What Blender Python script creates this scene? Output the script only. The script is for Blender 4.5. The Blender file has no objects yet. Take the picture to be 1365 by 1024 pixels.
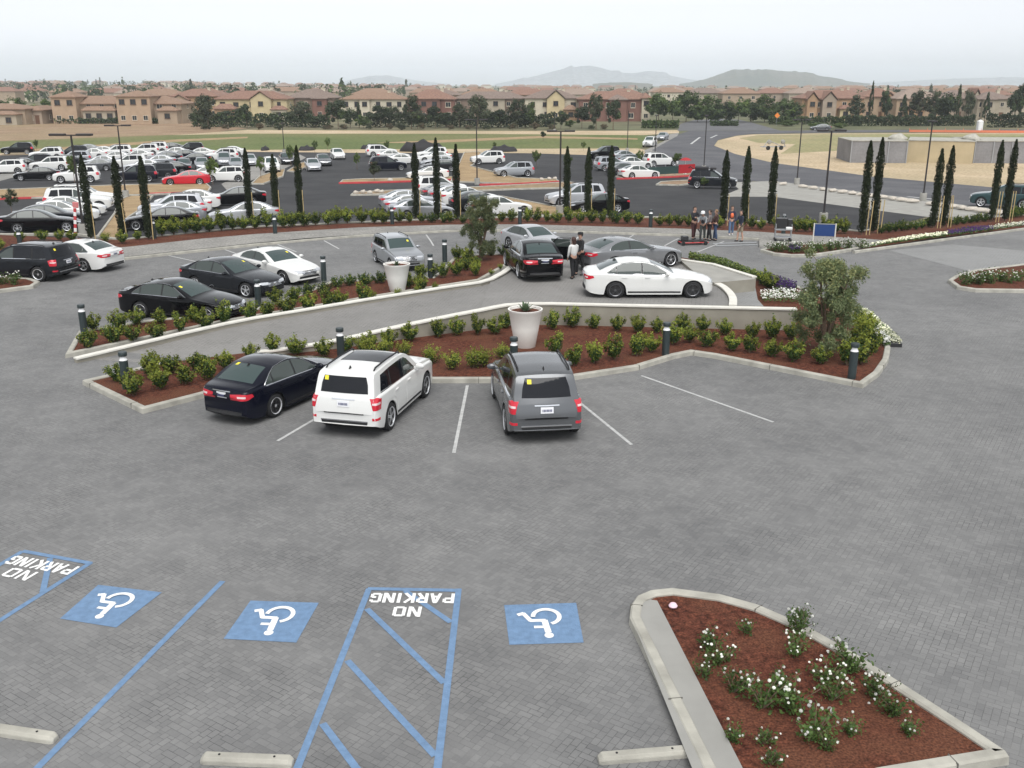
import bpy, bmesh, math, random
from mathutils import Vector, Matrix, geometry
from mathutils.bvhtree import BVHTree
SC = bpy.context.scene
COL = SC.collection
R_ = math.radians
rnd = random.Random(7)
# ------------------------------------------------------------------ camera model (used to place things on the ground)
FPX, CX, CY, PITCH, EYE = 1284.0, 682.5, 512.0, math.atan(400.0/1284.0), 8.4
def hgt(y):                       # the lot falls gently away behind the forecourt
    if y < 54: return 0.0
    if y < 116: return -2.0*(y-54)/62.0
    return -2.0
def ray(px, py):
    a = (px-CX)/FPX; b = (CY-py)/FPX
    c, s = math.cos(PITCH), math.sin(PITCH)
    return Vector((a, c+b*s, -s+b*c))
def P(px, py, z=0.0):             # pixel of the photograph -> point standing z above the terrain
    d = ray(px, py); y = 40.0
    for _ in range(60):
        t = (hgt(y)+z-EYE)/d.z
        y = 0.5*y+0.5*t*d.y
    t = (hgt(y)+z-EYE)/d.z
    return Vector((d.x*t, d.y*t, EYE+d.z*t))
def PY(px, py, Y):                # pixel -> point at ground distance Y
    d = ray(px, py); t = Y/d.y
    return Vector((d.x*t, Y, EYE+d.z*t))
def ppm(Y, z=0.0):                # pixels per metre at distance Y
    return FPX/(Y*math.cos(PITCH)+(EYE-z)*math.sin(PITCH))
# ------------------------------------------------------------------ object helpers
def tag(o, label=None, cat=None, group=None, kind=None):
    if label: o['label'] = label
    if cat: o['category'] = cat
    if group: o['group'] = group
    if kind: o['kind'] = kind
    return o
def mob(name, me, parent=None, loc=None, rot=None, mat=None):
    o = bpy.data.objects.new(name, me); COL.objects.link(o)
    if parent: o.parent = parent
    if loc is not None: o.location = loc
    if rot is not None: o.rotation_euler = rot
    if mat is not None:
        if len(me.materials) == 0: me.materials.append(mat)
        elif me.materials[0] is not mat:
            o.material_slots[0].link = 'OBJECT'; o.material_slots[0].material = mat
    return o
def empty(name, loc, rz=0.0, label=None, cat=None, group=None):
    o = bpy.data.objects.new(name, None); COL.objects.link(o)
    o.empty_display_size = .2; o.location = loc; o.rotation_euler = (0, 0, rz)
    return tag(o, label, cat, group)
def bm2me(name, bm, mats=(), smooth=None):
    me = bpy.data.meshes.new(name)
    bmesh.ops.recalc_face_normals(bm, faces=bm.faces) if smooth != 'keep' else None
    bm.to_mesh(me); bm.free()
    for m in mats: me.materials.append(m)
    if smooth == 'keep': smooth = None
    if smooth is not None:
        for p in me.polygons: p.use_smooth = True
        me.set_sharp_from_angle(angle=R_(smooth))
    return me
def add_box(bm, c, s, rz=0.0, bev=0.0, mi=0, M=None):
    m = Matrix.Translation(c) @ Matrix.Rotation(rz, 4, 'Z') @ Matrix.Diagonal((s[0], s[1], s[2], 1))
    if M is not None: m = M @ m
    r = bmesh.ops.create_cube(bm, size=1.0, matrix=m)
    fs = {f for v in r['verts'] for f in v.link_faces}
    if bev > 0:
        es = {e for f in fs for e in f.edges}
        rr = bmesh.ops.bevel(bm, geom=list(es), offset=bev, segments=1, affect='EDGES', profile=.5)
        fs = set(rr['faces']) | {f for f in fs if f.is_valid}
    for f in fs:
        if f.is_valid: f.material_index = mi
def add_lathe(bm, prof, n=16, c=(0, 0, 0), axis='Z', mi=0, cap=True):
    c = Vector(c); rings = []
    for r, h in prof:
        ring = []
        for i in range(n):
            a = 2*math.pi*i/n
            if axis == 'Z': v = Vector((r*math.cos(a), r*math.sin(a), h))
            elif axis == 'Y': v = Vector((r*math.cos(a), h, r*math.sin(a)))
            else: v = Vector((h, r*math.cos(a), r*math.sin(a)))
            ring.append(bm.verts.new(c+v))
        rings.append(ring)
    for k in range(len(rings)-1):
        for i in range(n):
            f = bm.faces.new((rings[k][i], rings[k][(i+1) % n], rings[k+1][(i+1) % n], rings[k+1][i])); f.material_index = mi
    if cap:
        for rg in (rings[0], rings[-1]):
            f = bm.faces.new(rg); f.material_index = mi
def add_tube(bm, pts, rads, n=8, mi=0):
    rings = []; pts = [Vector(p) for p in pts]
    for k, p in enumerate(pts):
        d = (pts[min(k+1, len(pts)-1)]-pts[max(k-1, 0)]).normalized()
        u = d.orthogonal().normalized() if abs(d.z) > .95 else d.cross(Vector((0, 0, 1))).normalized()
        w = d.cross(u)
        r = rads[k] if isinstance(rads, (list, tuple)) else rads
        rings.append([bm.verts.new(p+u*r*math.cos(2*math.pi*i/n)+w*r*math.sin(2*math.pi*i/n)) for i in range(n)])
    for k in range(len(rings)-1):
        for i in range(n):
            f = bm.faces.new((rings[k][i], rings[k][(i+1) % n], rings[k+1][(i+1) % n], rings[k+1][i])); f.material_index = mi
    for rg in (rings[0], rings[-1]):
        f = bm.faces.new(rg); f.material_index = mi
def clipY(poly, y0, keep_above):
    out = []
    for i in range(len(poly)):
        a, b = poly[i], poly[(i+1) % len(poly)]
        ia = (a[1] >= y0) == keep_above or a[1] == y0
        ib = (b[1] >= y0) == keep_above or b[1] == y0
        if ia: out.append(a)
        if ia != ib:
            t = (y0-a[1])/(b[1]-a[1]); out.append((a[0]+(b[0]-a[0])*t, y0))
    return out
def sheet(name, poly, dz, mat, kind='structure', label=None, cat=None, parent=None):
    """flat sheet following the terrain; poly = list of (x,y)"""
    bands = [(-1e6, 54), (54, 116), (116, 1e7)]
    bm = bmesh.new()
    for a, b in bands:
        q = list(poly)
        if a > -1e5: q = clipY(q, a, True)
        if len(q) > 2 and b < 1e6: q = clipY(q, b, False)
        if len(q) < 3: continue
        vs = [bm.verts.new((x, y, hgt(y)+dz)) for x, y in q]
        for t in geometry.tessellate_polygon([[v.co for v in vs]]):
            try:
                f = bm.faces.new([vs[i] for i in t])
                if f.calc_area() < 1e-7: bm.faces.remove(f)
            except ValueError: pass
    for f in bm.faces:
        f.normal_update()
        if f.normal.z < 0: f.normal_flip()
    me = bm2me(name, bm, (mat,), 'keep')
    o = mob(name, me, parent)
    return tag(o, label, cat, kind=kind)
def pxy(pts, z=0.0): return [tuple(P(x, y, z)[:2]) for x, y in pts]
def smooth_closed(pts, n=6):
    out = []; N = len(pts)
    for i in range(N):
        p0, p1, p2, p3 = [Vector(pts[(i+k-1) % N]).to_2d() for k in range(4)]
        for j in range(n):
            t = j/n
            out.append(tuple(.5*((2*p1)+(p2-p0)*t+(2*p0-5*p1+4*p2-p3)*t*t+(3*p1-p0-3*p2+p3)*t**3)))
    return out
def smooth_open(pts, n=6):
    out = []; N = len(pts); V = [Vector(p) for p in pts]
    for i in range(N-1):
        p0, p1, p2, p3 = V[max(i-1, 0)], V[i], V[i+1], V[min(i+2, N-1)]
        for j in range(n):
            t = j/n
            out.append(.5*((2*p1)+(p2-p0)*t+(2*p0-5*p1+4*p2-p3)*t*t+(3*p1-p0-3*p2+p3)*t**3))
    out.append(V[-1]); return out
def offset_poly(poly, d, closed=True):
    """offset to the left of the direction of travel by d (2d)"""
    N = len(poly); out = []
    V = [Vector(p[:2]) for p in poly]
    for i in range(N):
        if closed or 0 < i < N-1:
            a = (V[i]-V[i-1]).normalized(); b = (V[(i+1) % N]-V[i]).normalized()
        elif i == 0: a = b = (V[1]-V[0]).normalized()
        else: a = b = (V[-1]-V[-2]).normalized()
        na, nb = Vector((-a.y, a.x)), Vector((-b.y, b.x))
        m = (na+nb)
        if m.length < 1e-6: m = na.copy()
        m.normalize(); k = 1/max(.45, m.dot(na))
        out.append(tuple(V[i]+m*d*k))
    return out
def area2(poly): return .5*sum(poly[i][0]*poly[(i+1) % len(poly)][1]-poly[(i+1) % len(poly)][0]*poly[i][1] for i in range(len(poly)))
def kerb_loop(name, poly, w, h, mat, closed=True, z0=-.02, bev=.025, zf=None):
    """kerb of width w along the polygon, inside of a ccw loop; real step with a bevelled top edge"""
    if closed and area2(poly) < 0: poly = poly[::-1]
    prof = [(0, z0), (.012, h-bev), (bev+.012, h), (w-bev, h), (w, h-bev), (w, z0)]
    lines = [offset_poly(poly, o, closed) for o, _ in prof]
    bm = bmesh.new(); N = len(poly); V = []
    for k, (o, z) in enumerate(prof):
        V.append([bm.verts.new((p[0], p[1], (hgt(p[1]) if zf is None else zf(p))+z)) for p in lines[k]])
    for k in range(len(prof)-1):
        for i in range(N if closed else N-1):
            bm.faces.new((V[k][i], V[k][(i+1) % N], V[k+1][(i+1) % N], V[k+1][i]))
    if not closed:
        for i in (0, N-1): bm.faces.new([V[k][i] for k in range(len(prof))])
    return mob(name, bm2me(name, bm, (mat,)))
# ------------------------------------------------------------------ materials
def nt(name):
    m = bpy.data.materials.new(name); m.use_nodes = True
    n = m.node_tree; b = n.nodes['Principled BSDF']
    return m, n, b, n.nodes, n.links
def simple(name, col, rough=.7, metal=0., coat=0., spec=.5, noise=0., nscale=8., bump=0., bscale=None):
    m, n, b, N, L = nt(name)
    b.inputs['Base Color'].default_value = (*col, 1); b.inputs['Roughness'].default_value = rough
    b.inputs['Metallic'].default_value = metal; b.inputs['Coat Weight'].default_value = coat
    b.inputs['Coat Roughness'].default_value = .04
    b.inputs['Specular IOR Level'].default_value = spec
    if noise > 0 or bump > 0:
        tc = N.new('ShaderNodeTexCoord')
        t = N.new('ShaderNodeTexNoise'); t.inputs['Scale'].default_value = nscale; t.inputs['Detail'].default_value = 6
        L.new(tc.outputs['Object'], t.inputs['Vector'])
        if noise > 0:
            r = N.new('ShaderNodeMapRange'); r.inputs['From Min'].default_value = .3; r.inputs['From Max'].default_value = .7
            r.inputs['To Min'].default_value = 1-noise; r.inputs['To Max'].default_value = 1+noise
            L.new(t.outputs['Fac'], r.inputs['Value'])
            mx = N.new('ShaderNodeVectorMath'); mx.operation = 'SCALE'; mx.inputs[0].default_value = col
            L.new(r.outputs[0], mx.inputs['Scale']); L.new(mx.outputs[0], b.inputs['Base Color'])
        if bump > 0:
            t2 = N.new('ShaderNodeTexNoise'); t2.inputs['Scale'].default_value = bscale or nscale*4; t2.inputs['Detail'].default_value = 5
            L.new(tc.outputs['Object'], t2.inputs['Vector'])
            bp = N.new('ShaderNodeBump'); bp.inputs['Strength'].default_value = bump; bp.inputs['Distance'].default_value = .03
            L.new(t2.outputs['Fac'], bp.inputs['Height']); L.new(bp.outputs[0], b.inputs['Normal'])
    return m
def ground_mat(name, c1, c2, c3=None, scale=1.0, fine=40., rough=.9, bump=.4, big=.15, grain=.28):
    """ground with patches, speckle and grain"""
    m, n, b, N, L = nt(name)
    tc = N.new('ShaderNodeTexCoord')
    def noise(s, d=6):
        t = N.new('ShaderNodeTexNoise'); t.inputs['Scale'].default_value = s; t.inputs['Detail'].default_value = d
        L.new(tc.outputs['Object'], t.inputs['Vector']); return t
    a, f, g = noise(scale), noise(fine, 3), noise(big, 3)
    cr = N.new('ShaderNodeValToRGB'); e = cr.color_ramp.elements
    e[0].position = .35; e[0].color = (*c1, 1); e[1].position = .65; e[1].color = (*c2, 1)
    L.new(a.outputs['Fac'], cr.inputs[0]); out = cr.outputs[0]
    if c3:
        mr = N.new('ShaderNodeMapRange'); mr.inputs['From Min'].default_value = .45; mr.inputs['From Max'].default_value = .65
        L.new(g.outputs['Fac'], mr.inputs['Value'])
        mx = N.new('ShaderNodeMix'); mx.data_type = 'RGBA'; mx.inputs['B'].default_value = (*c3, 1)
        L.new(mr.outputs[0], mx.inputs['Factor']); L.new(out, mx.inputs['A']); out = mx.outputs['Result']
    r = N.new('ShaderNodeMapRange'); r.inputs['From Min'].default_value = .3; r.inputs['From Max'].default_value = .7
    r.inputs['To Min'].default_value = 1-grain; r.inputs['To Max'].default_value = 1+grain
    L.new(f.outputs['Fac'], r.inputs['Value'])
    sc = N.new('ShaderNodeVectorMath'); sc.operation = 'SCALE'; L.new(out, sc.inputs[0]); L.new(r.outputs[0], sc.inputs['Scale'])
    L.new(sc.outputs[0], b.inputs['Base Color']); b.inputs['Roughness'].default_value = rough
    b.inputs['Specular IOR Level'].default_value = .2
    if bump:
        bp = N.new('ShaderNodeBump'); bp.inputs['Strength'].default_value = bump; bp.inputs['Distance'].default_value = .02
        L.new(f.outputs['Fac'], bp.inputs['Height']); L.new(bp.outputs[0], b.inputs['Normal'])
    return m
def paver_mat(name, lo, hi, rot=33., unit=.30, joint=.045, contrast=1.0):
    """interlocking pavers: basket weave of long and short blocks, every block its own grey"""
    m, n, b, N, L = nt(name)
    tc = N.new('ShaderNodeTexCoord')
    def mapped(rz, sc):
        mp = N.new('ShaderNodeMapping'); mp.inputs['Rotation'].default_value = (0, 0, R_(rz)); mp.inputs['Scale'].default_value = (sc, sc, sc)
        L.new(tc.outputs['Object'], mp.inputs['Vector']); return mp
    def brick(mp, w, h, off=.5, sq=1.):
        t = N.new('ShaderNodeTexBrick'); t.offset = off; t.squash = sq
        t.inputs['Scale'].default_value = 1.; t.inputs['Mortar Size'].default_value = joint/2
        t.inputs['Mortar Smooth'].default_value = .3; t.inputs['Bias'].default_value = 0
        t.inputs['Brick Width'].default_value = w; t.inputs['Row Height'].default_value = h
        t.inputs['Color1'].default_value = (0, 0, 0, 1); t.inputs['Color2'].default_value = (1, 1, 1, 1); t.inputs['Mortar'].default_value = (.5, .5, .5, 1)
        L.new(mp.outputs[0], t.inputs['Vector']); return t
    mA = mapped(rot, 1/unit); mB = mapped(rot+90, 1/unit)
    A = brick(mA, 1.0, .5); B = brick(mB, .75, .5, .33)
    ck = N.new('ShaderNodeTexChecker'); ck.inputs['Scale'].default_value = .5
    L.new(mA.outputs[0], ck.inputs['Vector'])
    mc = N.new('ShaderNodeMix'); mc.data_type = 'RGBA'; L.new(ck.outputs['Fac'], mc.inputs['Factor']); L.new(A.outputs['Color'], mc.inputs['A']); L.new(B.outputs['Color'], mc.inputs['B'])
    mf = N.new('ShaderNodeMix'); mf.data_type = 'FLOAT'; L.new(ck.outputs['Fac'], mf.inputs['Factor']); L.new(A.outputs['Fac'], mf.inputs['A']); L.new(B.outputs['Fac'], mf.inputs['B'])
    # slow patches
    def noise(s, d=5, r=.6):
        t = N.new('ShaderNodeTexNoise'); t.inputs['Scale'].default_value = s; t.inputs['Detail'].default_value = d; t.inputs['Roughness'].default_value = r
        L.new(tc.outputs['Object'], t.inputs['Vector']); return t
    n1, n2, n3 = noise(.22), noise(1.5), noise(30, 3); n4 = noise(.55, 8, .7)
    def mth(op, a, bv=None, c=None):
        q = N.new('ShaderNodeMath'); q.operation = op
        for i, v in enumerate((a, bv, c)):
            if v is None: continue
            if isinstance(v, (int, float)): q.inputs[i].default_value = v
            else: L.new(v, q.inputs[i])
        return q.outputs[0]
    f = mth('MULTIPLY_ADD', mc.outputs['Result'], .36*contrast, .5-.18*contrast)
    f = mth('ADD', f, mth('MULTIPLY', mth('SUBTRACT', n1.outputs['Fac'], .5), 1.3))
    f = mth('ADD', f, mth('MULTIPLY', mth('SUBTRACT', n2.outputs['Fac'], .5), .8))
    f = mth('ADD', f, mth('MULTIPLY', mth('SUBTRACT', n3.outputs['Fac'], .5), .35))
    cm = N.new('ShaderNodeMix'); cm.data_type = 'RGBA'; cm.inputs['A'].default_value = (*lo, 1); cm.inputs['B'].default_value = (*hi, 1)
    cm.clamp_factor = True; L.new(f, cm.inputs['Factor'])
    jm = N.new('ShaderNodeMix'); jm.data_type = 'RGBA'; jm.inputs['B'].default_value = (lo[0]*.42, lo[1]*.41, lo[2]*.40, 1)
    st = N.new('ShaderNodeMapRange'); st.inputs['From Min'].default_value = .60; st.inputs['From Max'].default_value = .74; st.inputs['To Min'].default_value = 0; st.inputs['To Max'].default_value = .32
    L.new(n4.outputs['Fac'], st.inputs['Value'])
    sm_ = N.new('ShaderNodeMix'); sm_.data_type = 'RGBA'; sm_.inputs['B'].default_value = (lo[0]*.5, lo[1]*.5, lo[2]*.5, 1)
    L.new(st.outputs[0], sm_.inputs['Factor']); L.new(cm.outputs['Result'], sm_.inputs['A'])
    jf = N.new('ShaderNodeMapRange'); jf.inputs['From Min'].default_value = .40; jf.inputs['From Max'].default_value = .62; jf.inputs['To Min'].default_value = .12; jf.inputs['To Max'].default_value = 1.0
    L.new(n4.outputs['Fac'], jf.inputs['Value'])
    L.new(mth('MULTIPLY', mf.outputs['Result'], jf.outputs[0]), jm.inputs['Factor']); L.new(sm_.outputs['Result'], jm.inputs['A'])
    L.new(jm.outputs['Result'], b.inputs['Base Color'])
    b.inputs['Roughness'].default_value = .72; b.inputs['Specular IOR Level'].default_value = .35
    bp = N.new('ShaderNodeBump'); bp.inputs['Strength'].default_value = .5; bp.inputs['Distance'].default_value = .012; bp.invert = True
    L.new(mth('ADD', mf.outputs['Result'], mth('MULTIPLY', n3.outputs['Fac'], .5)), bp.inputs['Height']); L.new(bp.outputs[0], b.inputs['Normal'])
    return m
def leaf_mat(name, c1, c2, rough=.55):
    """leaves: every leaf a little different, light passes through"""
    m, n, b, N, L = nt(name)
    g = N.new('ShaderNodeNewGeometry')
    cr = N.new('ShaderNodeValToRGB'); e = cr.color_ramp.elements
    e[0].color = (*c1, 1); e[1].color = (*c2, 1)
    L.new(g.outputs['Random Per Island'], cr.inputs[0])
    oi = N.new('ShaderNodeObjectInfo')
    hs = N.new('ShaderNodeHueSaturation')
    mr = N.new('ShaderNodeMapRange'); mr.inputs['To Min'].default_value = .75; mr.inputs['To Max'].default_value = 1.25
    L.new(oi.outputs['Random'], mr.inputs['Value']); L.new(mr.outputs[0], hs.inputs['Value'])
    L.new(cr.outputs[0], hs.inputs['Color']); L.new(hs.outputs[0], b.inputs['Base Color'])
    b.inputs['Roughness'].default_value = rough; b.inputs['Specular IOR Level'].default_value = .3
    t = N.new('ShaderNodeBsdfTranslucent'); L.new(hs.outputs[0], t.inputs['Color'])
    mx = N.new('ShaderNodeMixShader'); mx.inputs[0].default_value = .3
    L.new(b.outputs[0], mx.inputs[1]); L.new(t.outputs[0], mx.inputs[2])
    L.new(mx.outputs[0], N['Material Output'].inputs['Surface'])
    return m
def tile_mat(name, c1, c2):
    m, n, b, N, L = nt(name)
    tc = N.new('ShaderNodeTexCoord')
    t = N.new('ShaderNodeTexNoise'); t.inputs['Scale'].default_value = 2.2; t.inputs['Detail'].default_value = 8; L.new(tc.outputs['Object'], t.inputs['Vector'])
    w = N.new('ShaderNodeTexWave'); w.inputs['Scale'].default_value = 1.1; w.bands_direction = 'X'; L.new(tc.outputs['Object'], w.inputs['Vector'])
    cr = N.new('ShaderNodeValToRGB'); e = cr.color_ramp.elements
    e[0].position = .3; e[0].color = (*c1, 1); e[1].position = .7; e[1].color = (*c2, 1)
    L.new(t.outputs['Fac'], cr.inputs[0]); L.new(cr.outputs[0], b.inputs['Base Color'])
    bp = N.new('ShaderNodeBump'); bp.inputs['Strength'].default_value = .6; bp.inputs['Distance'].default_value = .06
    L.new(w.outputs['Fac'], bp.inputs['Height']); L.new(bp.outputs[0], b.inputs['Normal'])
    b.inputs['Roughness'].default_value = .85
    return m
M = {}
M['paver'] = paver_mat('pavers', (.1161, .1161, .1170), (.2305, .2288, .2236), unit=.21, joint=.04, contrast=.8)
M['paver_light'] = paver_mat('light pavers', (.2021, .2021, .1978), (.2838, .2838, .2795), contrast=.5)
M['ramp'] = paver_mat('ramp pavers', (.1765, .1705, .1618), (.2647, .2568, .2451), rot=12, contrast=.5)
M['concrete'] = simple('concrete', (.2992, .2904, .2640), .85, noise=.13, nscale=1.3, bump=.25, bscale=40)
M['kerb'] = simple('kerb concrete', (.3680, .3542, .3082), .85, noise=.22, nscale=2.5, bump=.3, bscale=50)
M['cap'] = simple('pale wall cap', (.66, .64, .58), .8, noise=.08, nscale=3)
M['wall'] = simple('rendered wall', (.2728, .2552, .2112), .9, noise=.12, nscale=1.6, bump=.2, bscale=60)
M['asphalt'] = ground_mat('asphalt', (.0340, .0340, .0363), (.0444, .0444, .0466), (.0518, .0518, .0533), scale=.6, fine=25, rough=.85, bump=.2)
M['asphalt_old'] = ground_mat('worn asphalt', (.1105, .1105, .1148), (.1445, .1445, .1487), (.1275, .1275, .1318), scale=.4, fine=12, rough=.9, bump=.1)
M['sand'] = ground_mat('sandy earth', (.42, .325, .21), (.52, .415, .285), (.37, .30, .19), scale=.25, fine=3, big=.03, bump=.3)
M['tan'] = ground_mat('dry tan earth', (.2700, .1890, .1035), (.3600, .2610, .1485), scale=.5, fine=10, bump=.3)
M['dirt'] = ground_mat('brown earth', (.235, .16, .10), (.31, .22, .145), (.27, .21, .12), scale=.12, fine=2, big=.02, bump=.3)
M['field'] = ground_mat('mown field', (.095, .125, .04), (.125, .15, .052), (.165, .16, .068), scale=.08, fine=1.5, big=.018, bump=.3)
M['drygrass'] = ground_mat('dry grass', (.2520, .2340, .1170), (.3240, .2700, .1530), (.2250, .2340, .0990), scale=.1, fine=1.5, big=.03, bump=.3)
M['land'] = ground_mat('far land', (.1120, .1200, .0640), (.1920, .1600, .1040), (.0800, .0960, .0480), scale=.01, fine=.08, big=.003, bump=0)
M['mulch'] = ground_mat('red bark mulch', (.0480, .0153, .0094), (.1432, .0483, .0282), (.1155, .0467, .0267), scale=9, fine=30, big=.7, rough=.95, bump=1.0, grain=.55)
M['white_paint'] = simple('white road paint', (.4500, .4500, .4410), .7, noise=.2, nscale=6)
M['letter_paint'] = simple('white stencil paint', (.80, .80, .78), .6, noise=.12, nscale=12)
M['blue_paint'] = simple('blue road paint', (.135, .225, .36), .75, noise=.14, nscale=9, bump=.3, bscale=40)
M['red_kerb'] = simple('red kerb paint', (.46, .045, .05), .7, noise=.15, nscale=3)
M['tyre'] = simple('tyre rubber', (.012, .012, .013), .8)
M['under'] = simple('black plastic', (.012, .012, .013), .7)
M['rim'] = simple('alloy', (.72, .73, .75), .35, metal=.6)
M['rim_dark'] = simple('dark alloy', (.16, .16, .17), .3, metal=.8)
M['chrome'] = simple('chrome', (.75, .76, .78), .12, metal=1.)
M['glass'] = simple('tinted glass with through light', (.050, .062, .057), .05, spec=.45, coat=.25)  # opaque; base colour lifted to stand in for daylight seen through the car
M['glass_dark'] = simple('dark privacy glass', (.007, .008, .011), .05, spec=.35)
M['glass_green'] = simple('green tinted windscreen', (.04, .062, .060), .05, spec=.5, coat=.35)
M['tail'] = simple('tail lamp red', (.55, .012, .03), .15, coat=.8)
M['tail_white'] = simple('reversing lamp', (.7, .55, .55), .15, coat=.8)
M['head'] = simple('head lamp', (.62, .64, .67), .12, metal=.3, coat=1.)
M['plate'] = simple('licence plate', (.75, .75, .77), .5)
M['plate_ink'] = simple('plate ink', (.06, .07, .16), .6)
M['sticker'] = simple('yellow sticker', (.85, .72, .05), .6)
M['black'] = simple('black enamel', (.018, .018, .02), .45, coat=.2)
M['pole'] = simple('dark bronze pole', (.028, .024, .024), .5)
M['bollard'] = simple('dark green bollard', (.022, .034, .036), .5, coat=.2)
M['lens'] = simple('bollard lens', (.80, .80, .80), .3, coat=.5)
M['pot'] = simple('cream pot', (.80, .785, .74), .6, noise=.03, nscale=3)
M['bark'] = simple('bark', (.16, .11, .075), .9, noise=.3, nscale=9, bump=.6, bscale=25)
M['stake'] = simple('tan timber stake', (.50, .38, .18), .8, noise=.15, nscale=6)
M['sign_blue'] = simple('sign blue', (.012, .045, .17), .45)
M['white'] = simple('white paint', (.78, .78, .77), .5)
M['grey'] = simple('grey steel', (.30, .31, .32), .5)
M['rock'] = simple('pale boulder', (.4950, .4500, .3870), .9, noise=.2, nscale=4, bump=.6)
M['wood_bin'] = simple('timber', (.35, .27, .17), .8)
M['orange'] = simple('orange', (.75, .22, .03), .6)
M['net'] = simple('orange netting', (.62, .19, .10), .9)
M['greysheet'] = ground_mat('grey cladding', (.2040, .1997, .2040), (.2550, .2507, .2550), scale=.5, fine=4, bump=.05, grain=.08)
M['tanwall'] = simple('tan block wall', (.4600, .3772, .2392), .9, noise=.1, nscale=.6)
M['tarp'] = simple('black tarp', (.02, .018, .02), .8, bump=.6, nscale=2)
# leaves
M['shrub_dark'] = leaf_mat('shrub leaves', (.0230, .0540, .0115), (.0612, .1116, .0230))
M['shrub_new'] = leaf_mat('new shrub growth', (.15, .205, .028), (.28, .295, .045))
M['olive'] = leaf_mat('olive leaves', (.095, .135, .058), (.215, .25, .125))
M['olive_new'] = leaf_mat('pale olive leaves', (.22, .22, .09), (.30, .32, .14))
M['cypress'] = leaf_mat('cypress sprays', (.0153, .0255, .0085), (.0357, .0467, .0170))
M['tree_dark'] = leaf_mat('dark tree leaves', (.0272, .0432, .0200), (.0624, .0840, .0384))
M['tree_mid'] = leaf_mat('green tree leaves', (.0467, .0808, .0238), (.1105, .1530, .0510))
M['tree_grey'] = leaf_mat('grey green leaves', (.0553, .0697, .0382), (.1190, .1318, .0748))
M['tree_dry'] = leaf_mat('brownish shrub leaves', (.10, .075, .045), (.19, .15, .09))
M['tree_light'] = leaf_mat('bright tree leaves', (.07, .12, .025), (.15, .20, .05))
M['rose_leaf'] = leaf_mat('rose leaves', (.045, .085, .022), (.12, .19, .05))
M['petal'] = leaf_mat('white petals', (.80, .80, .74), (.88, .88, .84))
M['petal_cream'] = leaf_mat('cream petals', (.78, .78, .55), (.86, .86, .72))
M['petal_purple'] = leaf_mat('purple petals', (.035, .012, .09), (.09, .03, .17))
M['agave'] = leaf_mat('agave blades', (.05, .09, .05), (.12, .17, .09))
M['grassy'] = leaf_mat('grass blades', (.05, .09, .02), (.14, .18, .05))
# ================================================================== CARS
def pchip(pts):
    pts = sorted(pts); X = [p[0] for p in pts]; Y = [p[1] for p in pts]; n = len(X)
    h = [X[i+1]-X[i] for i in range(n-1)]; d = [(Y[i+1]-Y[i])/h[i] for i in range(n-1)]
    m = [d[0]]+[0 if d[i-1]*d[i] <= 0 else (2*d[i-1]*d[i])/(d[i-1]+d[i]) for i in range(1, n-1)]+[d[-1]]
    def f(x):
        if x <= X[0]: return Y[0]
        if x >= X[-1]: return Y[-1]
        i = 0
        while x > X[i+1]: i += 1
        t = (x-X[i])/h[i]; t2, t3 = t*t, t*t*t
        return (2*t3-3*t2+1)*Y[i]+(t3-2*t2+t)*h[i]*m[i]+(-2*t3+3*t2)*Y[i+1]+(t3-t2)*h[i]*m[i+1]
    return f
SPEC = {}
SPEC['sedan'] = dict(
    L=4.87, fa=1.595, ra=-1.275, wr=.335,
    R=[(2.435, .50), (2.42, .60), (2.36, .68), (2.2, .75), (1.9, .83), (1.4, .915), (1.02, .965), (.9, 1.005), (.6, 1.165), (.3, 1.305), (.0, 1.405), (-.35, 1.46), (-.6, 1.468), (-1.0, 1.435), (-1.3, 1.365), (-1.6, 1.255), (-1.85, 1.14), (-2.0, 1.09), (-2.2, 1.07), (-2.36, 1.045), (-2.41, .98), (-2.435, .82)],
    D=[(2.435, .46), (2.40, .58), (2.3, .66), (1.9, .77), (1.4, .85), (1.0, .895), (.4, .93), (-.6, .955), (-1.4, .985), (-1.9, 1.01), (-2.2, .995), (-2.36, .96), (-2.41, .90), (-2.435, .75)],
    W=[(2.435, .60), (2.36, .73), (2.2, .82), (1.9, .88), (1.4, .92), (.5, .925), (-.8, .925), (-1.5, .915), (-2.0, .87), (-2.3, .80), (-2.40, .74), (-2.435, .68)],
    zb=[(2.435, .30), (2.3, .22), (1.9, .20), (-1.9, .20), (-2.3, .26), (-2.435, .36)],
    tumble=.44, crown=.045, kf=.20, kr=.17,
    wind=[(.90, .66), (.04, .545)], rear=[(-1.90, .62), (-1.18, .53)],
    side=[[(.70, .955), (.16, 1.285), (-.10, 1.365), (-.27, 1.385), (-.27, .975)], [(-.33, .975), (-.33, 1.39), (-.65, 1.392), (-1.02, 1.355), (-1.22, 1.26), (-1.22, .995)], [(-1.265, 1.0), (-1.265, 1.235), (-1.50, 1.075), (-1.58, 1.015)]],
    doors=[(.95, -.30), (-.32, -1.15)], beltz=.945,
    head=[(.12, .555), (.45, .575), (.66, .655), (.5, .675), (.22, .665), (.08, .61)],
    tail=[(.04, .74), (.04, .90), (.30, .92), (.62, .90), (.66, .82), (.5, .75)],
    grille=[(-.36, .47), (.36, .47), (.44, .66), (-.44, .66)], plz=.86, rails=False, mir=(.62, .98))
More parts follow.
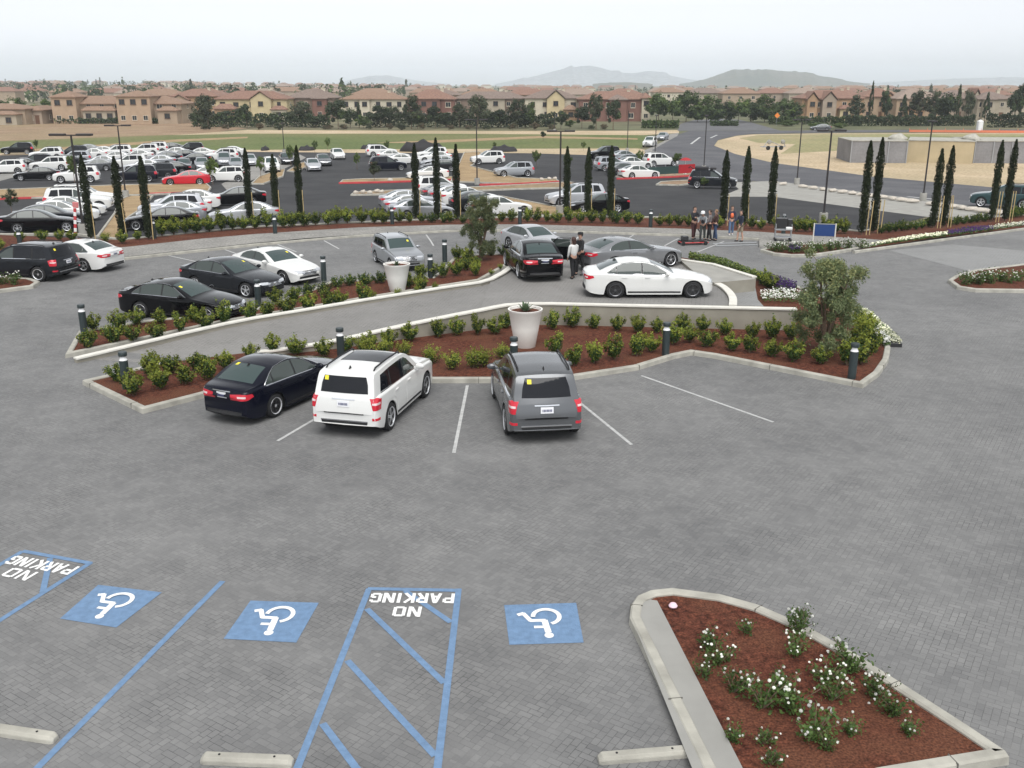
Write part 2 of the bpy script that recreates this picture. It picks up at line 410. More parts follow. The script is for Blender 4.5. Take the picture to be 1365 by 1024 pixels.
SPEC['coupe'] = dict(SPEC['sedan'], L=4.70,
    R=[(2.435, .50), (2.42, .58), (2.36, .66), (2.2, .73), (1.9, .80), (1.4, .88), (.95, .935), (.82, .975), (.5, 1.135), (.2, 1.26), (-.1, 1.345), (-.45, 1.388), (-.7, 1.39), (-1.05, 1.35), (-1.4, 1.265), (-1.7, 1.165), (-1.95, 1.075), (-2.1, 1.04), (-2.3, 1.01), (-2.38, .98), (-2.41, .93), (-2.435, .80)],
    D=[(2.435, .46), (2.40, .56), (2.3, .64), (1.9, .75), (1.4, .82), (1.0, .865), (.4, .895), (-.6, .925), (-1.4, .965), (-1.9, .985), (-2.2, .965), (-2.36, .93), (-2.41, .88), (-2.435, .75)],
    wind=[(.82, .65), (-.02, .535)], rear=[(-1.92, .60), (-1.12, .52)],
    side=[[(.62, .925), (.08, 1.23), (-.2, 1.30), (-.45, 1.318), (-.45, .945)], [(-.51, .945), (-.51, 1.32), (-.8, 1.31), (-1.1, 1.25), (-1.35, 1.14), (-1.46, .99)]],
    doors=[(.9, -.48)], beltz=.91, mir=(.55, .95), plz=.80)
SPEC['suv'] = dict(
    L=4.78, fa=1.50, ra=-1.415, wr=.375,
    R=[(2.39, .62), (2.375, .78), (2.30, .90), (2.1, .985), (1.7, 1.06), (1.25, 1.12), (1.05, 1.15), (.93, 1.20), (.6, 1.42), (.35, 1.58), (.15, 1.68), (-.1, 1.745), (-.5, 1.775), (-1.2, 1.775), (-1.8, 1.74), (-2.0, 1.70), (-2.07, 1.60), (-2.175, 1.38), (-2.275, 1.16), (-2.32, 1.08), (-2.36, .98), (-2.39, .72)],
    D=[(2.39, .58), (2.35, .74), (2.25, .86), (2.0, .93), (1.5, 1.0), (1.0, 1.05), (.3, 1.07), (-.6, 1.09), (-1.4, 1.12), (-1.9, 1.13), (-2.15, 1.12), (-2.27, 1.08), (-2.34, .97), (-2.37, .85), (-2.39, .66)],
    W=[(2.39, .72), (2.32, .83), (2.15, .895), (1.8, .93), (1.4, .955), (.4, .945), (-.6, .945), (-1.4, .955), (-1.9, .94), (-2.2, .91), (-2.33, .875), (-2.39, .82)],
    zb=[(2.39, .40), (2.2, .30), (1.9, .28), (-1.9, .28), (-2.2, .34), (-2.39, .42)],
    tumble=.24, crown=.04, kf=.16, kr=.12,
    wind=[(.94, .70), (.12, .60)], rear=None, rearyz=[(-.60, 1.18), (.60, 1.18), (.57, 1.40), (.50, 1.62), (-.50, 1.62), (-.57, 1.40)],
    side=[[(.76, 1.10), (.20, 1.50), (-.02, 1.605), (-.18, 1.63), (-.18, 1.105)], [(-.24, 1.105), (-.24, 1.635), (-1.12, 1.635), (-1.12, 1.135)], [(-1.20, 1.14), (-1.20, 1.63), (-1.66, 1.60), (-1.86, 1.16)]],
    doors=[(.98, -.21), (-.21, -1.12)], beltz=1.06,
    head=[(.12, .71), (.45, .72), (.66, .83), (.52, .86), (.2, .855), (.07, .78)],
    tail=[(.16, .80), (.13, 1.10), (.34, 1.10), (.46, 1.06), (.42, .80)],
    grille=[(-.36, .60), (.36, .60), (.42, .88), (-.42, .88)], plz=.90, rails=True, mir=(.68, 1.13))
SPEC['boxy'] = dict(
    L=4.53, fa=1.42, ra=-1.335, wr=.36,
    R=[(2.265, .62), (2.25, .82), (2.18, .93), (2.0, 1.01), (1.6, 1.07), (1.15, 1.12), (.95, 1.145), (.85, 1.19), (.55, 1.41), (.33, 1.56), (.18, 1.63), (-.1, 1.675), (-.5, 1.695), (-1.2, 1.69), (-1.85, 1.665), (-1.99, 1.63), (-2.045, 1.52), (-2.12, 1.28), (-2.185, 1.12), (-2.22, 1.06), (-2.24, .95), (-2.265, .70)],
    D=[(2.265, .58), (2.23, .76), (2.13, .89), (1.9, .95), (1.4, 1.0), (.9, 1.04), (.3, 1.06), (-.6, 1.075), (-1.4, 1.095), (-1.9, 1.10), (-2.05, 1.09), (-2.17, 1.05), (-2.22, .95), (-2.25, .82), (-2.265, .66)],
    W=[(2.265, .77), (2.2, .845), (2.05, .885), (1.7, .91), (1.3, .92), (.4, .915), (-.6, .915), (-1.4, .92), (-1.8, .91), (-2.1, .895), (-2.21, .875), (-2.265, .83)],
    zb=[(2.265, .40), (2.1, .30), (1.8, .27), (-1.8, .27), (-2.1, .34), (-2.265, .42)],
    tumble=.17, crown=.03, kf=.11, kr=.07,
    wind=[(.86, .68), (.16, .60)], rear=None, rearyz=[(-.62, 1.17), (.62, 1.17), (.60, 1.38), (.545, 1.56), (-.545, 1.56), (-.60, 1.38)],
    side=[[(.68, 1.09), (.20, 1.46), (.02, 1.54), (-.14, 1.555), (-.14, 1.09)], [(-.20, 1.09), (-.20, 1.56), (-1.05, 1.56), (-1.05, 1.12)], [(-1.13, 1.125), (-1.13, 1.555), (-1.62, 1.53), (-1.78, 1.145)]],
    doors=[(.92, -.17), (-.17, -1.05)], beltz=1.05,
    head=[(.12, .74), (.42, .75), (.60, .85), (.5, .875), (.2, .875), (.08, .81)],
    tail=[(.14, .78), (.10, 1.07), (.30, 1.07), (.42, 1.02), (.38, .78)],
    grille=[(-.36, .62), (.36, .62), (.42, .90), (-.42, .90)], plz=.92, rails=True, mir=(.60, 1.12))

def car_shell(S):
    fR, fD, fW, fZ = pchip(S['R']), pchip(S['D']), pchip(S['W']), pchip(S['zb'])
    Lh = S['R'][0][0]; ar = S['wr']+.055; wr = S['wr']
    def sm(t): t = max(0, min(1, t)); return t*t*(3-2*t)
    def warp(x, y):
        if x > .25: return x-S['kf']*y*y*sm((x-.25)/(Lh-.25))
        if x < -.9: return x+S['kr']*y*y*sm((-x-.9)/(Lh-.9))
        return x
    xs = set(); k = 0
    n = 74
    for i in range(n+1):
        xs.add(round(-Lh+2*Lh*i/n, 4))
    for a in (.985, .97, .945, .915):
        xs.add(round(Lh*a, 4)); xs.add(round(-Lh*a, 4))
    for ax in (S['fa'], S['ra']):         # arch stations in warped coordinates
        for i in range(17):
            tx = ax-ar*math.cos(math.pi*i/16); lo, hi = -Lh, Lh
            for _ in range(40):
                md = (lo+hi)/2
                if warp(md, fW(md)-.02) < tx: lo = md
                else: hi = md
            xs.add(round(lo, 4))
    xs = sorted(xs); ys = [xs[0]]
    for x in xs[1:]:
        if x-ys[-1] > .012: ys.append(x)
    xs = ys
    bm = bmesh.new(); G = []
    NL = [0, .12, .28, .45, .62, .78, .90, .97, 1.0]
    NG = [.0, .2, .45, .7, .88, 1.0]
    NC = [.985, .93, .82, .65, .45, .22, 0]
    for x in xs:
        W, D, R, zb = fW(x), fD(x), fR(x), fZ(x)-.035
        zb0 = min(zb, D-.05)
        xw = warp(x, W-.02); z0 = zb0; inarch = False
        for ax in (S['fa'], S['ra']):
            dx = abs(xw-ax)
            if dx < ar:
                z0 = max(z0, wr+math.sqrt(max(0, ar*ar-dx*dx))); inarch = True
        z0 = min(z0, D-.06)
        sec = [(0, zb0), (W-.32, zb0), (W-.32, z0), (W-.035, z0)]; dark = 3
        for s in NL:
            z = z0+.004+(D-.045-z0-.004)*s
            t = (z-.60)/.42
            y = W-.012-.030*t*t if z < .60 else W-.012-.022*t*t
            # crease line along the flank
            y -= .010*math.exp(-((z-(zb0+.62*(D-zb0)))/.045)**2)
            sec.append((max(.05, y), z))
        yb = sec[-1][0]
        sec.append((yb-.016, D-.015)); sec.append((yb-.045, D))
        g0 = yb-.062
        gh = max(.004, R-S['crown']-D)
        lim = 1.0
        for s in NG:
            y = g0-S['tumble']*gh*(.75*s+.25*s*s)
            sec.append((max(.04, y), D+.003+gh*s*.985))
        yt = sec[-1][0]-.018*min(1, gh/.3)
        for c in NC:
            cc = min(S['crown'], max(.01, R-D))
            sec.append((yt*c, R-cc*c*c if gh > .0041 else D+.006+(R-D-.006)*(1-c*c)))
        G.append((x, sec))
    m = len(G[0][1]); VL, VR = [], []
    for x, sec in G:
        l = [bm.verts.new((warp(x, y), y, z)) for y, z in sec]
        r = [l[i] if abs(sec[i][0]) < 1e-6 else bm.verts.new((l[i].co.x, -sec[i][0], sec[i][1])) for i in range(m)]
        VL.append(l); VR.append(r)
    def quad(a, b, c, d, mi):
        q = []
        for v in (a, b, c, d):
            if v not in q: q.append(v)
        if len(q) > 2:
            try:
                f = bm.faces.new(q); f.material_index = mi
            except ValueError: pass
    for i in range(len(G)-1):
        for j in range(m-1):
            mi = 1 if j < 3 else 0
            quad(VL[i][j], VL[i][j+1], VL[i+1][j+1], VL[i+1][j], mi)
            quad(VR[i][j], VR[i+1][j], VR[i+1][j+1], VR[i][j+1], mi)
    for V_, W_ in ((VL[0], VR[0]), (VL[-1], VR[-1])):
        for j in range(m-1): quad(V_[j], V_[j+1], W_[j+1], W_[j], 0)
    bmesh.ops.recalc_face_normals(bm, faces=bm.faces)
    bvh = BVHTree.FromBMesh(bm)
    return bm, bvh, warp, fR, fD, fW
def patch(bvh, poly, org, U, V, Dv, off=.004, sp=.07, wf=None, mats=(), name='patch', skirt=.02, tri=None):
    """a pane / lamp / panel laid on the shell: polygon in the (U,V) plane cast along Dv"""
    U, V, Dv, org = Vector(U), Vector(V), Vector(Dv).normalized(), Vector(org)
    B = []
    for i in range(len(poly)):
        a, b = Vector(poly[i]), Vector(poly[(i+1) % len(poly)])
        k = max(1, int((b-a).length/sp))
        for j in range(k): B.append(a+(b-a)*j/k)
    nb = len(B); x0, x1 = min(p.x for p in B), max(p.x for p in B); y0, y1 = min(p.y for p in B), max(p.y for p in B)
    pts = list(B)
    def inside(q):
        c = False
        for i in range(nb):
            a, b = B[i], B[i-1]
            if (a.y > q.y) != (b.y > q.y) and q.x < (b.x-a.x)*(q.y-a.y)/(b.y-a.y)+a.x: c = not c
        return c
    gx = x0+sp*.5
    while gx < x1:
        gy = y0+sp*.5
        while gy < y1:
            q = Vector((gx, gy))
            if inside(q) and min((q-p).length for p in B) > sp*.35: pts.append(q)
            gy += sp
        gx += sp
    vs, es, fs, ov, oe, of = geometry.delaunay_2d_cdt(pts, [], [list(range(nb))], 1, 1e-5)
    bm = bmesh.new(); V3 = []
    for p in vs:
        if wf: p = Vector(wf(p.x, p.y))
        o = org+U*p.x+V*p.y
        h = bvh.ray_cast(o-Dv*4, Dv)
        if h[0] is None: V3.append(None); continue
        nn = h[1] if h[1].dot(Dv) < 0 else -h[1]
        V3.append(bm.verts.new(h[0]+nn*off))
    for f in fs:
        if any(V3[i] is None for i in f): continue
        try: bm.faces.new([V3[i] for i in f])
        except ValueError: pass
    for f in bm.faces:
        f.normal_update()
        if f.normal.dot(Dv) > 0: f.normal_flip()
    be = [e for e in bm.edges if e.is_boundary]
    r = bmesh.ops.extrude_edge_only(bm, edges=be)
    for v in [g for g in r['geom'] if isinstance(g, bmesh.types.BMVert)]: v.co += Dv*skirt
    for v in list(bm.verts):
        if not v.link_faces: bm.verts.remove(v)
    bm.normal_update()
    return bm2me(name, bm, mats, None if False else 40)
def make_wheel(wr, tw, dark=False):
    bm = bmesh.new()
    add_lathe(bm, [(wr*.70, -tw*.5), (wr*.9, -tw*.5), (wr*.97, -tw*.42), (wr, -tw*.3), (wr, tw*.3), (wr*.97, tw*.42), (wr*.9, tw*.5), (wr*.70, tw*.5), (wr*.66, tw*.42)], 28, axis='Y')
    add_lathe(bm, [(.01, tw*.12), (wr*.69, tw*.12)], 20, axis='Y')
    ty = bm2me('wheel', bm, (M['tyre'],), 40)
    bm = bmesh.new(); t = tw*.5
    add_lathe(bm, [(wr*.665, t*.70), (wr*.715, t*.98), (wr*.70, t*1.03), (wr*.64, t*.9), (wr*.60, t*.5)], 28, axis='Y', cap=False)
    add_lathe(bm, [(.005, t*.86), (wr*.13, t*.84), (wr*.17, t*.6)], 12, axis='Y')
    for k in range(5):
        a = 2*math.pi*k/5+.3
        for da in (-.13, .13):
            M_ = Matrix.Rotation(-a, 4, 'Y')
            q = [(wr*.10, .0), (wr*.64, da)]
            c = Vector((wr*.37, t*.76, da*wr*.42))
            add_box(bm, c, (wr*.60, t*.16, wr*.085), 0, 0, 0, M_ @ Matrix.Translation((0, 0, 0)) )
    rm = bm2me('rim', bm, (M['rim_dark' if dark else 'rim'],), 35)
    return ty, rm
CAR = {}
def build_car(kind):
    S = SPEC[kind]
    bm, bvh, warp, fR, fD, fW = car_shell(S)
    parts = []                                        # (name, mesh, loc, parentIndex, paint, lod)
    me = bm2me('car_body', bm, (M['white'], M['under']), 38)
    parts.append(('body', me, None, -1, True, 0))
    Lh = S['R'][0][0]
    # windscreen (cast from above)
    (xa, ya), (xb, yb) = S['wind']
    wf = lambda x, y: (warp(x, y), y)
    parts.append(('windscreen', patch(bvh, [(xa, ya), (xa, -ya), (xb, -yb), (xb, yb)], (0, 0, 0), (1, 0, 0), (0, 1, 0), (0, 0, -1), .005, .12, wf, (M['glass_green'],), 'windscreen'), None, -1, False, 0))
    if S['rear']:
        (xa, ya), (xb, yb) = S['rear']
        parts.append(('rear_window', patch(bvh, [(xa, -ya), (xa, ya), (xb, yb), (xb, -yb)], (0, 0, 0), (1, 0, 0), (0, 1, 0), (0, 0, -1), .005, .12, wf, (M['glass_green'],), 'rear_window'), None, -1, False, 0))
    else:
        parts.append(('rear_window', patch(bvh, S['rearyz'], (0, 0, 0), (0, 1, 0), (0, 0, 1), (1, 0, 0), .005, .12, None, (M['glass_dark'],), 'rear_window'), None, -1, False, 0))
    for sd in (1, -1):
        Dv = (0, -sd, 0)
        for q, pl in enumerate(S['side']):
            mt = M['glass_dark'] if (kind in ('suv', 'boxy') and q > 0) else M['glass']
            parts.append(('side_window', patch(bvh, pl, (0, 0, 0), (1, 0, 0), (0, 0, 1), Dv, .004, .12, None, (mt,), 'side_window'), None, -1, False, 0))
        for q in range(len(S['side'])-1):
            A_, B_ = S['side'][q], S['side'][q+1]; xa_ = min(p[0] for p in A_); xb_ = max(p[0] for p in B_)
            ta = max(p[1] for p in A_ if abs(p[0]-xa_) < .02); tb = max(p[1] for p in B_ if abs(p[0]-xb_) < .02)
            za_ = min(p[1] for p in A_ if abs(p[0]-xa_) < .02); zb_ = min(p[1] for p in B_ if abs(p[0]-xb_) < .02)
            parts.append(('pillar_trim', patch(bvh, [(xa_-.004, za_), (xb_+.004, zb_), (xb_+.004, tb), (xa_-.004, ta)], (0, 0, 0), (1, 0, 0), (0, 0, 1), Dv, .003, .12, None, (M['under'],), 'pillar_trim', .008), None, -1, False, 1))
        # head lamp and tail lamp wrap round the corner
        d = Vector((-.80, -.60*sd, 0)).normalized(); u = Vector((-.60, .80*sd, 0))
        o = Vector((Lh, 0, 0))
        parts.append(('headlight', patch(bvh, [(a+.12, z) for a, z in S['head']], o, u, (0, 0, 1), d, .007, .035, None, (M['head'],), 'headlight'), None, -1, False, 0))
        d = Vector((.80, -.60*sd, 0)).normalized(); u = Vector((.60, .80*sd, 0)); o = Vector((-Lh, 0, 0))
        tl = [(a+(.22 if kind in ('sedan', 'coupe') else .50), z) for a, z in S['tail']]
        parts.append(('taillight', patch(bvh, tl, o, u, (0, 0, 1), d, .008, .035, None, (M['tail'],), 'taillight'), None, -1, False, 0))
        zc = sum(z for a, z in tl)/len(tl); ac = sum(a for a, z in tl)/len(tl)
        parts.append(('reversing_lamp', patch(bvh, [(ac-.13, zc-.03), (ac+.09, zc-.03), (ac+.09, zc+.02), (ac-.13, zc+.02)], o, u, (0, 0, 1), d, .014, .03, None, (M['tail_white'],), 'reversing_lamp'), None, len(parts)-1, False, 1))
        # doors with handles
        zlo = S['zb'][2][1]+.10
        for q, (x1, x0) in enumerate(S['doors']):
            zt = S['beltz']
            x0b = x0
            for ax in (S['ra'],):
                if x0 < ax+S['wr']+.12: x0b = ax+S['wr']+.12
            pl = [(x1-.012, zlo), (x1-.012, zt-.10), (x1-.10, zt-.01), (x0+.012, zt-.005)]
            pl += [(x0+.012, S['wr']*2+.10), (x0b+.012, S['wr']+.25), (x0b+.012, zlo)] if x0b != x0 else [(x0+.012, zlo)]
            parts.append(('door', patch(bvh, pl, (0, 0, 0), (1, 0, 0), (0, 0, 1), Dv, .004, .10, None, (M['white'],), 'door', .004), None, -1, True, 1))
            pi = len(parts)-1
            hx = x0+.10
            parts.append(('handle', patch(bvh, [(hx, zt-.115), (hx+.19, zt-.115), (hx+.19, zt-.085), (hx, zt-.085)], (0, 0, 0), (1, 0, 0), (0, 0, 1), Dv, .03, .2, None, (M['white'],), 'handle', .035), None, pi, True, 1))
        # chrome strip below the side glass
        xa_, xb_ = S['side'][0][0][0]+.02, S['side'][-1][-1][0]
        za_, zb_ = S['side'][0][0][1]-.012, S['side'][-1][-1][1]-.012
        parts.append(('window_trim', patch(bvh, [(xa_, za_), (xb_, zb_), (xb_, zb_-.022), (xa_, za_-.022)], (0, 0, 0), (1, 0, 0), (0, 0, 1), Dv, .007, .15, None, (M['chrome'],), 'window_trim', .01), None, -1, False, 1))
        if kind in ('sedan', 'coupe'):
            tp = [S['side'][0][k] for k in (0, 1, 2, 3)]+[S['side'][1][k] for k in ((1, 2, 3, 4) if kind == 'sedan' else (1, 2, 3, 4, 5))]
            if kind == 'sedan': tp += [S['side'][2][1], S['side'][2][2], S['side'][2][3]]
            cen = Vector((-.4, 1.12)); q3 = []
            for a_ in tp:
                a_ = Vector(a_); a_ = a_+(a_-cen).normalized()*.028
                h = bvh.ray_cast(Vector((a_.x, sd*4, a_.y)), Vector(Dv))
                if h[0]: q3.append(h[0]+Vector((0, sd*.003, 0)))
            b3 = bmesh.new(); add_tube(b3, q3, .009, 5)
            parts.append(('window_surround', bm2me('window_surround', b3, (M['chrome'],), 60), None, -1, False, 1))
        # sill trim
        parts.append(('sill_trim', patch(bvh, [(S['fa']-S['wr']-.12, zlo-.07), (S['ra']+S['wr']+.12, zlo-.07), (S['ra']+S['wr']+.12, zlo-.01), (S['fa']-S['wr']-.12, zlo-.01)], (0, 0, 0), (1, 0, 0), (0, 0, 1), Dv, .008, .15, None, (M['under'],), 'sill_trim', .01), None, -1, False, 1))
        # mirror
        mx, mz = S['mir']; b2 = bmesh.new(); yy = fW(mx)
        add_lathe(b2, [(.012, -.02), (.075, -.01), (.10, .05), (.095, .12), (.06, .19), (.012, .21)], 12, (0, 0, 0), 'Y')
        bmesh.ops.scale(b2, vec=(.75, 1, .85), verts=b2.verts)
        add_box(b2, (0, -.03, -.045), (.06, .10, .05))
        bmesh.ops.transform(b2, matrix=Matrix.Translation((mx, sd*(yy-.0), mz+.03)) @ Matrix.Diagonal((1, sd, 1, 1)), verts=b2.verts)
        parts.append(('mirror', bm2me('mirror', b2, (M['white'],), 50), None, -1, True, 1))
        if S['rails']:
            b2 = bmesh.new(); xs_ = [.02, -.05, -.9, -1.62, -1.72]
            yy = S['wind'][1][1]+.03
            pts = []
            for i, x in enumerate(xs_):
                h = bvh.ray_cast(Vector((x, sd*yy, 3)), Vector((0, 0, -1)))
                pts.append((x, sd*yy, h[0].z+(.0 if i in (0, 4) else .055)))
            add_tube(b2, pts, .022, 8)
            parts.append(('roof_rail', bm2me('roof_rail', b2, (M['under'],), 60), None, -1, False, 0))
        if kind in ('suv', 'boxy'):
            d = Vector((.80, -.60*sd, 0)).normalized(); u = Vector((.60, .80*sd, 0)); o = Vector((-Lh, 0, 0))
            parts.append(('reflector', patch(bvh, [(.62, .52), (.84, .52), (.84, .585), (.62, .585)], o, u, (0, 0, 1), d, .008, .06, None, (M['tail'],), 'reflector'), None, -1, False, 1))
    # plate, grille, bumper inserts
    pz = S['plz']
    parts.append(('licence_plate', patch(bvh, [(-.155, pz-.075), (.155, pz-.075), (.155, pz+.075), (-.155, pz+.075)], (0, 0, 0), (0, 1, 0), (0, 0, 1), (1, 0, 0), .014, .2, None, (M['plate'],), 'licence_plate'), None, -1, False, 0))
    pi = len(parts)-1
    b2 = bmesh.new()
    h = bvh.ray_cast(Vector((-4, 0, pz)), Vector((1, 0, 0)))
    for k in range(7):
        w = .022 if k not in (0,) else .018
        y = .105-.035*k
        add_box(b2, (h[0].x-.017, y, pz-.006), (.004, w, .062))
        if k % 2: add_box(b2, (h[0].x-.0185, y, pz-.006), (.004, w*.5, .03))
    parts.append(('plate_number', bm2me('plate_number', b2, (M['plate_ink'],)), None, pi, False, 1))
    parts.append(('grille', patch(bvh, S['grille'], (0, 0, 0), (0, 1, 0), (0, 0, 1), (-1, 0, 0), .006, .08, None, (M['under'],), 'grille'), None, -1, False, 0))
    gi = len(parts)-1; g = S['grille']; b2 = bmesh.new()
    for k in range(4):
        z = g[0][1]+(g[2][1]-g[0][1])*(k+.5)/4
        pts = []
        for j in range(7):
            y = -.38+.76*j/6; h = bvh.ray_cast(Vector((4, y, z)), Vector((-1, 0, 0)))
            if h[0]: pts.append(h[0]+Vector((.012, 0, 0)))
        if len(pts) > 2: add_tube(b2, pts, .011, 6)
    add_lathe(b2, [(.075, 0), (.085, .01), (.075, .02)], 16, (bvh.ray_cast(Vector((4, 0, (g[0][1]+g[2][1])/2)), Vector((-1, 0, 0)))[0].x, 0, (g[0][1]+g[2][1])/2), 'X')
    parts.append(('grille_bar', bm2me('grille_bar', b2, (M['chrome'],), 50), None, gi, False, 0))
    zf = S['zb'][1][1]
    parts.append(('air_intake', patch(bvh, [(-.55, zf+.10), (.55, zf+.10), (.50, zf+.20), (-.50, zf+.20)], (0, 0, 0), (0, 1, 0), (0, 0, 1), (-1, 0, 0), .005, .1, None, (M['under'],), 'air_intake'), None, -1, False, 0))
    zr = S['zb'][-2][1]
    parts.append(('rear_valance', patch(bvh, [(-.60, zr+.06), (.60, zr+.06), (.62, zr+.15), (-.62, zr+.15)], (0, 0, 0), (0, 1, 0), (0, 0, 1), (1, 0, 0), .005, .1, None, (M['under'],), 'rear_valance'), None, -1, False, 0))
    zt = pz+.10
    parts.append(('trunk_trim', patch(bvh, [(-.30, zt), (.30, zt), (.30, zt+.025), (-.30, zt+.025)], (0, 0, 0), (0, 1, 0), (0, 0, 1), (1, 0, 0), .012, .1, None, (M['chrome'],), 'trunk_trim'), None, -1, False, 1))
    if kind in ('suv', 'boxy'):
        parts.append(('bumper_step', patch(bvh, [(-.52, .66), (.52, .66), (.52, .69), (-.52, .69)], (0, 0, 0), (0, 1, 0), (0, 0, 1), (1, 0, 0), .012, .1, None, (M['under'],), 'bumper_step'), None, -1, False, 1))
        parts.append(('bumper_trim', patch(bvh, [(-.62, .47), (.62, .47), (.62, .50), (-.62, .50)], (0, 0, 0), (0, 1, 0), (0, 0, 1), (1, 0, 0), .012, .1, None, (M['chrome'],), 'bumper_trim'), None, -1, False, 1))
        y = S['wind'][1][1]-.06
        parts.append(('sunroof', patch(bvh, [(-.05, y), (-.05, -y), (-1.05, -y), (-1.05, y)], (0, 0, 0), (1, 0, 0), (0, 1, 0), (0, 0, -1), .004, .15, None, (M['glass_dark'],), 'sunroof'), None, -1, False, 2))
    # aerial fin
    b2 = bmesh.new(); xr = -1.25 if kind in ('sedan', 'coupe') else -1.70
    h = bvh.ray_cast(Vector((xr, 0, 3)), Vector((0, 0, -1)))[0]
    r = bmesh.ops.create_cone(b2, cap_ends=True, segments=8, radius1=.06, radius2=.018, depth=.07, matrix=Matrix.Translation(h+Vector((0, 0, .03))) @ Matrix.Diagonal((1.4, .4, 1, 1)))
    parts.append(('aerial_fin', bm2me('aerial_fin', b2, (M['under'],), 40), None, -1, False, 1))
    b2 = bmesh.new()                                  # window sticker, inside the glass edge
    ty, rm = make_wheel(S['wr'], .235)
    _, rd = make_wheel(S['wr'], .235, True)
    track = fW(S['fa'])-.135
    CAR[kind] = dict(parts=parts, wheel=ty, rim=rm, rimd=rd, track=track, S=S, bvh=bvh)
PAINT = {}
def paint(name, col, metal=0., rough=.25, coat=1.):
    m = simple('paint '+name, col, rough, metal, coat*(.6 if max(col) > .1 else 1.0), .3 if max(col) > .1 else .04)
    if max(col) <= .1: m.node_tree.nodes['Principled BSDF'].inputs['Coat IOR'].default_value = 1.3
    PAINT[name] = m
paint('white', (.70, .70, .68)); paint('pearl', (.70, .695, .66)); paint('black', (.003, .003, .004), 0, .12)
paint('navy', (.004, .005, .012), .0, .12); paint('silver', (.37, .385, .405), .5, .28); paint('grey', (.13, .135, .142), .5, .25)
paint('darkgrey', (.016, .018, .022), .2, .22); paint('red', (.50, .015, .03)); paint('midgrey', (.23, .235, .245), .4, .25); paint('teal', (.04, .075, .08), .3, .3)
paint('lightsilver', (.52, .53, .55), .4, .3)
def car(kind, colour, loc, ang, label, group='cars parked in the lot', cat='car', hero=0, scale=1.0, zs=1.0, sunroof=False, dark_rims=False, skip=(), name='parked_car', tilt=0.):
    C = CAR[kind]; S = C['S']
    root = empty(name, loc, R_(ang), label, cat, group); root.scale = (scale, scale, scale*zs)
    if tilt: root.rotation_euler = (0, -R_(tilt), R_(ang))
    mp = PAINT[colour]; objs = []
    for nm, me, lc, pi, pt, lod in C['parts']:
        if (lod == 1 and not hero) or (lod == 2 and not sunroof) or nm in skip:
            objs.append(None); continue
        o = mob(nm, me, objs[pi] if pi >= 0 else root)
        if pt: o.material_slots[0].link = 'OBJECT'; o.material_slots[0].material = mp
        objs.append(o)
    for ax in (S['fa'], S['ra']):
        for sd in (1, -1):
            w = mob('wheel', C['wheel'], root, (ax, sd*C['track'], S['wr']), (0, 0, 0 if sd > 0 else math.pi))
            mob('rim', C['rimd'] if dark_rims else C['rim'], w)
    return root
for k_ in ('sedan', 'coupe', 'suv', 'boxy'): build_car(k_)
def sticker(root, kind, a, b, mode):
    """yellow paper sticker on the glass"""
    bvh = CAR[kind]['bvh']
    if mode == 'rear': me = patch(bvh, [(a-.05, b-.05), (a+.05, b-.05), (a+.05, b+.05), (a-.05, b+.05)], (0, 0, 0), (0, 1, 0), (0, 0, 1), (1, 0, 0), .010, .2, None, (M['sticker'],), 'sticker', .002)
    else: me = patch(bvh, [(a-.06, b-.05), (a+.06, b-.05), (a+.06, b+.05), (a-.06, b+.05)], (0, 0, 0), (1, 0, 0), (0, 1, 0), (0, 0, -1), .010, .2, None, (M['sticker'],), 'sticker', .002)
    mob('sticker', me, root)
# ================================================================== GROUND
M['road_asphalt'] = ground_mat('road asphalt', (.088, .088, .095), (.108, .108, .115), (.12, .12, .127), scale=.3, fine=8, rough=.88, bump=.1)
M['light'] = ground_mat('worn concrete', (.22, .213, .20), (.28, .27, .25), scale=.5, fine=8, bump=.1)
BX = 5900
tag(sheet('ground', [(-BX, -60), (BX, -60), (BX, 7600), (-BX, 7600)], -.06, M['land']))
sheet('dirt_slope', pxy([(-500, 188), (-500, 160), (230, 160), (330, 171), (262, 179), (120, 184), (0, 189)]), -.05, M['dirt'])
sheet('field', pxy([(-400, 214), (-400, 188), (0, 188), (120, 183.5), (262, 178.5), (330, 176), (860, 176), (870, 186), (840, 208)]), -.046, M['field'])
sheet('sand_strip', pxy([(-400, 216), (-60, 206), (60, 202), (260, 200), (420, 199), (560, 198.5), (700, 198), (850, 197.5), (862, 200), (850, 214), (700, 213), (300, 215)]), -.042, M['sand'])
sheet('dirt_path', pxy([(230, 180), (330, 173), (640, 174.5), (862, 174), (905, 173), (905, 177), (858, 180), (640, 178.3), (500, 178), (330, 178)]), -.042, M['sand'])
sheet('dirt_path', pxy([(500, 190), (720, 181), (850, 184), (850, 186), (720, 184), (560, 191)]), -.040, M['tan'])
sheet('dirt_path', pxy([(20, 200), (230, 186), (330, 182), (330, 184), (230, 189), (60, 202)]), -.040, M['tan'])
sheet('sand_field', pxy([(952, 194), (957, 187), (982, 181), (1003, 179), (1100, 177.5), (1700, 177), (1700, 300), (1365, 253), (1208, 239), (1120, 229), (1032, 217), (980, 205)]), -.044, M['sand'])
sheet('dry_grass', pxy([(985, 184), (1010, 180), (1100, 178.5), (1700, 178), (1700, 189), (1365, 190), (1180, 192), (1130, 200), (1040, 205), (1060, 192), (1010, 190)]), -.040, M['drygrass'])
sheet('grass_strip', pxy([(1170, 185), (1200, 182), (1700, 182), (1700, 186), (1365, 187), (1180, 187)]), -.036, M['field'])
